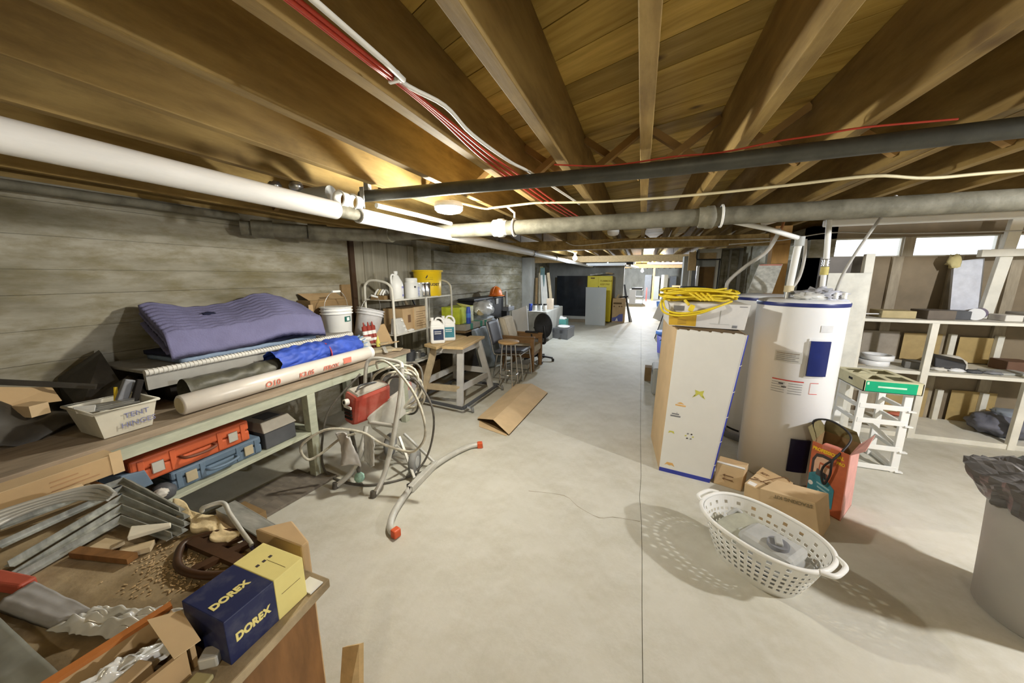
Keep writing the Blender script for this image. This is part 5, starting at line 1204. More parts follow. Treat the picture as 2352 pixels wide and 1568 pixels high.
for x, y in ((-1.84, 3.58), (-1.82, 4.50), (-2.68, 3.66), (-2.66, 4.46)):
    mb = MB(); mb.lathe([(0.012, -0.016), (0.034, -0.014), (0.036, 0), (0.034, 0.014), (0.012, 0.016)], (x, y, 0.037), 18, rot=rotz(25) @ rotm('Y', 90)); w_ = mb.build('caster', RUBBER, t)
    mb = MB(); mb.bar((x, y, 0.04), (x - 0.06 if x > -2.2 else x + 0.04, y - 0.03, 0.08), 0.04, 0.008); mb.build('fork', CHROME, w_)

# ================================================================ STACK TABLE by the rack with carton, bags, case
t = thing('packed_bench', 'low dark bench draped with a grey tarp between rack and chairs', 'bench', (-3.0, 5.6, 0))
mb = MB(); mb.box(-3.30, -2.62, 4.90, 6.35, 0.74, 0.78); mb.build('top', CARDD, t)
mb = MB(); mb.box(-3.28, -2.72, 4.95, 6.3, 0.05, 0.74); mb.build('body', mat('dark carcass', (0.10, 0.085, 0.06), 0.8, var=0.3), t)
mb = MB(); mb.grid(lambda u, v: (-2.62 + 0.05 * math.sin(u * 14) * v + 0.16 * v + 0.02 * noise.noise(V((u * 8, v * 4, 2))), 5.12 + 0.95 * u, 0.775 - 0.75 * v), 40, 20, (0.004, 0, 0)); mb.build('grey_tarp', TARPG, label='grey tarp hanging down the front of the packed bench', cat='tarp')
t = thing('taped_long_box', 'long pale box closed with green tape along the packed bench edge', 'box', (-2.68, 5.4, 0.78))
mb = MB(); mb.box(-2.80, -2.60, 4.88, 5.95, 0.7805, 0.875); mb.build('body', mat('grey brown card', (0.36, 0.33, 0.27), 0.7, var=0.15), t, bev=0.004)
for y in (5.05, 5.42, 5.60):
    mb = MB(); mb.box(-2.802, -2.598, y, y + 0.09, 0.7815, 0.877); mb.build('tape', GREENT, t)
mb = MB(); mb.box(-2.86, -2.585, 5.62, 6.0, 0.876, 0.882); mb.build('pale_lid', OFFW, t)
t = thing('lime_carton', 'lime green and yellow carton on the packed bench beside the rack', 'carton', (-2.85, 5.2, 0.878))
mb = MB(); mb.box(-3.05, -2.72, 4.90, 5.40, 0.878, 1.15); mb.build('body', LIME, t, bev=0.004)
mb = MB(); mb.box(-2.7195, -2.7185, 5.14, 5.40, 0.885, 1.14); mb.build('white_print', mat('white lime print', (0.66, 0.68, 0.45), 0.6, var=0.3, scale=20), t)
mb = MB(); mb.hexa([(-2.78, 5.10, 1.15), (-2.70, 5.10, 1.15), (-2.70, 5.3, 1.15), (-2.78, 5.3, 1.15), (-2.86, 5.05, 1.21), (-2.80, 5.05, 1.21), (-2.70, 5.3, 1.155), (-2.78, 5.3, 1.155)]); mb.build('raised_flap', mat('yellow flap', (0.70, 0.66, 0.2), 0.6), t)
t = thing('blue_bottle', 'tall blue bottle standing before the lime green carton', 'bottle', (-2.65, 5.08, 0.878))
mb = MB(); mb.lathe([(0.036, 0), (0.040, 0.01), (0.040, 0.20), (0.034, 0.23), (0.030, 0.26), (0.030, 0.275)], (-2.65, 5.08, 0.878), 20); mb.build('body', BLUE, t)
mb = MB(); mb.lathe([(0.0405, 0.10), (0.0405, 0.17)], (-2.65, 5.08, 0.878), 20, cap0=False, cap1=False); mb.build('label', BLUEL, t)
mb = MB(); mb.blob((-2.86, 6.1, 1.02), (0.17, 0.33, 0.16), 4, 0.25, 3, 30); mb.build('white_bag', BAG, label='puffy white plastic bag on the packed bench under the hard hat', cat='bag')
mb = MB(); mb.blob((-2.80, 5.85, 0.97), (0.06, 0.10, 0.07), 9, 0.25); mb.build('tan_bag', mat('tan paper', (0.50, 0.40, 0.22), 0.8), label='tan paper parcel showing through the puffy white bag', cat='parcel')
mb = MB(); mb.blob((-2.80, 5.85, 0.82), (0.22, 0.42, 0.12), 6, 0.3, 3, 28); mb.build('grey_bag', TARPG, label='grey plastic sheet heaped below the puffy white bag', cat='bag')
t = thing('black_tool_chest', 'black tool chest behind the white bag against the wall', 'tool chest', (-3.15, 6.7, 0.78))
mb = MB(); mb.box(-3.36, -3.02, 6.05, 7.6, 0.72, 1.16); mb.build('body', BLACK, t, bev=0.02)
mb = MB(); mb.box(-3.36, -3.0, 6.0, 7.65, 1.165, 1.21); mb.build('lid', BLACK, t, bev=0.01)
for y in (6.25, 7.1):
    mb = MB(); mb.box(-3.02, -3.0, y, y + 0.12, 1.04, 1.16); mb.build('latch', STEEL, t)
mb = MB(); mb.box(-3.3, -2.7, 6.4, 7.7, 0.0, 0.72); mb.build('chest_support', mat('dark carcass', (0.1, 0.085, 0.06), 0.8), label='dark cabinet carrying the black tool chest', cat='cabinet', bev=0.01)
t = thing('hard_hat', 'orange hard hat lying on the black tool chest', 'hard hat', (-3.05, 7.2, 1.21))
mb = MB(); mb.lathe([(0.155, 0.0), (0.150, 0.05), (0.13, 0.12), (0.09, 0.17), (0.045, 0.195), (0.0001, 0.20)], (-3.05, 7.2, 1.225), 28, sx=0.9, sy=1.12); mb.build('shell', ORANGE, t)
mb = MB(); mb.lathe([(0.15, 0.0), (0.19, -0.008), (0.19, -0.002), (0.15, 0.012)], (-3.02, 7.16, 1.225), 28, sx=0.95, sy=1.1); mb.build('brim', ORANGE, t)
mb = MB(); mb.tube(ringpts((-3.05, 7.2, 1.225), 0.197, 'x', 10, 170, 14), 0.014, 8); mb.build('ridge', ORANGE, t)
t = thing('grey_power_tool', 'grey bench tool on a stand right of the white bag', 'power tool', (-2.75, 7.1, 0.72))
mb = MB(); mb.box(-2.80, -2.66, 6.98, 7.35, 0.9, 0.99); mb.build('body', GREYP, t, bev=0.012)
mb = MB(); mb.box(-2.85, -2.72, 7.02, 7.2, 0.72, 0.90); mb.build('base', BLACK, t, bev=0.006)
mb = MB(); mb.box(-2.74, -2.68, 7.05, 7.15, 0.99, 1.03); mb.build('pad', OFFW, t)
mb = MB(); mb.cyl((-2.97, 7.62, 0.72), (-2.97, 7.62, 1.3), 0.03); mb.build('grey_post', GREYPANEL, label='grey post beside the black tool chest', cat='post')
# white sheet of board leaning
mb = MB(); mb.hexa([(-2.29, 6.44, 0.0), (-2.05, 6.63, 0.0), (-2.05, 6.66, 0.0), (-2.29, 6.47, 0.0), (-2.43, 6.55, 0.95), (-2.19, 6.78, 1.05), (-2.19, 6.81, 1.05), (-2.43, 6.58, 0.95)])
mb.build('white_board', WHITE, label='white board leaning upright behind the wooden armchair', cat='board')
# ledge with jars
t = thing('concrete_ledge', 'low concrete ledge carrying small jars along the left wall', 'ledge', (-2.8, 9.2, 0))
mb = MB(); mb.box(-3.1, -2.15, 8.3, 10.2, 0, 0.78); mb.build('body', CONC2, t, bev=0.02)
for k, (px, py, m) in enumerate(((-2.60, 8.4, BLUE), (-2.48, 8.4, OFFW), (-2.36, 8.45, GLASSB), (-2.25, 8.5, OFFW))):
    t = thing('jar', ['blue can at the left end', 'first white jar', 'clear jar in the middle', 'second white jar'][k] + ' in the row on the concrete ledge', 'jar', (px, py, 0.78), group='jars on the ledge')
    mb = MB(); mb.lathe([(0.045, 0), (0.048, 0.01), (0.048, 0.13), (0.04, 0.15)], (0, 0, 0), 16); mb.build('body', m, t, local=True)
    mb = MB(); mb.lathe([(0.047, 0.15), (0.047, 0.18)], (0, 0, 0), 16); mb.build('lid', BLACK if k else BLUE, t, local=True)
mb = MB(); mb.box(-2.33, -2.18, 8.95, 9.15, 0.78, 1.06); mb.build('cream_carton', mat('cream card', (0.58, 0.47, 0.35), 0.7), label='cream carton at the end of the jar row', cat='carton', bev=0.004)
mb = MB(); mb.box(-2.55, -2.25, 8.2, 8.36, 0.781, 0.79); mb.build('white_tray', PAPER, label='flat white tray before the jars', cat='tray')
mb = MB(); mb.lathe([(0.09, 0), (0.11, 0.03), (0.08, 0.05)], (-2.25, 9.7, 0.78), 20); mb.build('grey_disc', GREYPANEL, label='grey round part on the far end of the ledge', cat='part')
# lumber leaning in the corner
lum = [(-3.02, 10.6, -3.02, 1.95, 0.10, 'yellow green plank', mat('yellow plank', (0.42, 0.38, 0.17), 0.7)), (-2.93, 10.0, -3.0, 1.6, 0.07, 'dark brown plank', CARDD), (-2.82, 10.0, -2.9, 1.75, 0.07, 'grey brown plank', STUD),
       (-2.58, 10.0, -2.76, 1.68, 0.14, 'wide white plank', OFFW), (-2.66, 9.95, -2.84, 1.68, 0.07, 'narrow white plank', OFFW), (-2.32, 9.9, -2.62, 1.75, 0.08, 'long tan plank', WOODP)]
for k, (xa, y, xb, z, w, nm, m) in enumerate(lum):
    mb = MB(); mb.bar((xa, y, 0.02), (xb, y + 0.3, z), w, 0.03, (0, 1, 0)); mb.build('leaning_plank', m, label=nm + ' leaning in the corner past the concrete ledge', cat='plank', group='planks leaning in the corner', bev=0.003)
for k in range(3):
    mb = MB(); mb.cyl((-2.80 + 0.045 * k, 10.15, 0.4), (-2.87 + 0.045 * k, 10.3, 1.9), 0.022, 10); mb.build('green_tube', mat('blue green tube', (0.12, 0.20, 0.19), 0.45), label=['left', 'middle', 'right'][k] + ' of three blue green tubes leaning among the planks', cat='tube', group='blue green tubes')

# ================================================================ CHAIRS
t = thing('round_stool', 'chrome stool with a round wooden top before the grey chair', 'stool', (-1.80, 4.72, 0))
mb = MB(); mb.lathe([(0.14, 0.665), (0.158, 0.672), (0.160, 0.695), (0.150, 0.703), (0.0001, 0.703)], (-1.80, 4.72, 0), 30); mb.build('seat', mat('stool wood', (0.50, 0.32, 0.15), 0.5, var=0.15), t)
for k in range(4):
    a = R(40 + 90 * k); c, s_ = math.cos(a), math.sin(a)
    mb = MB(); mb.tube([(-1.80 + 0.10 * c, 4.72 + 0.10 * s_, 0.668), (-1.80 + 0.15 * c, 4.72 + 0.15 * s_, 0.02), (-1.80 + 0.155 * c, 4.72 + 0.155 * s_, 0.0)], 0.011, 8); mb.build('leg', CHROME, t)
mb = MB(); mb.tube(ringpts((-1.80, 4.72, 0.20), 0.138, 'z')[:-1], 0.008, 8, closed=True); mb.build('foot_ring', CHROME, t)

t = thing('grey_stacking_chair', 'chrome framed chair with grey vinyl seat and back behind the stool', 'chair', (-1.92, 5.2, 0))
mb = MB(); mb.grid(lambda u, v: (-2.14 + 0.46 * u, 5.0 + 0.44 * v, 0.475 + 0.02 * u - 0.012 * math.sin(math.pi * v)), 8, 8, (0, 0, 0.04)); mb.build('seat', SEAT, t)
mb = MB(); mb.grid(lambda u, v: (-2.17 - 0.10 * u - 0.02 * math.sin(math.pi * v), 5.02 + 0.40 * v, 0.56 + 0.36 * u), 8, 8, (0.035, 0, 0)); mb.build('backrest', SEAT, t)
for y in (4.99, 5.45):
    mb = MB(); mb.tube(sm([(-2.29, y, 0.93), (-2.20, y, 0.60), (-2.16, y, 0.43), (-2.06, y, 0.41), (-1.76, y, 0.435), (-1.70, y, 0.40), (-1.66, y, 0.0)], 4), 0.011, 8); mb.build('side_frame', CHROME, t)
    mb = MB(); mb.tube([(-2.10, y, 0.42), (-2.18, y, 0.0)], 0.011, 8); mb.build('leg', CHROME, t)
    mb = MB(); mb.tube([(-2.18, y, 0.012), (-1.66, y, 0.012)], 0.010, 8); mb.build('skid', CHROME, t)
mb = MB(); mb.tube([(-1.72, 4.99, 0.42), (-1.72, 5.45, 0.42)], 0.010, 8); mb.build('cross_bar', CHROME, t)

t = thing('wooden_armchair', 'brown wooden armchair with cream cushions behind the grey chair', 'armchair', (-1.92, 5.85, 0))
for y in (5.60, 6.12):
    mb = MB(); mb.box(-2.30, -1.66, y, y + 0.05, 0.58, 0.615); mb.build('arm', OAK, t, bev=0.006)
    mb = MB(); mb.box(-2.28, -1.70, y + 0.012, y + 0.038, 0.50, 0.58); mb.build('arm_panel', OAK, t)
    for x in (-1.74, -2.26):
        mb = MB(); mb.box(x, x + 0.07, y, y + 0.05, 0, 0.58); mb.build('leg', OAK, t, bev=0.004)
    mb = MB(); mb.box(-2.2, -1.72, y + 0.01, y + 0.04, 0.24, 0.31); mb.build('side_rail', OAK, t)
mb = MB(); mb.box(-2.22, -1.68, 5.655, 6.115, 0.31, 0.44); mb.build('seat_cushion', CREAMF, t, bev=0.03)
mb = MB(); mb.hexa([(-2.22, 5.66, 0.45), (-2.10, 5.66, 0.45), (-2.10, 6.11, 0.45), (-2.22, 6.11, 0.45), (-2.36, 5.66, 0.92), (-2.25, 5.66, 0.92), (-2.25, 6.11, 0.92), (-2.36, 6.11, 0.92)]); mb.build('back_cushion', CREAMF, t, bev=0.03)
mb = MB(); mb.box(-1.73, -1.70, 5.65, 6.12, 0.26, 0.32); mb.build('front_rail', OAK, t)
mb = MB(); mb.box(-2.10, -1.80, 5.66, 6.0, 0.02, 0.10); mb.build('underseat_tray', OFFW, label='pale tray on the floor beneath the wooden armchair', cat='tray')

t = thing('office_chair', 'black swivel office chair with an oval back seen from behind', 'office chair', (-1.62, 6.6, 0))
ocx, ocy = -1.83, 6.42
for k in range(5):
    a = R(10 + 72 * k)
    e = (ocx + 0.30 * math.cos(a), ocy + 0.30 * math.sin(a), 0.065)
    mb = MB(); mb.bar((ocx, ocy, 0.11), e, 0.04, 0.028); l_ = mb.build('base_arm', BLACK, t)
    mb = MB(); mb.lathe([(0.006, -0.022), (0.028, -0.02), (0.028, 0.02), (0.006, 0.022)], (e[0], e[1], 0.03), 14, rot=rotz(30 + 50 * k) @ rotm('Y', 90)); mb.build('caster', BLACK, l_)
mb = MB(); mb.cyl((ocx, ocy, 0.1), (ocx, ocy, 0.40), 0.025); mb.build('gas_lift', BLACK, t)
mb = MB(); mb.lathe([(0.20, 0), (0.24, 0.02), (0.235, 0.06), (0.20, 0.08)], (ocx - 0.02, ocy, 0.40), 26, sy=0.95); mb.build('seat', mat('grey seat fabric', (0.23, 0.225, 0.21), 0.9), t)
br = rotz(-48) @ rotm('Y', 80)
mb = MB(); mb.lathe([(0.02, -0.03), (0.16, -0.028), (0.19, -0.01), (0.19, 0.012), (0.16, 0.03), (0.02, 0.034)], (ocx + 0.13, ocy - 0.10, 0.72), 28, rot=br, sx=1.28); mb.build('backrest', BLACKF, t)
mb = MB(); mb.tube(sm([(ocx, ocy, 0.385), (ocx + 0.15, ocy - 0.13, 0.38), (ocx + 0.19, ocy - 0.16, 0.46), (ocx + 0.155, ocy - 0.13, 0.72)], 4), 0.022, 8); mb.build('back_stem', BLACK, t)
for s_ in (-1, 1):
    mb = MB(); mb.tube(sm([(ocx - 0.03, ocy + 0.20 * s_, 0.40), (ocx - 0.03, ocy + 0.27 * s_, 0.42), (ocx - 0.05, ocy + 0.28 * s_, 0.60)], 4), 0.018, 8); mb.build('arm_post', BLACK, t)
    mb = MB(); mb.box(ocx - 0.17, ocx + 0.09, ocy + 0.28 * s_ - 0.04, ocy + 0.28 * s_ + 0.04, 0.60, 0.635); mb.build('arm_pad', BLACK, t, bev=0.012)
# grey tote and contents
t = thing('grey_tote', 'open grey plastic tote on the floor beyond the office chair', 'tote', (-1.95, 9.3, 0))
q0 = [(-2.25, 9.05), (-1.72, 8.85), (-1.68, 9.55), (-2.2, 9.7)]
cq = V((-1.96, 9.29, 0))
for k in range(4):
    a, b = V((*q0[k], 0)), V((*q0[(k + 1) % 4], 0))
    ai, bi = a + (cq - a) * 0.06, b + (cq - b) * 0.06
    up = V((0, 0, 0.29))
    mb = MB(); mb.hexa([a, b, bi, ai, a + up + (a - cq) * 0.05, b + up + (b - cq) * 0.05, bi + up + (b - cq) * 0.05, ai + up + (a - cq) * 0.05]); mb.build('wall', GREYP, t)
mb = MB(); mb.prism([(x, y, 0.004) for x, y in q0], (0, 0, 0.01)); mb.build('bottom', GREYD, t)
for k in (0.25, 0.7):
    p = V((*q0[0], 0.21)).lerp(V((*q0[1], 0.21)), k)
    mb = MB(); mb.obox(p + V((-0.02, -0.045, 0)), (0.06, 0.04, 0.09), rotz(-20)); mb.build('clip', GREYD, t)
mb = MB(); mb.tube(ringpts((-1.9, 9.2, 0.30), 0.14, 'z'), 0.03, 8); mb.build('white_hose', WPLAST, label='white looped hose in the grey tote', cat='hose')
mb = MB(); mb.box(-2.28, -1.95, 9.75, 10.1, 0, 0.42); mb.build('teal_tote', mat('teal tote plastic', (0.10, 0.34, 0.30), 0.5), label='teal tote behind the open grey tote', cat='tote', bev=0.01)
mb = MB(); mb.blob((-2.12, 9.9, 0.44), (0.15, 0.12, 0.06), 3, 0.4); mb.build('white_items', WPLAST, label='white plastic parts piled on the teal tote', cat='part')
# ================================================================ WATER HEATERS
def heater(loc, label, r, h, front):
    t = thing('water_heater', label, 'water heater', loc)
    mb = MB(); mb.lathe([(r * 0.97, 0.0), (r, 0.01), (r, h - 0.045)], (0, 0, 0), 56); mb.build('jacket', WHITE, t, local=True)
    mb = MB(); mb.lathe([(r + 0.004, h - 0.05), (r + 0.006, h - 0.03), (r + 0.004, h - 0.022)], (0, 0, 0), 56, cap0=False, cap1=False); mb.build('rim_band', mat('navy band', (0.02, 0.03, 0.16), 0.35), t, local=True)
    mb = MB(); mb.lathe([(r + 0.003, h - 0.026), (r - 0.01, h - 0.008), (r - 0.05, h), (0.0001, h + 0.004)], (0, 0, 0), 56); mb.build('lid', WHITE, t, local=True)
    return t
def onjack(t, r, a0, a1, z0, z1, m, name, off=0.002, n=10, thick=0.0):
    mb = MB()
    vs = []
    for k in range(n + 1):
        a = R(a0 + (a1 - a0) * k / n)
        for rr in ((r + off,) if thick == 0 else (r + off, r + off + thick)):
            for z in (z0, z1):
                vs.append((rr * math.cos(a), rr * math.sin(a), z))
    w = 2 if thick == 0 else 4
    fs = []
    for k in range(n):
        b, c = k * w, (k + 1) * w
        if thick == 0:
            fs.append((b, c, c + 1, b + 1))
        else:
            fs += [(b + 2, c + 2, c + 3, b + 3), (b, b + 1, c + 1, c), (b + 1, b + 3, c + 3, c + 1), (b, c, c + 2, b + 2)]
    if thick:
        fs += [(0, 2, 3, 1), (n * w, n * w + 1, n * w + 3, n * w + 2)]
    mb.add(vs, fs)
    return mb.build(name, m, t, local=True)
HR, HH = 0.288, 1.475
ht = heater((1.215, 3.40, 0), 'tall white water heater with navy access panels behind the white carton', HR, HH, -104)
# angle facing the camera is about -110 degrees
onjack(ht, HR, -92, -68, 0.915, 1.180, mat('navy panel', (0.012, 0.022, 0.13), 0.3), 'access_panel', 0.003, 10, 0.016)
onjack(ht, HR, -94, -66, 0.90, 1.195, WHITE, 'panel_frame', 0.001, 10, 0.006)
onjack(ht, HR, -97, -72, 0.13, 0.40, mat('dark navy panel', (0.012, 0.010, 0.045), 0.35), 'access_panel', 0.003, 10, 0.016)
onjack(ht, HR, -82, -66, 1.245, 1.295, mat('silver badge', (0.62, 0.63, 0.64), 0.4), 'badge', 0.001, 8, 0.003)
onjack(ht, HR, -132, -98, 1.00, 1.085, mat('rating plate', (0.62, 0.62, 0.58), 0.6), 'rating_plate', 0.002, 8)
rpl = bpy.data.objects['rating_plate']
for k in range(5):
    onjack(ht, HR, -130, -102 - 4 * (k % 2), 1.012 + 0.014 * k, 1.015 + 0.014 * k, INKBR if k == 4 else GREYP, 'plate_line', 0.003, 8).parent = rpl
onjack(ht, HR, -131, -92, 0.855, 0.863, RED, 'red_line', 0.002, 8)
for k in range(5):
    onjack(ht, HR, -131, -114, 0.835 - 0.019 * k, 0.838 - 0.019 * k, GREYP, 'notice_line', 0.002, 5)
    onjack(ht, HR, -110, -93, 0.835 - 0.019 * k, 0.838 - 0.019 * k, GREYP, 'notice_line', 0.002, 5)
for a in (-122, -118):
    onjack(ht, HR, a, a + 6, 0.825 - 0.024 * (a > -120), 0.833 - 0.024 * (a > -120), INK, 'notice_symbol', 0.003, 4)
for z in (0.77, 0.855):
    onjack(ht, HR, -84, -73, z, z + 0.004, RED, 'small_notice', 0.002, 5)
onjack(ht, HR, -84, -83.4, 0.77, 0.859, PINKS, 'small_notice', 0.002, 3)
mb = MB(); mb.cyl((-0.055, -HR + 0.005, 0.05), (-0.058, -HR - 0.045, 0.05), 0.022, 14); mb.cyl((-0.058, -HR - 0.045, 0.05), (-0.058, -HR - 0.05, 0.05), 0.03, 14); mb.build('drain_valve', OFFW, ht, local=True)
for x, z in ((-0.10, HH), (0.12, HH)):
    mb = MB(); mb.cyl((x, 0.0, HH), (x, 0.0, HH + 0.05), 0.02, 12); mb.build('nipple', STEEL, ht, local=True)
h2 = heater((1.20, 4.12, 0), 'second white water heater standing behind the taller front one', 0.285, 1.47, 0)
onjack(h2, 0.285, -160, -154, 0.95, 1.30, BLACK, 'black_strip', 0.002, 4)
onjack(h2, 0.285, -166, -148, 0.80, 0.806, RED, 'red_line', 0.002, 4)
for k in range(5):
    onjack(h2, 0.285, -166, -149, 0.785 - 0.02 * k, 0.789 - 0.02 * k, GREYP, 'notice_line', 0.002, 4)
onjack(h2, 0.285, -152, -125, 0.08, 0.10, BLACK, 'base_slot', 0.002, 4)
mb = MB(); mb.lathe([(0.335, 0.0), (0.345, 0.02), (0.345, 0.06), (0.335, 0.065), (0.33, 0.02)], (1.2, 4.12, 0.001), 40, cap1=False); mb.build('drain_pan', GREYP, label='grey drain pan ring around the foot of the second heater', cat='pan')
# pipes over the heaters
t = thing('heater_riser', 'thick white plastic riser pipe standing on the front water heater', 'pipe', (1.11, 3.40, 1.53))
mb = MB(); mb.tube([(1.12, 3.40, 1.525), (1.13, 3.38, 1.86), (1.13, 3.36, 1.90)], 0.024, 14); mb.build('pipe_run', WPLAST, t)
mb = MB(); mb.cyl((1.12, 3.40, 1.525), (1.12, 3.40, 1.575), 0.033, 16); mb.build('collar', mat('cream brass', (0.60, 0.52, 0.34), 0.5), t)
mb = MB(); mb.cyl((1.13, 3.36, 1.88), (1.13, 3.36, 1.95), 0.032, 16); mb.build('elbow', GREYPANEL, t)
mb = MB(); mb.tube([(1.13, 3.36, 1.935), (0.87, 3.2, 2.0), (0.56, 3.02, 2.05)], 0.018, 12); mb.build('branch', WPLAST, t)
t = thing('second_riser', 'white riser with a flexible joint on the right side of the front heater', 'pipe', (1.34, 3.40, 1.53))
mb = MB(); mb.tube([(1.335, 3.40, 1.525), (1.33, 3.4, 1.66)], 0.018, 12); mb.build('pipe_run', WPLAST, t)
mb = MB(); mb.lathe([(0.020, 0), (0.026, 0.01), (0.020, 0.02), (0.026, 0.03), (0.020, 0.04), (0.026, 0.05), (0.020, 0.06)], (1.33, 3.40, 1.72), 16); mb.build('flex_joint', STEEL, t)
mb = MB(); mb.cyl((1.33, 3.4, 1.66), (1.33, 3.4, 1.72), 0.026, 14); mb.build('yellowed_collar', mat('yellowed tape', (0.58, 0.50, 0.16), 0.6), t)
mb = MB(); mb.tube([(1.33, 3.4, 1.78), (1.30, 3.38, 2.07)], 0.019, 12); mb.build('upper_pipe', WPLAST, t)
cable('heater_power_cable', [(1.40, 3.36, 1.50), (1.43, 3.36, 1.66), (1.50, 3.36, 1.86), (1.58, 3.3, 2.1), (1.62, 3.3, 2.2)], 0.010, mat('grey cable', (0.42, 0.41, 0.38), 0.5), 'grey power cable rising from the front heater to the joists')
cable('heater_hose', [(0.80, 3.95, 1.50), (0.80, 3.93, 1.60), (0.92, 3.9, 1.74), (1.05, 3.85, 1.86), (1.10, 3.8, 1.98), (1.12, 3.8, 2.06)], 0.017, mat('grey hose', (0.45, 0.43, 0.39), 0.5, var=0.2), 'curved grey hose rising behind the yellow cord', 'hose')
cable('thin_side_hose', [(1.16, 3.55, 1.50), (1.24, 3.6, 1.62), (1.26, 3.6, 1.78), (1.25, 3.6, 1.95)], 0.012, mat('grey hose', (0.45, 0.43, 0.39)), 'thin grey tube bending up right of the thick white riser', 'tube')
cable('copper_tube', [(1.12, 3.8, 2.0), (1.14, 3.8, 2.1), (1.16, 3.82, 2.22)], 0.012, COPPER, 'short bright copper tube above the curved grey hose', 'tube')
mb = MB(); mb.hexa([(0.92, 3.72, 1.5), (1.10, 3.70, 1.5), (1.10, 3.72, 1.5), (0.92, 3.74, 1.5), (1.04, 3.95, 1.76), (1.22, 3.93, 1.76), (1.22, 3.95, 1.76), (1.04, 3.97, 1.76)]); 
mb.build('heater_manual', mat('grey manual page', (0.42, 0.42, 0.38), 0.8, var=0.3, scale=25), label='grey manual sheet with a red heading propped on the rear heater', cat='manual')
mb = MB(); mb.hexa([(1.03, 3.925, 1.722), (1.20, 3.905, 1.722), (1.20, 3.91, 1.722), (1.03, 3.93, 1.722), (1.043, 3.945, 1.758), (1.215, 3.925, 1.758), (1.215, 3.93, 1.758), (1.043, 3.95, 1.758)])
mb.build('manual_heading', mat('red heading', (0.42, 0.12, 0.08), 0.6), label='red heading strip on the propped manual sheet', cat='label')
mb = MB(); mb.blob((1.30, 3.33, 1.495), (0.13, 0.10, 0.055), 7, 0.7, 5, 30); mb.build('film_bag', mat('bluish clear film', (0.50, 0.51, 0.56), 0.12, var=0.25, spec=0.8), label='crumpled clear film bag on top of the front heater', cat='bag')
mb = MB(); mb.blob((1.20, 3.24, 1.495), (0.09, 0.05, 0.03), 2, 0.6, 5); mb.build('clear_sachet', BAG, label='flat clear sachet on the heater lid edge', cat='sachet')
for k in range(2):
    mb = MB(); mb.cyl((1.36 + 0.05 * k, 3.24, 1.485), (1.36 + 0.05 * k, 3.24, 1.53), 0.016, 12)
    mb.build('plastic_plug', WPLAST, label=['left', 'right'][k] + ' white plastic plug standing on the heater lid', cat='plug', group='plugs on the heater lid')
mb = MB(); mb.box(1.71, 2.04, 4.28, 4.32, 0.05, 1.68); mb.build('cream_board', mat('cream board', (0.66, 0.65, 0.58), 0.6), label='tall cream board standing behind the front water heater', cat='board', bev=0.003)
mb = MB(); mb.bar((2.06, 4.34, 0.05), (2.06, 4.42, 1.86), 0.07, 0.05, (0, 1, 0)); mb.build('white_stud', WPAINT, label='white painted stud standing beside the cream board', cat='stud', bev=0.003)
mb = MB(); mb.box(1.72, 2.05, 4.5, 4.53, 0.05, 1.84); mb.build('grey_board', mat('grey brown board', (0.17, 0.155, 0.14), 0.7, var=0.1), label='grey brown board standing behind the cream board', cat='board')
mb = MB(); mb.box(1.43, 1.60, 5.00, 5.14, 0, 2.226); mb.build('timber_post', POSTW, label='stained brown timber post left of the bright windows', cat='post', bev=0.006)
mb = MB(); mb.bar((1.36, 3.62, 2.07), (4.8, 3.62, 2.085), 0.055, 0.055); mb.build('white_duct', WPLAST, label='long white square conduit running behind the drain to the right', cat='conduit', bev=0.01)
mb = MB(); mb.bar((0.95, 3.7, 2.09), (1.35, 3.55, 2.20), 0.02, 0.03); mb.build('white_bracket', WPLAST, label='short white slanted pipe behind the drain near the heaters', cat='pipe')
cable('window_cable', [(0.9, 4.6, 2.0), (1.4, 4.6, 2.03), (1.8, 4.6, 2.09), (2.3, 4.6, 2.06), (3.2, 4.6, 2.05), (4.6, 4.6, 2.06)], 0.006, mat('grey cable', (0.42, 0.41, 0.38)), 'thin grey cable drooping above the bright windows')

# ================================================================ BIG CARTON, YELLOW CORD
t = thing('tall_white_carton', 'tall white faced carton with printed marks beside the water heater', 'carton', (0.44, 3.2, 0))
f0, f1, f2, f3 = V((0.250, 2.995, 0)), V((0.628, 2.935, 0)), V((0.755, 2.985, 1.225)), V((0.293, 2.995, 1.232))
_n = (f1 - f0).cross(f3 - f0)
f2.y = f0.y - (_n.x * (f2.x - f0.x) + _n.z * (f2.z - f0.z)) / _n.y
dp = V((-0.05, 0.66, 0))
bk = [f0 + dp, f1 + V((0.03, 0.62, 0)), f2 + V((0.02, 0.60, 0)), f3 + V((-0.065, 0.62, 0.03))]
mb = MB(); mb.hexa([f0, f1, bk[1], bk[0], f3, f2, bk[2], bk[3]]); mb.build('body', CARDL, t)
nrm = (f1 - f0).cross(f3 - f0).normalized()
if nrm.y > 0: nrm = -nrm
def fp(u, v, o=0.003): 
    a = f0.lerp(f1, u); b = f3.lerp(f2, u)
    return a.lerp(b, v) + nrm * o
mb = MB(); mb.hexa([fp(0, 0.012, 0), fp(1, 0.012, 0), fp(1, 0.012, .003), fp(0, 0.012, .003), fp(0, 1, 0), fp(1, 1, 0), fp(1, 1, .003), fp(0, 1, .003)]); wf_ = mb.build('white_face', mat('white carton face', (0.73, 0.725, 0.69), 0.6, var=0.02), t)
BLUEB = mat('carton blue border', (0.035, 0.05, 0.33), 0.5)
mb = MB(); mb.hexa([fp(0, 0, .0035), fp(1, 0, .0035), fp(1, 0, .005), fp(0, 0, .005), fp(0, .028, .0035), fp(1, .028, .0035), fp(1, .028, .005), fp(0, .028, .005)]); mb.build('blue_border', BLUEB, t)
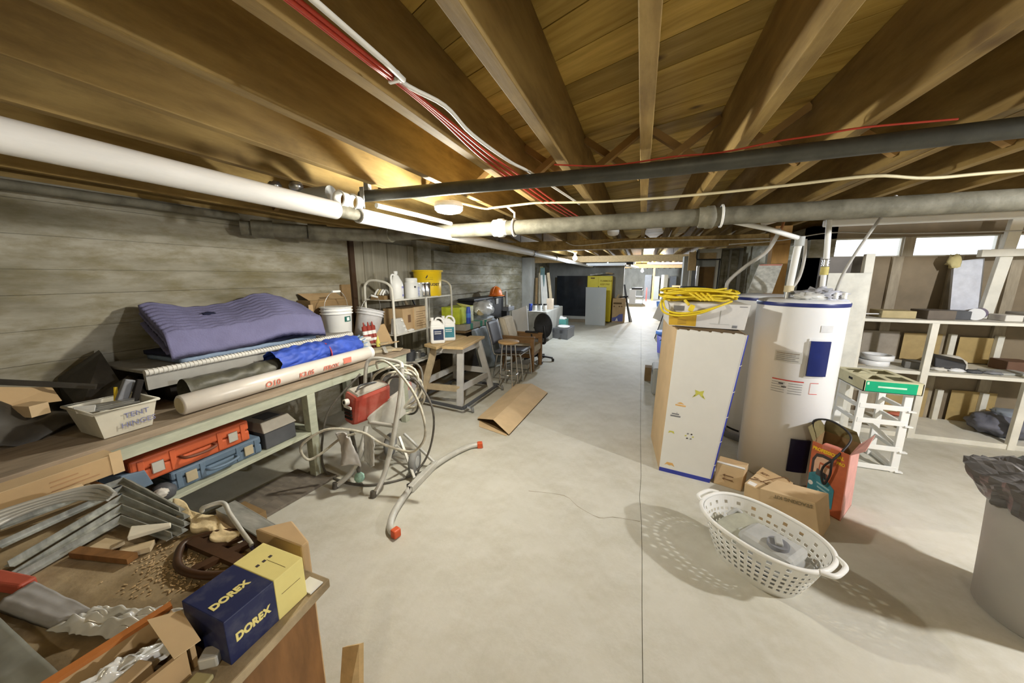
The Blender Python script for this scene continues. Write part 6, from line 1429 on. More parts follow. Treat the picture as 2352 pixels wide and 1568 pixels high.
mb = MB(); mb.hexa([fp(.985, .028, .0035), fp(1.03, .028, -.01), fp(1.03, .028, -.02), fp(.985, .028, .003), fp(.985, 1, .0035), fp(1.02, 1, -.01), fp(1.02, 1, -.02), fp(.985, 1, .003)]); mb.build('blue_border', BLUEB, t)
for k in range(5):
    v = 0.12 + 0.17 * k
    mb = MB(); mb.hexa([fp(.985, v, .004), fp(1.03, v + .01, -.008), fp(1.03, v + .015, -.008), fp(.985, v + .005, .004), fp(.985, v, .005), fp(1.03, v + .01, -.007), fp(1.03, v + .015, -.007), fp(.985, v + .005, .005)]); mb.build('tear', PAPER, t)
def mark(u, v, shape, m, nm):
    mb = MB()
    for poly in shape:
        mb.prism([fp(u + a, v + b, .0036) for a, b in poly], nrm * 0.0005)
    mb.build(nm, m, wf_)
LMG = mat('lime mark', (0.56, 0.54, 0.10), 0.6)
mark(0.50, 0.60, [[(-0.10, -0.035), (-0.055, -0.005), (-0.075, 0.02), (0.0, 0.012), (0.07, 0.022), (0.06, -0.005), (0.115, -0.035), (0.045, -0.022), (0.0, -0.005), (-0.045, -0.022)]], LMG, 'leaf_mark')
mark(0.43, 0.583, [[(-0.02, -0.01), (0.012, 0.006), (0.01, -0.004)]], INK, 'leaf_vein')
mark(0.57, 0.583, [[(-0.012, 0.006), (0.02, -0.012), (-0.006, -0.004)]], INK, 'leaf_vein')
ORM = mat('orange mark', (0.72, 0.42, 0.14), 0.6)
mark(0.22, 0.505, [[(-0.08, -0.012), (0.10, -0.012), (0.10, -0.003), (-0.08, -0.003)], [(-0.06, 0.003), (0.07, 0.003), (0.02, 0.014), (-0.01, 0.014)]], ORM, 'orange_mark')
mark(0.17, 0.425, [[(-0.09, -0.012), (0.09, -0.012), (0.09, -0.002), (-0.09, -0.002)], [(-0.07, 0.004), (0.06, 0.004), (0.06, 0.012), (-0.07, 0.012)], [(0.015, 0.012), (0.022, 0.012), (0.022, 0.022), (0.015, 0.022)]], GREYP, 'grey_mark')
mark(0.14, 0.30, [[(-0.06, -0.01), (0.0, 0.0), (0.06, -0.01), (0.04, 0.008), (-0.04, 0.008)]], LMG, 'leaf_mark')
for k in range(6):
    a = R(60 * k)
    mark(0.47 + 0.065 * math.cos(a), 0.295 + 0.019 * math.sin(a), [[(-0.018, -0.005), (0.018, -0.003), (0.012, 0.005), (-0.012, 0.004)]], (LMG, INK, GREYP)[k % 3], 'ring_mark')
mark(0.19, 0.065, [[(-0.10, -0.012), (-0.05, -0.004), (0.0, -0.01), (0.05, -0.004), (0.11, -0.014), (0.06, 0.012), (-0.05, 0.012)]], ORM, 'orange_mark')
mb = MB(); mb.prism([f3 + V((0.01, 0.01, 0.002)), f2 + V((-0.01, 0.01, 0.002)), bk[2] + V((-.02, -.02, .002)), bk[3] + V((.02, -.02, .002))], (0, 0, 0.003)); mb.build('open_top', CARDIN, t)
mb = MB()
for k in range(6):
    p = f3.lerp(f2, 0.03 + 0.16 * k); q = f3.lerp(f2, 0.03 + 0.16 * k + 0.13)
    mb.hexa([p, q, q + V((0, 0.01, 0)), p + V((0, 0.01, 0)), p + V((0.004, -0.002, 0.006 + 0.004 * (k % 2))), q + V((-0.004, -0.002, 0.004)), q + V((-.004, 0.008, 0.004)), p + V((.004, 0.008, 0.006))])
mb.build('torn_edge', PAPER, t)
t = thing('upper_carton', 'white carton with an ochre end lying across the tall carton and heater', 'carton', (0.5, 3.35, 1.25))
a0, a1 = V((0.238, 3.115, 1.248)), V((0.775, 3.095, 1.238))
hh_ = V((0.012, 0, 0.185)); dd = V((-0.02, 0.42, 0.01))
mb = MB(); mb.hexa([a0, a1, a1 + dd, a0 + dd, a0 + hh_ + V((-0.02, 0, 0)), a1 + hh_ + V((0.01, 0, 0.01)), a1 + hh_ + dd + V((0.01, 0, 0.01)), a0 + hh_ + dd + V((-0.02, 0, 0))]); mb.build('body', mat('greyish white card', (0.64, 0.63, 0.61), 0.6, var=0.06), t, bev=0.002)
def up(u, v, o=0.001):
    p = a0.lerp(a1, u); q = (a0 + hh_ + V((-0.02, 0, 0))).lerp(a1 + hh_ + V((.01, 0, .01)), u)
    return p.lerp(q, v) + V((0, -o, 0))
OCH = mat('ochre print', (0.56, 0.35, 0.03), 0.6)
mb = MB(); mb.hexa([up(.0, .03, 0), up(.37, .03, 0), up(.37, .03), up(0, .03), up(.0, .62, 0), up(.37, .62, 0), up(.37, .62), up(0, .62)]); mb.build('ochre_print', OCH, t)
for k in range(3):
    mb = MB(); mb.hexa([up(.12, .12 + .07 * k, .001), up(.24, .12 + .07 * k, .001), up(.24, .12 + .07 * k, .0016), up(.12, .12 + .07 * k, .0016), up(.12, .135 + .07 * k, .001), up(.24, .135 + .07 * k, .001), up(.24, .135 + .07 * k, .0016), up(.12, .135 + .07 * k, .0016)]); mb.build('print_line', INKBR, t)
for (u0, u1, v0, v1, m) in ((.06, .2, .68, .9, GREYP), (.84, .9, .06, .16, GREYP), (.88, .97, .90, .93, GREYP), (.55, .8, .18, .19, GREYPANEL), (.665, .67, .2, .75, GREYPANEL)):
    mb = MB(); mb.hexa([up(u0, v0, .001), up(u1, v0, .001), up(u1, v0, .0016), up(u0, v0, .0016), up(u0, v1, .001), up(u1, v1, .001), up(u1, v1, .0016), up(u0, v1, .0016)]); mb.build('print_mark', m, t)
# yellow extension cord, coiled in an elongated heap
t = thing('yellow_extension_cord', 'coiled yellow extension cord heaped on top of the cartons', 'extension cord', (0.5, 3.3, 1.44))
random.seed(21)
pts = []
for k in range(13):
    cxk = 0.47 + random.uniform(-0.03, 0.03); cyk = 3.30 + random.uniform(-0.03, 0.03)
    rxk = 0.255 + random.uniform(-0.05, 0.02); ryk = 0.105 + random.uniform(-0.03, 0.02)
    zk = 1.455 + 0.0065 * k
    for i in range(14):
        a = 2 * math.pi * i / 14
        pts.append((cxk + rxk * math.cos(a) + 0.03 * math.sin(2 * a + k), cyk + ryk * math.sin(a), zk + 0.012 * math.sin(3 * a + k * 1.3) + 0.02 * (i / 14) * 0.3))
mb = MB(); mb.tube(sm(pts, 3), 0.0082, 7); mb.build('cord', YELC, t)
for j in range(2):
    mb = MB(); mb.tube(sm([(0.33, 3.30, 1.47), (0.20, 3.22, 1.455), (0.165 + 0.02 * j, 3.10, 1.43), (0.19 + 0.02 * j, 3.075, 1.36 + 0.02 * j), (0.30, 3.068, 1.335 + 0.02 * j), (0.45, 3.068, 1.36 + 0.015 * j), (0.58, 3.07, 1.42), (0.68, 3.15, 1.455)], 6), 0.0082, 7); mb.build('loose_loop', YELC, t)
for k in range(4):
    mb = MB(); mb.tube(sm([(0.30 + 0.05 * k, 3.38 - 0.03 * k, 1.53), (0.34 + 0.05 * k, 3.25, 1.545 - 0.004 * k), (0.40 + 0.04 * k, 3.16, 1.50), (0.46 + 0.03 * k, 3.12, 1.46)], 5), 0.0082, 7); mb.build('tie_wrap', YELC, t)
mb = MB(); mb.obox((0.39, 3.065, 1.40), (0.036, 0.03, 0.055), rotm('Y', 20)); mb.build('plug', YELC, t, bev=0.006)
mb = MB(); mb.tube([(0.34, 3.10, 1.46), (0.37, 3.068, 1.425)], 0.011, 8); mb.build('plug_neck', YELC, t)

# ================================================================ SMALL CARTONS before the heater
t = thing('arrow_carton', 'small brown carton printed with two arrows between tall carton and heater', 'carton', (0.76, 2.98, 0))
mb = MB(); mb.hexa([(0.655, 2.94, 0.0), (0.835, 2.885, 0.0), (0.90, 3.03, 0.0), (0.70, 3.09, 0.0), (0.668, 2.955, 0.175), (0.850, 2.905, 0.175), (0.905, 3.03, 0.175), (0.715, 3.09, 0.175)]); mb.build('body', CARDL, t, bev=0.004)
e1 = V((0.18, -0.055, 0)).normalized(); e3 = V((0.013, 0.017, 0.175)).normalized()
p0 = V((0.655, 2.94, 0)) + V((-0.001, -0.003, 0))
for zz in (0.065, 0.095):
    c = p0 + e1 * 0.05 + e3 * zz
    n2 = e1.cross(e3).normalized()
    if n2.y > 0: n2 = -n2
    mb = MB(); mb.prism([c + n2 * .001, c + e1 * .018 + e3 * .012 + n2 * .001, c + e1 * .018 + e3 * .004 + n2 * .001, c + e1 * .075 + e3 * .004 + n2 * .001, c + e1 * .075 - e3 * .004 + n2 * .001, c + e1 * .018 - e3 * .004 + n2 * .001, c + e1 * .018 - e3 * .012 + n2 * .001], n2 * .0006); mb.build('arrow', INKBR, t)
mb = MB(); mb.hexa([(0.668, 2.955, 0.177), (0.850, 2.905, 0.177), (0.852, 2.93, 0.177), (0.675, 2.98, 0.177), (0.668, 2.955, 0.182), (0.850, 2.905, 0.182), (0.852, 2.93, 0.182), (0.675, 2.98, 0.182)]); mb.build('pale_flap', PAPER, t)
t = thing('strapped_carton', 'brown carton with a broken brown strap tilted against the heater foot', 'carton', (1.0, 2.85, 0))
q = [V((0.80, 2.68, 0.0)), V((0.96, 2.545, 0.0)), V((1.13, 2.80, 0.0)), V((0.99, 2.97, 0.0))]
u_ = V((0.0, 0.03, 0.175))
mb = MB(); mb.hexa(q + [p + u_ for p in q]); mb.build('body', CARDL, t, bev=0.003)
tq = [p + u_ for p in q]
mb = MB(); mb.hexa([tq[3].lerp(tq[0], .38), tq[2].lerp(tq[1], .38), tq[2], tq[3]] + [p + V((0, 0, .002)) for p in (tq[3].lerp(tq[0], .38), tq[2].lerp(tq[1], .38), tq[2], tq[3])]); mb.build('darker_flap', CARD, t)
mb = MB(); mb.tube(sm([tq[0] + V((0.05, 0.07, .004)), tq[0].lerp(tq[2], .35) + V((0, 0, .012)), tq[1].lerp(tq[2], .35) + V((0, 0, .006))], 5), 0.003, 6)
mb.tube(sm([tq[0].lerp(tq[2], .38) + V((0, 0, .012)), tq[2].lerp(tq[3], .3) + V((0, 0, .006)), tq[2] + V((-.02, 0, .005))], 5), 0.003, 6); mb.build('strap', INKBR, t)
ed = (tq[2] - tq[3]).normalized(); ev = (tq[3] - tq[0]).normalized()
text(t, 'KIT', 0.035, tq[3].lerp(tq[0], .30) + ed * 0.02 + V((0, 0, .004)), ed, ev, INKBR, bold=.001)
text(t, 'KIT', 0.022, tq[0].lerp(tq[3], .38) + ed * 0.012 + V((0, 0, .002)), ed, ev, INKBR, bold=.0006)
mb = MB(); mb.prism([tq[0].lerp(tq[1], .06) + ev * .01 + V((0, 0, .001)), tq[0].lerp(tq[1], .3) + ev * .01 + V((0, 0, .001)), tq[0].lerp(tq[1], .3) + ev * .06 + V((0, 0, .001)), tq[0].lerp(tq[1], .06) + ev * .06 + V((0, 0, .001))], (0, 0, .001)); mb.build('shipping_label', PAPER, t)
t = thing('stacking_kit_carton', 'pale brown carton lettered STACKING KIT upside down behind the laundry basket', 'carton', (1.1, 2.55, 0))
q = [V((0.87, 2.56, 0)), V((1.17, 2.46, 0)), V((1.31, 2.68, 0)), V((1.01, 2.76, 0))]
tq = [V((0.86, 2.60, 0.215)), V((1.135, 2.515, 0.225)), V((1.275, 2.69, 0.215)), V((1.01, 2.77, 0.21))]
mb = MB(); mb.hexa(q + tq); mb.build('body', CARDL, t, bev=0.003)
ed = (tq[1] - tq[0]).normalized(); ev = (tq[0] - q[0]).normalized()
nn = ed.cross(ev).normalized()
text(t, 'STACKING KIT', 0.030, tq[1] - ed * 0.012 - ev * 0.016 + nn * 0.0035, -ed, -ev, mat('olive print', (0.22, 0.17, 0.09), 0.8), bold=.0008, sx=1.0)
# red polisher / power tool carton
t = thing('professional_tool_carton', 'open orange carton lettered PROFESSIONAL picturing a teal tool before the heater', 'carton', (1.45, 2.9, 0))
g0, g1 = V((1.245, 2.905, 0.0)), V((1.385, 2.735, 0.0))
w_ = V((0.16, 0.17, 0)); upv = V((0.0, 0.03, 0.475))
g2, g3 = g1 + V((0.165, 0.24, 0)), g0 + V((0.165, 0.24, 0))
T = [p + upv for p in (g0, g1, g2, g3)]
def wallp(a, b, c, d, m, nm, th=0.004):
    n = (b - a).cross(d - a).normalized()
    cc = (g0 + g1 + g2 + g3) / 4 + V((0, 0, .2))
    if n.dot(cc - a) < 0: n = -n
    mb = MB(); mb.hexa([a, b, b + n * th, a + n * th, d, c, c + n * th, d + n * th]); return mb.build(nm, m, t)
fpn = wallp(g0, g1, T[1], T[0], REDBOX, 'front_panel'); wallp(g1, g2, T[2], T[1], PINKS, 'side_panel'); wallp(g2, g3, T[3], T[2], CARDD, 'back_panel'); wallp(g3, g0, T[0], T[3], CARDD, 'side_panel')
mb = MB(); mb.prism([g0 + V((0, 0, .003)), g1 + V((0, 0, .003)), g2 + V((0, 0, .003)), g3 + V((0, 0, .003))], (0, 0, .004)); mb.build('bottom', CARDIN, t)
e1 = (g1 - g0); L1 = e1.length; e1 = e1.normalized(); e3 = upv.normalized()
nf = e1.cross(e3).normalized()
if nf.y > 0: nf = -nf
def rb(s, z, o=.0012): return g0 + e1 * (s * L1) + e3 * (z * upv.length) + nf * o
def rpoly(pts, m, nm, o=.0012):
    mb = MB(); mb.prism([rb(a, b, o) for a, b in pts], nf * .0005); mb.build(nm, m, fpn)
text(fpn, 'PROFESSIONAL', 0.033, rb(.03, .885), e1, e3, YEL, bold=.0012, sx=0.82)
rpoly([(0.06, .52), (.06, .74), (.16, .84), (.34, .86), (.62, .84), (.62, .80), (.33, .81), (.18, .79), (.13, .72), (.13, .52)], INK, 'printed_handle', .0014)
rpoly([(0.13, .55), (.13, .72), (.18, .79), (.33, .81), (.62, .80), (.62, .72), (.28, .73), (.25, .56)], mat('peach print', (0.62, 0.40, 0.28), 0.6), 'printed_grip', .0014)
rpoly([(.30, .60), (.30, .70), (.60, .68), (.60, .58)], _M['peach print'], 'printed_grip', .002)
rpoly([(0.02, .16), (0.02, .50), (.20, .56), (.48, .52), (.74, .40), (.74, .10), (.50, .12), (.30, .20)], TEAL, 'printed_tool', .0018)
rpoly([(0.20, .52), (0.22, .62), (.50, .58), (.50, .50)], GREYD, 'printed_motor', .002)
for k in range(4):
    rpoly([(.26 + .03 * k, .42 - .06 * k), (.62, .38 - .06 * k), (.62, .355 - .06 * k), (.26 + .03 * k, .395 - .06 * k)], mat('pale teal print', (0.30, 0.50, 0.55), 0.6), 'printed_vent', .0024)
rpoly([(.05 + .07 * math.cos(R(30 * k)) + .05, .36 + .035 * math.sin(R(30 * k))) for k in range(12)], PAPER, 'printed_badge', .0024)
rpoly([(.44, .49), (.52, .50), (.54, .46), (.46, .45)], PINKS, 'printed_switch', .0026)
rpoly([(.02, .10), (.02, .17), (.45, .12), (.70, .06), (.70, .0), (.4, .02)], mat('pale grey print', (0.45, 0.46, 0.44), 0.6, var=0.4, scale=30), 'printed_caption', .0018)
text(fpn, 'PRO', 0.03, rb(.70, .80), e1, e3, YEL, bold=.0008, sx=.8)
fl_ = T[1] + (T[2] - T[1]) * 0.0
mb = MB(); mb.hexa([T[1], T[2], T[2] + V((.003, 0, 0)), T[1] + V((.003, 0, 0)), T[1] + V((.06, -.02, .05)), T[2] + V((.06, -.01, .08)), T[2] + V((.063, -.01, .08)), T[1] + V((.063, -.02, .05))]); mb.build('side_flap', PINKS, t)
mb = MB(); mb.hexa([T[3], T[2], T[2] + V((0, .003, 0)), T[3] + V((0, .003, 0)), T[3] + V((.0, .03, .09)), T[2] + V((-.02, .03, .07)), T[2] + V((-.02, .033, .07)), T[3] + V((.0, .033, .09))]); mb.build('back_flap', mat('olive card', (0.17, 0.14, 0.06), 0.8), t)
mb = MB(); mb.hexa([T[0], T[3], T[3] + V((.003, 0, 0)), T[0] + V((.003, 0, 0)), T[0] + V((-.03, .03, .09)), T[3] + V((-.02, .02, .10)), T[3] + V((-.017, .02, .10)), T[0] + V((-.027, .03, .09))]); mb.build('side_flap', _M['olive card'], t)
mb = MB(); mb.bar((T[0] + T[1]) / 2 + V((-.02, .05, -.01)), (T[0] + T[1]) / 2 + V((.06, -.02, -.01)), .05, .04); mb.build('packed_tool', mat('salmon tool', (0.55, 0.18, 0.13), 0.5), label='salmon coloured tool showing in the open PROFESSIONAL carton', cat='tool', bev=0.01)
c0 = T[0] + V((.03, .08, .02))
cable('black_flex', [c0, c0 + V((.0, .02, .10)), c0 + V((.08, -.04, .13)), c0 + V((.155, -.13, .06)), rb(.72, .92, .02), rb(.45, .72, .02), rb(.40, .58, .02), rb(.50, .44, .02), rb(.62, .62, .02), rb(.66, .85, .03), T[1] + V((.0, .08, .0))], 0.007, BLACK, 'black tool cord looping out over the PROFESSIONAL carton front', 'cord', 6)

# ================================================================ LAUNDRY BASKET
t = thing('laundry_basket', 'white oval plastic laundry basket with square holes on the floor', 'basket', (0.705, 2.08, 0))
bc = V((0.725, 2.09, 0)); bang = R(-42)
bu, bv = V((math.cos(bang), math.sin(bang), 0)), V((-math.sin(bang), math.cos(bang), 0))
LA, LB = 0.305, 0.215
def bk_pt(a, z, off=0.0):
    f = 0.66 + 0.34 * (z / 0.275) ** 0.8
    ca, sa = math.cos(a), math.sin(a)
    e = 2.35
    rr = (abs(ca) ** e + abs(sa) ** e) ** (-1 / e)
    return bc + bu * ((LA * f + off) * rr * ca) + bv * ((LB * f + off) * rr * sa) + V((0, 0, z))
NH = 44
rows = [(0.015, 0.035)] + [(0.048 + 0.034 * k, 0.048 + 0.034 * k + 0.021) for k in range(6)]
zs = [0.0, 0.05, 0.067, 0.082, 0.099, 0.114, 0.131, 0.146, 0.163, 0.178, 0.195, 0.215, 0.235, 0.262]
mb = MB()
vs = []; fs = []
na = NH * 2
for zz in zs:
    for k in range(na):
        a = 2 * math.pi * (k + (0.0 if k % 2 == 0 else 0.12)) / na
        vs.append(bk_pt(a, zz))
NV = len(vs)
for zz in zs:
    for k in range(na):
        a = 2 * math.pi * (k + (0.0 if k % 2 == 0 else 0.12)) / na
        vs.append(bk_pt(a, zz, -0.0035))
for j in range(len(zs) - 1):
    for k in range(na):
        if j in (1, 3, 5, 7, 9, 11) and k % 2 == 0 and not (j == 11 and (k // 2) % 2):
            continue
        a, b = j * na + k, j * na + (k + 1) % na
        c, d = (j + 1) * na + (k + 1) % na, (j + 1) * na + k
        fs.append((a, b, c, d)); fs.append((NV + d, NV + c, NV + b, NV + a))
for j in (1, 3, 5, 7, 9, 11):
    for k in range(0, na, 2):
        if j == 11 and (k // 2) % 2: continue
        loop = [j * na + k, j * na + (k + 1) % na, (j + 1) * na + (k + 1) % na, (j + 1) * na + k]
        for i in range(4):
            p_, q_ = loop[i], loop[(i + 1) % 4]
            fs.append((p_, q_, NV + q_, NV + p_))
mb.add(vs, fs); mb.build('lattice_wall', WPLAST, t)
mb = MB(); mb.prism([bk_pt(2 * math.pi * k / 48, 0.0, -0.002) + V((0, 0, .002)) for k in range(48)], (0, 0, .004)); mb.build('bottom', WPLAST, t)
mb = MB()
rim = [bk_pt(2 * math.pi * k / 64, 0.264, 0.010) for k in range(64)]
mb.tube(rim, 0.012, 10, closed=True); mb.build('rim', WPLAST, t)
for s_ in (1, -1):
    c = bc + bu * (s_ * (LA * 1.03 + 0.005)) + V((0, 0, 0.268))
    mb = MB(); mb.tube(sm([c - bv * 0.09 - bu * 0.02 * s_, c - bv * 0.06 + bu * 0.022 * s_, c + bu * 0.03 * s_, c + bv * 0.06 + bu * 0.022 * s_, c + bv * 0.09 - bu * 0.02 * s_], 4), 0.012, 8); mb.build('handle', WPLAST, t)
# things in the basket
GP = mat('dusty grey plastic parts', (0.40, 0.405, 0.39), 0.55, var=0.12)
t = thing('grey_pump_part', 'grey plastic housing with a round cap lying in the laundry basket', 'housing', bc + V((0.07, -0.06, 0.1)))
mb = MB(); mb.obox(bc + bu * 0.06 + V((0, 0, 0.15)), (0.27, 0.20, 0.16), rotz(-42)); mb.build('housing', GP, t, bev=0.03)
mb = MB(); mb.cyl(bc + bu * 0.10 - bv * 0.03 + V((0, 0, .22)), bc + bu * 0.10 - bv * 0.03 + V((0, 0, .25)), 0.05, 22); mb.build('round_cap', GREYP, t)
mb = MB(); mb.obox(bc + bu * 0.10 - bv * 0.03 + V((0, 0, .258)), (0.035, 0.06, 0.02), rotz(-10)); mb.build('cap_grip', GP, t, bev=0.006)
t = thing('grey_tank_part', 'pale grey angular tank lying at the far end of the basket', 'tank', bc)
mb = MB(); mb.obox(bc - bu * 0.11 + bv * 0.0 + V((0, 0, 0.14)), (0.17, 0.24, 0.14), rotz(-52) @ rotm('X', 12)); mb.build('body', mat('olive grey plastic', (0.36, 0.36, 0.29), 0.6, var=0.2), t, bev=0.02)
mb = MB(); mb.tube(sm([bc - bu * 0.19 + bv * 0.02 + V((0, 0, .20)), bc - bu * 0.17 + bv * 0.07 + V((0, 0, .235)), bc - bu * 0.13 + bv * 0.09 + V((0, 0, .20))], 4), 0.012, 8); mb.build('handle', GP, t)
mb = MB(); mb.obox(bc - bu * 0.03 - bv * 0.01 + V((0, 0, .205)), (0.11, 0.10, 0.006), rotz(-50)); mb.build('label_plate', mat('faded label', (0.42, 0.42, 0.37), 0.6), t)
mb = MB(); mb.obox(bc + bu * 0.02 - bv * 0.02 + V((0, 0, .212)), (0.13, 0.012, 0.012), rotz(-58)); mb.build('dark_slot', GREYD, t)
mb = MB(); mb.obox(bc + bu * 0.20 + V((0, 0, 0.14)), (0.09, 0.11, 0.10), rotz(-42)); mb.build('grey_elbow', GP, label='grey plastic elbow at the near end of the basket', cat='fitting', bev=0.02)

# ================================================================ GREY TRASH BIN with dark bag, right edge
t = thing('grey_trash_bin', 'large round grey trash bin lined with a dark bag at the right edge', 'trash bin', (1.93, 2.26, 0))
mb = MB(); mb.lathe([(0.20, 0.0), (0.225, 0.02), (0.245, 0.40), (0.262, 0.68), (0.25, 0.68), (0.232, 0.40), (0.21, 0.03), (0.0001, 0.03)], (1.93, 2.17, 0), 44); mb.build('drum', GREYB, t)
mb = MB()
def bagf(u, v):
    a = u * 2 * math.pi
    j = noise.noise(V((math.cos(a) * 2.2, math.sin(a) * 2.2, 3.0)))
    j2 = noise.noise(V((math.cos(a) * 6, math.sin(a) * 6, v * 3)))
    j3 = abs(noise.noise(V((math.cos(a) * 11, math.sin(a) * 11, v * 7))))
    pk = math.exp(-((a - R(150)) / 0.30) ** 2) + math.exp(-((a - R(215)) / 0.22) ** 2) * 0.6
    if v < 0.5:
        w = v / 0.5
        r = 0.268 + 0.03 * w + 0.020 * j2 + 0.05 * pk * w + 0.012 * j3
        z = 0.585 + 0.05 * j + 0.125 * w - 0.02 * pk * (1 - w)
    else:
        w = (v - 0.5) / 0.5
        r = (0.30 + 0.02 * j2 + 0.05 * pk) * (1 - w) + 0.10 * w
        z = 0.71 + 0.05 * j * (1 - w) + 0.04 * j3 + 0.05 * math.sin(w * 3.0) * (0.4 + j2)
    return (1.93 + r * math.cos(a), 2.17 + r * math.sin(a), z)
mb.grid(bagf, 80, 26, sm=False); mb.build('bag', BAGD, t)

# ================================================================ STEP STOOL with green crate
t = thing('white_step_stool', 'white plastic slatted step stool carrying the green fruit tray', 'stool', (1.95, 3.75, 0))
sx0, sx1, sy0, sy1 = 1.83, 2.13, 3.66, 3.98
for x, y in ((sx0, sy0), (sx1, sy0), (sx0, sy1), (sx1, sy1)):
    mb = MB(); mb.bar((x, y, 0), (x * 0.96 + 1.98 * 0.04, y, 0.70), 0.052, 0.03, (0, 1, 0)); mb.build('leg', WPLAST, t, bev=0.004)
for z in (0.03, 0.21, 0.44, 0.57):
    mb = MB(); mb.bar((sx0 - 0.01, sy0 - 0.012, z), (sx1 + 0.01, sy0 - 0.012, z), 0.012, 0.042); mb.build('front_slat', WPLAST, t, bev=0.002)
    mb = MB(); mb.bar((sx1 + 0.01, sy0, z - 0.01), (sx1 + 0.01, sy1, z - 0.01), 0.02, 0.03); mb.bar((sx0 - 0.01, sy0, z - .01), (sx0 - 0.01, sy1, z - .01), 0.02, 0.03); mb.build('side_slat', WPLAST, t)
    mb = MB(); mb.box(sx1, sx1 + 0.05, sy0 - 0.03, sy0 + 0.0, z - 0.022, z - 0.012); mb.build('tab', WPLAST, t)
for (z0, z1) in ((0.05, 0.2), (0.23, 0.42)):
    mb = MB(); mb.bar((sx0 + 0.13, sy1 - 0.02, z1), (sx1 - 0.01, sy0 + 0.03, z0), 0.05, 0.012); mb.build('brace', WPLAST, t)
mb = MB(); mb.box(sx0 - 0.02, sx1 + 0.02, sy0 - 0.02, sy1 + 0.02, 0.69, 0.705); mb.build('top', WPLAST, t, bev=0.004)
t = thing('fruit_tray', 'cream cardboard fruit tray with a green printed front on the step stool', 'tray', (1.93, 3.75, 0.706))
tx0, tx1, ty0, ty1, tz0, tz1 = 1.80, 2.17, 3.60, 4.06, 0.706, 0.80
TC = mat('cream tray card', (0.60, 0.56, 0.36), 0.7)
for (a, b, c, d) in ((tx0, tx1, ty0, ty0 + .006), (tx0, tx1, ty1 - .006, ty1), (tx0, tx0 + .006, ty0, ty1), (tx1 - .006, tx1, ty0, ty1)):
    mb = MB(); mb.box(a, b, c, d, tz0, tz1); mb.build('side', TC, t)
mb = MB(); mb.box(tx0 + .012, tx1 - .036, ty0 - .002, ty0 - .0005, tz0 + .004, tz1 - .004); mb.build('green_front', GREENL, t)
mb = MB(); mb.box(tx0 + .09, tx1 - .10, ty0 - .003, ty0 - .002, tz0 + .040, tz0 + .054); mb.build('pale_caption', mat('mint print', (0.55, 0.75, 0.58), 0.6), t)
mb = MB(); mb.box(tx0 + .018, tx0 + .032, ty0 - .003, ty0 - .002, tz1 - .035, tz1 - .012); mb.build('pale_corner', _M['mint print'], t)
xm, ym = (tx0 + tx1) / 2, (ty0 + ty1) / 2
mb = MB()
for (a, b, c, d) in ((tx0, tx1, ty0, ty0 + .04), (tx0, tx1, ty1 - .04, ty1), (tx0, tx0 + .04, ty0 + .04, ty1 - .04), (tx1 - .04, tx1, ty0 + .04, ty1 - .04), (xm - .022, xm + .022, ty0 + .04, ty1 - .04), (tx0 + .04, xm - .022, ym - .03, ym + .03), (xm + .022, tx1 - .04, ym - .03, ym + .03)):
    mb.box(a, b, c, d, tz1 + .0005, tz1 + .005)
mb.build('top_grid', TC, t)
mb = MB(); mb.box(tx0, tx1, ty0, ty1, tz0, tz0 + .005); mb.build('bottom', GREYP, t)
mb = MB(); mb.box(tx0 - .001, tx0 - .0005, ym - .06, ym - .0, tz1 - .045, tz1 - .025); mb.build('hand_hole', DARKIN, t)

# ================================================================ WHITE SHELVING below the windows
t = thing('window_shelving', 'long white painted timber shelving under the bright windows', 'shelving', (3.4, 4.9, 0))
SX0, SX1, SY0, SY1 = 1.95, 4.6, 4.55, 5.16
for z, th in ((1.195, 0.03), (0.675, 0.035)):
    mb = MB(); mb.box(SX0, SX1, SY0, SY1, z, z + th); mb.build('shelf', WPAINT, t, bev=0.003)
mb = MB(); mb.box(SX0, SX1, SY0, SY1, 0.0, 0.05); mb.build('base_shelf', WPAINT, t, bev=0.003)
for x in (2.69, 3.42, 4.15):
    mb = MB(); mb.box(x, x + 0.055, SY0 - 0.012, SY0 + 0.03, 0.0, 1.20); mb.build('front_post', WPAINT, t, bev=0.003)
for x in (2.40, 3.20, 3.56):
    for z0, z1 in ((0.05, 0.40), (0.71, 1.03)):
        mb = MB(); mb.box(x, x + 0.05, SY1 - 0.05, SY1 - 0.005, z0, z1); mb.build('back_post', WPAINT, t, bev=0.003)
BP = [(2.00, 2.36, .72, 1.04, 'grey brown panel', mat('taupe panel', (0.33, 0.29, 0.235), 0.8)), (2.48, 2.80, .72, 1.03, 'taupe panel', mat('taupe panel', (0.33, 0.29, 0.235), 0.8)), (2.84, 3.16, .72, 1.02, 'tan panel', mat('tan panel', (0.42, 0.31, 0.14), 0.8)),
      (3.30, 3.62, .72, 1.00, 'ochre panel', mat('ochre panel', (0.40, 0.29, 0.12), 0.8)), (2.80, 3.15, .05, .40, 'low tan panel', mat('tan panel', (0.42, 0.31, 0.14), 0.8)), (3.34, 3.70, .05, .40, 'low ochre panel', mat('ochre panel', (0.40, 0.29, 0.12), 0.8))]
for (a, b, z0, z1, nm, m) in BP:
    mb = MB(); mb.box(a, b, SY1 - 0.004, SY1 + 0.002, z0, z1); mb.build('back_panel', m, t)
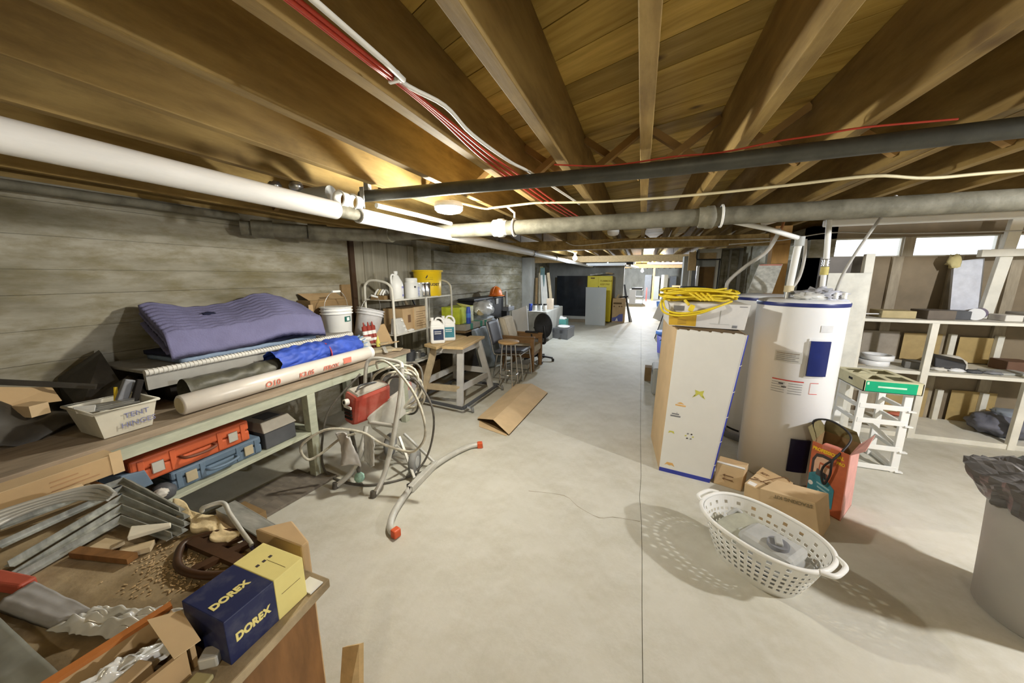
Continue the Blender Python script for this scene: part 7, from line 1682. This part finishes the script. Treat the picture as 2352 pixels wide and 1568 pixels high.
sh = [((2.12, 4.74, 1.2255), (0.20, 0.20, 0.03), 0, mat('grey sheet', (0.42, 0.41, 0.40), 0.7), 'grey sheet stack at the left end of the top shelf'),
      ((2.28, 4.70, 1.2555), (0.18, 0.03, 0.012), 12, WHITE, 'thin white strip lying on the grey sheet stack'),
      ((2.50, 4.78, 1.2255), (0.27, 0.22, 0.075), 0, mat('straw board', (0.46, 0.38, 0.20), 0.7), 'flat straw coloured box on the top shelf'),
      ((2.80, 4.76, 1.2255), (0.22, 0.22, 0.09), 6, mat('brown tool case', (0.14, 0.115, 0.09), 0.6), 'brown case beside the straw coloured box'),
      ((3.00, 4.80, 1.2255), (0.16, 0.18, 0.085), 0, GREYD, 'dark grey case before the white round tin'),
      ((3.34, 4.78, 1.2255), (0.12, 0.18, 0.06), 0, OFFW, 'off white block right of the purple sleeve'),
      ((3.55, 4.80, 1.2255), (0.28, 0.2, 0.085), 0, mat('grey carton', (0.34, 0.32, 0.29), 0.7), 'grey carton at the far right of the top shelf'),
      ((2.73, 4.72, 0.7105), (0.16, 0.16, 0.07), -20, mat('grey machine', (0.16, 0.155, 0.14), 0.6), 'small grey machine between white rings and post'),
      ((3.42, 4.75, 0.7105), (0.30, 0.18, 0.02), 10, GREYPANEL, 'flat grey tray on the middle shelf right bay'),
      ((3.60, 4.95, 0.7105), (0.22, 0.20, 0.10), 0, mat('brown machine', (0.15, 0.08, 0.05), 0.6), 'brown machine at the far right of the middle shelf')]
for c, s_, a, m, lb in sh:
    mb = MB(); mb.obox((c[0], c[1], c[2] + s_[2] / 2 + .0005), s_, rotz(a)); mb.build('shelf_item', m, label=lb, cat='box', bev=0.006)
t = thing('white_round_tin', 'round tin with a white face on the top shelf by the purple sleeve', 'tin', (3.10, 4.68, 1.2255))
mb = MB(); mb.cyl((3.08, 4.70, 1.285), (3.20, 4.85, 1.285), 0.055, 24); mb.build('barrel', mat('purple sleeve', (0.22, 0.18, 0.26), 0.6), t)
mb = MB(); mb.cyl((3.075, 4.694, 1.285), (3.08, 4.70, 1.285), 0.057, 24); mb.build('face', WHITE, t)
for k in range(2):
    mb = MB(); mb.lathe([(0.115, 0), (0.13, 0.004), (0.13, 0.052), (0.12, 0.057), (0.10, 0.057), (0.10, 0.0)], (2.44 - 0.03 * (1 - k), 4.76, 0.7105 + 0.0585 * k), 34, cap1=False)
    mb.build('white_ring', WHITE, label=['lower', 'upper'][k] + ' of two white plastic rings stacked on the middle shelf', cat='ring', group='white plastic rings')
t = thing('oval_board', 'pale oval board lying under the white rings on the middle shelf', 'board', (2.18, 4.76, 0.7105))
mb = MB(); mb.lathe([(0.20, 0), (0.21, 0.006), (0.20, 0.01)], (2.22, 4.78, 0.7105), 30, sy=0.6); mb.build('panel', STUD, t)
t = thing('dark_visor', 'black angular visor with a white shell on the middle shelf right bay', 'visor', (3.0, 4.75, 0.71))
mb = MB(); mb.hexa([(2.86, 4.68, 0.74), (3.08, 4.66, 0.7115), (3.16, 4.82, 0.72), (2.9, 4.84, 0.75), (2.86, 4.70, 0.84), (3.09, 4.68, 0.79), (3.15, 4.82, 0.81), (2.9, 4.84, 0.86)]); mb.build('visor_plate', BLACK, t, bev=0.01)
mb = MB(); mb.lathe([(0.14, 0), (0.125, 0.07), (0.07, 0.115), (0.0001, 0.125)], (3.10, 4.92, 0.7115), 24); mb.build('shell', OFFW, t)
for k in range(4):
    mb = MB(); mb.blob((2.88 + 0.13 * k, 4.66, 0.725), (0.06, 0.04, 0.018), k, 0.4)
    mb.build('small_part', [OFFW, WHITE, GREYD, GREYP][k], label=['off white', 'white', 'dark', 'grey'][k] + ' small part along the middle shelf front edge, right bay', cat='part', group='small parts on the middle shelf')
mb = MB(); mb.lathe([(0.001, 0.0), (0.05, 0.002), (0.055, 0.012), (0.0001, 0.016)], (2.35, 5.15, 1.43), 18, rot=rotm('X', 90)); mb.build('wall_socket', WHITE, label='small white round plate on the brown backing board', cat='plate')
mb = MB(); mb.blob((2.26, 4.95, 1.245), (0.06, 0.05, 0.025), 6, 0.5); mb.build('dark_clump', CARDD, label='small dark clump behind the white strip on the top shelf', cat='scrap')
mb = MB(); mb.blob((3.55, 4.82, 0.16), (0.22, 0.20, 0.11), 8, 0.3, 3, 30, flat=-0.108); mb.build('grey_sack', mat('blue grey sack', (0.14, 0.145, 0.18), 0.5, var=0.2, bump=0.2), label='blue grey sack on the base shelf right bay', cat='sack')
mb = MB(); mb.blob((3.66, 4.86, 0.27), (0.16, 0.14, 0.04), 5, 0.3, 3, 24); mb.build('pale_sack', mat('pale blue sack', (0.30, 0.34, 0.40), 0.4, var=0.2), label='pale blue plastic bag on top of the blue grey sack', cat='bag')
mb = MB(); mb.blob((2.90, 5.10, 0.075), (0.09, 0.04, 0.022), 3, 0.3); mb.build('red_scrap', mat('red scrap', (0.55, 0.16, 0.10), 0.7), label='red scrap lying at the back of the base shelf', cat='scrap')
mb = MB(); mb.hexa([(3.02, 4.90, 1.226), (3.24, 4.90, 1.226), (3.24, 4.93, 1.226), (3.02, 4.93, 1.226), (3.05, 5.05, 1.80), (3.27, 5.05, 1.83), (3.27, 5.08, 1.83), (3.05, 5.08, 1.80)]); mb.build('white_sheet', mat('bluish white sheet', (0.60, 0.62, 0.68), 0.6, var=0.12, scale=12), label='bluish white sheet leaning on the wall above the top shelf', cat='sheet')
mb = MB(); mb.blob((3.05, 5.05, 1.80), (0.05, 0.04, 0.07), 2, 0.5); mb.build('yellow_foam', mat('yellow foam', (0.6, 0.52, 0.25), 0.8), label='yellowish foam lump on the top of the bluish white sheet', cat='foam')
mb = MB(); mb.bar((3.10, 4.86, 1.87), (4.5, 4.86, 1.885), 0.06, 0.07); mb.build('upper_rail', WPAINT, label='white rail crossing before the windows above the shelving', cat='rail', bev=0.004)
mb = MB(); mb.bar((3.27, 4.9, 1.23), (3.33, 4.9, 2.2), 0.09, 0.05, (0, 1, 0)); mb.build('upper_post', WPAINT, label='white post rising from the top shelf before the windows', cat='post', bev=0.004)
mb = MB(); mb.box(2.02, 2.04, 4.50, 4.545, 0.98, 1.16); mb.build('yellow_tag', mat('yellow tag', (0.72, 0.62, 0.1), 0.6), label='yellow paper tag hanging on the shelf right of the heater', cat='tag')
for k in range(3):
    mb = MB(); mb.bar((1.60, 4.62, 0.15 + 0.17 * k), (2.6, 4.60, 0.10 + 0.17 * k), 0.03, 0.02); mb.build('leaning_lath', WPAINT if k % 2 else STUD, label=['lowest', 'middle', 'topmost'][k] + ' lath stacked before the shelving behind the step stool', cat='lath', group='laths behind the stool')

# ================================================================ things behind the tall carton
t = thing('violet_bin', 'violet blue bin standing behind the yellow cord cartons', 'bin', (0.55, 8.0, 0))
mb = MB(); mb.lathe([(0.17, 0), (0.20, 0.46), (0.19, 0.46), (0.16, 0.01)], (0.60, 8.1, 0), 26); mb.build('shell', VIOL, t)
mb = MB(); mb.lathe([(0.205, 0.40), (0.225, 0.41), (0.225, 0.47), (0.205, 0.475)], (0.60, 8.1, 0), 26); mb.build('rim', BLUEL, t)
mb = MB(); mb.lathe([(0.15, 0), (0.185, 0.36), (0.175, 0.36), (0.14, 0.01)], (0.62, 7.55, 0), 26, cap1=False); mb.build('blue_bin', BLUEL, label='light blue bin in front of the violet bin', cat='bin')
t = thing('grey_tool_box', 'grey box with a handle hole behind the tall white carton', 'box', (0.28, 5.3, 0))
mb = MB(); mb.box(0.235, 0.55, 5.05, 5.5, 0.0, 0.38); mb.build('body', GREYPANEL, t, bev=0.03)
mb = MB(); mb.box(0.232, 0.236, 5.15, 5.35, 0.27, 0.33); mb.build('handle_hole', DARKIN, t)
mb = MB(); mb.box(0.15, 0.5, 5.72, 5.9, 0.0, 0.22); mb.build('brown_box', CARDD, label='small dark brown box beyond the grey handled box', cat='box', bev=0.004)
mb = MB(); mb.cyl((0.44, 9.9, 0.0), (0.66, 9.6, 0.95), 0.012, 8); mb.build('black_pole', BLACK, label='thin black pole leaning beyond the violet bin', cat='pole')
mb = MB(); mb.bar((0.50, 9.7, 0.0), (0.72, 9.5, 0.92), 0.12, 0.02, (0, 1, 0)); mb.build('white_lath', OFFW, label='white board leaning behind the thin black pole', cat='board')
t = thing('steel_drum_cooker', 'round steel pot with a dark lid behind the yellow cord', 'pot', (0.80, 6.4, 0))
mb = MB(); mb.lathe([(0.17, 0), (0.175, 0.24)], (0.80, 6.4, 1.22), 30); mb.build('body', STEEL, t)
mb = MB(); mb.lathe([(0.19, 0.24), (0.195, 0.25), (0.18, 0.265), (0.0001, 0.27)], (0.80, 6.4, 1.22), 30); mb.build('lid', GREYD, t)
mb = MB(); mb.cyl((0.60, 6.4, 1.46), (0.36, 6.42, 1.45), 0.012, 10); mb.build('handle', BLACK, t)
mb = MB(); mb.box(0.62, 1.0, 6.2, 6.65, 0, 1.22); mb.build('pot_cabinet', OFFW, label='off white cabinet carrying the steel pot', cat='cabinet', bev=0.005)
for k in range(3):
    x = (0.90, 0.97, 1.03)[k]
    mb = MB(); mb.box(x, x + 0.045, 7.88, 7.93, 0, (2.0, 1.98, 1.85)[k]); mb.build('metal_stud', [OFFW, GREYP, WHITE][k], label=['pale left', 'dark grey middle', 'white right'][k] + ' upright stud beside the concrete pier', cat='stud', group='studs at the pier')
mb = MB(); mb.box(0.86, 1.0, 7.82, 7.86, 1.76, 2.12); mb.build('hanging_board', PINE, label='tan wooden board hung at the pier top', cat='board')
cable('pier_conduit', [(1.0, 7.8, 2.15), (1.0, 7.8, 2.0), (1.05, 7.8, 1.97), (1.38, 7.8, 1.97), (1.40, 7.8, 1.93), (1.40, 7.8, 1.4)], 0.012, BLACK, 'bent black conduit before the brown door', 'conduit', 3)

# ================================================================ FAR AREA
t = thing('glass_partition', 'large dark glossy panel in a pale frame at the end of the left wall', 'partition', (-2.35, 12.6, 0))
mb = MB(); mb.box(-2.90, -1.80, 12.60, 12.64, 0.22, 1.66); mb.build('sheet', GLASSD, t)
mb = MB(); mb.box(-2.98, -1.76, 12.52, 12.70, 0.12, 0.22); mb.build('sill', CONC2, t)
mb = MB(); mb.box(-2.98, -1.76, 12.54, 12.68, 0.0, 0.12); mb.build('base', BACKB, t)
mb = MB(); mb.hexa([(-1.73, 11.98, 0.0), (-1.06, 11.92, 0.0), (-1.05, 11.95, 0), (-1.72, 12.01, 0), (-1.77, 12.10, 1.28), (-1.08, 12.04, 1.28), (-1.08, 12.07, 1.28), (-1.77, 12.13, 1.28)])
mb.build('grey_board', GREYPANEL, label='grey painted board leaning on the yellow cabinet', cat='board', bev=0.006)
t = thing('yellow_cabinet', 'tall yellow flammables cabinet behind the grey board', 'cabinet', (-1.4, 13.0, 0))
mb = MB(); mb.box(-1.85, -0.97, 12.75, 13.25, 0.03, 1.66); mb.build('body', YELP, t, bev=0.01)
mb = MB(); mb.box(-1.83, -1.43, 12.735, 12.75, 0.06, 1.63); mb.build('door', YELP, t, bev=0.004)
mb = MB(); mb.box(-1.42, -0.99, 12.735, 12.75, 0.06, 1.63); yd_ = mb.build('door', YELP, t, bev=0.004)
mb = MB(); mb.box(-1.42, -1.40, 12.70, 12.735, 1.0, 1.3); mb.build('handle', BLACK, yd_)
for k, s_ in enumerate(('FLAMMABLE', 'KEEP FIRE', 'AWAY')):
    text(yd_, s_, 0.075, (-1.36, 12.733, 1.46 - 0.12 * k), (1, 0, 0), (0, 0, 1), mat('amber lettering', (0.35, 0.22, 0.0), 0.6), bold=.002)
mb = MB(); mb.box(-1.70, -1.56, 12.731, 12.735, 1.56, 1.60); mb.build('badge', INKBR, t)
for k in range(4):
    mb = MB(); mb.bar((-1.70 + 0.18 * k, 12.8, 1.70 + 0.02 * k), (-1.5 + 0.16 * k, 13.1, 1.74), 0.10, 0.05); mb.build('rolled_paper', [PAPER, OFFW, GREYPANEL, CARDL][k], label=['first', 'second', 'third', 'fourth'][k] + ' from the left of the papers heaped on the yellow cabinet', cat='paper', group='papers on the yellow cabinet')
t = thing('tan_utility_carton', 'tall tan carton with a violet wave print beside the yellow cabinet', 'carton', (-0.8, 14.3, 0))
mb = MB(); mb.box(-0.92, -0.48, 12.95, 13.37, 0, 0.86); mb.build('body', CARD, t, bev=0.005)
mb = MB(); mb.prism([(-0.91, 12.948, 0.04), (-0.54, 12.948, 0.04), (-0.54, 12.948, 0.32), (-0.66, 12.948, 0.30), (-0.78, 12.948, 0.20), (-0.91, 12.948, 0.17)], (0, -.002, 0)); mb.build('violet_wave', mat('violet print', (0.11, 0.12, 0.32), 0.6), t)
mb = MB(); mb.prism([(-0.80, 12.945, 0.05), (-0.70, 12.945, 0.06), (-0.74, 12.945, 0.17)], (0, -.002, 0)); mb.build('white_sail', PAPER, t)
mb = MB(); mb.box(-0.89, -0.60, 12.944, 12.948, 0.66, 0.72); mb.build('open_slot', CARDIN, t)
for x in (-0.88, -0.70, -0.62):
    mb = MB(); mb.box(x, x + 0.05, 12.944, 12.948, 0.56, 0.60); mb.build('print_mark', INKBR, t)
mb = MB(); mb.bar((-0.80, 13.0, 0.84), (-0.72, 13.1, 1.0), 0.05, 0.03); mb.build('wood_stick', WOODP, label='pale wood stick poking out of the tan utility carton', cat='stick')  # bare wooden stick, modelled without a head
mb = MB(); mb.bar((-0.66, 13.1, 0.90), (-0.42, 13.2, 0.93), 0.07, 0.05); mb.build('black_tool', BLACK, label='black tool lying over the tan utility carton', cat='tool')
for k in range(3):
    mb = MB(); mb.bar((-0.30 + 0.03 * k, 13.25, 0), (-0.56 + 0.02 * k, 13.3 + 0.03 * k, 1.35 - 0.2 * k), 0.06, 0.03, (0, 1, 0)); mb.build('leaning_board', [GREYD, OFFW, GREYP][k], label=['dark', 'white', 'grey'][k] + ' narrow board leaning at the end of the cross wall', cat='board', group='boards at the cross wall')
t = thing('white_open_cabinet', 'white open shelf cabinet standing far down the hall', 'cabinet', (-0.25, 22.2, 0))
mb = MB(); mb.box(-0.62, -0.25, 22.0, 22.8, 0, 0.86); mb.build('body', WHITE, t)
for z in (0, 0.4, 0.82):
    mb = MB(); mb.box(-0.25, 0.18, 22.0, 22.8, z, z + 0.04); mb.build('shelf', WHITE, t)
mb = MB(); mb.box(0.14, 0.18, 22.0, 22.8, 0, 0.86); mb.build('side', WHITE, t)
mb = MB(); mb.box(-0.5, 0.1, 22.1, 22.6, 0.861, 0.98); mb.build('black_case', BLACK, label='black case on the far white open cabinet', cat='case', bev=0.01)
mb = MB(); mb.lathe([(0.14, 0), (0.17, 0.3), (0.15, 0.3)], (1.15, 20.5, 0), 20, sx=1.8); mb.build('far_blue_tub', BLUEL, label='blue tub on the floor far down the hall', cat='tub')
t = thing('folded_table_stack', 'heap of folded white tables and sheets along the hall right side', 'table stack', (1.35, 15.0, 0))
for k in range(5):
    mb = MB(); mb.bar((0.75 + 0.13 * k, 14.0 + 0.3 * k, 0.0), (1.10 + 0.14 * k, 14.6 + 0.3 * k, 0.9 + 0.12 * (k % 3)), 0.55, 0.04, (0, 1, 0)); mb.build('white_top', OFFW if k % 2 else WHITE, t)
mb = MB(); mb.box(1.30, 1.95, 16.5, 17.0, 0.75, 1.25); mb.build('hall_carton', CARD, label='tan carton on the white table stack down the hall', cat='carton')
mb = MB(); mb.box(1.28, 1.98, 16.4, 17.1, 0, 0.749); mb.build('carton_stand', GREYD, label='dark cabinet carrying the tan carton down the hall', cat='cabinet')
for k, (x, y, w, m) in enumerate(((0.72, 25.5, 0.12, BRACE), (1.95, 20.0, 0.20, PINE), (0.35, 24.5, 0.06, RED))):
    mb = MB(); mb.box(x, x + w, y, y + 0.12, 0, (2.22, 2.22, 0.9)[k]); mb.build('hall_post', m, label=['thin brown post', 'wide pine post', 'short red post'][k] + ' standing far down the hall', cat='post')
for k in range(4):
    mb = MB(); mb.box(0.25 + 0.55 * k, 0.70 + 0.55 * k, 27.5, 27.6, 0.0, 1.75 - 0.1 * (k % 2)); mb.build('hall_board', [GREYP, GREYPANEL, OFFW, GREYD][k], label=['first', 'second', 'third', 'fourth'][k] + ' from the left of the upright boards at the hall end', cat='board', group='boards at the hall end')
mb = MB(); mb.tube([(0.2, 19.0, 2.165), (2.8, 19.0, 2.165)], 0.06, 12); mb.build('hall_pipe', WPIPE, label='white pipe crossing the hall under the far joists', cat='pipe')
mb = MB(); mb.hexa([(0.2, 16.2, 2.16), (2.4, 16.2, 2.14), (2.4, 16.9, 2.13), (0.4, 16.9, 2.15), (0.2, 16.2, 2.225), (2.4, 16.2, 2.225), (2.4, 16.9, 2.225), (0.4, 16.9, 2.225)]); mb.build('hall_insulation', mat('pinkish insulation', (0.55, 0.42, 0.36), 0.9), label='sagging pinkish insulation strip below the far joists', cat='insulation')
bpy.context.view_layer.update()
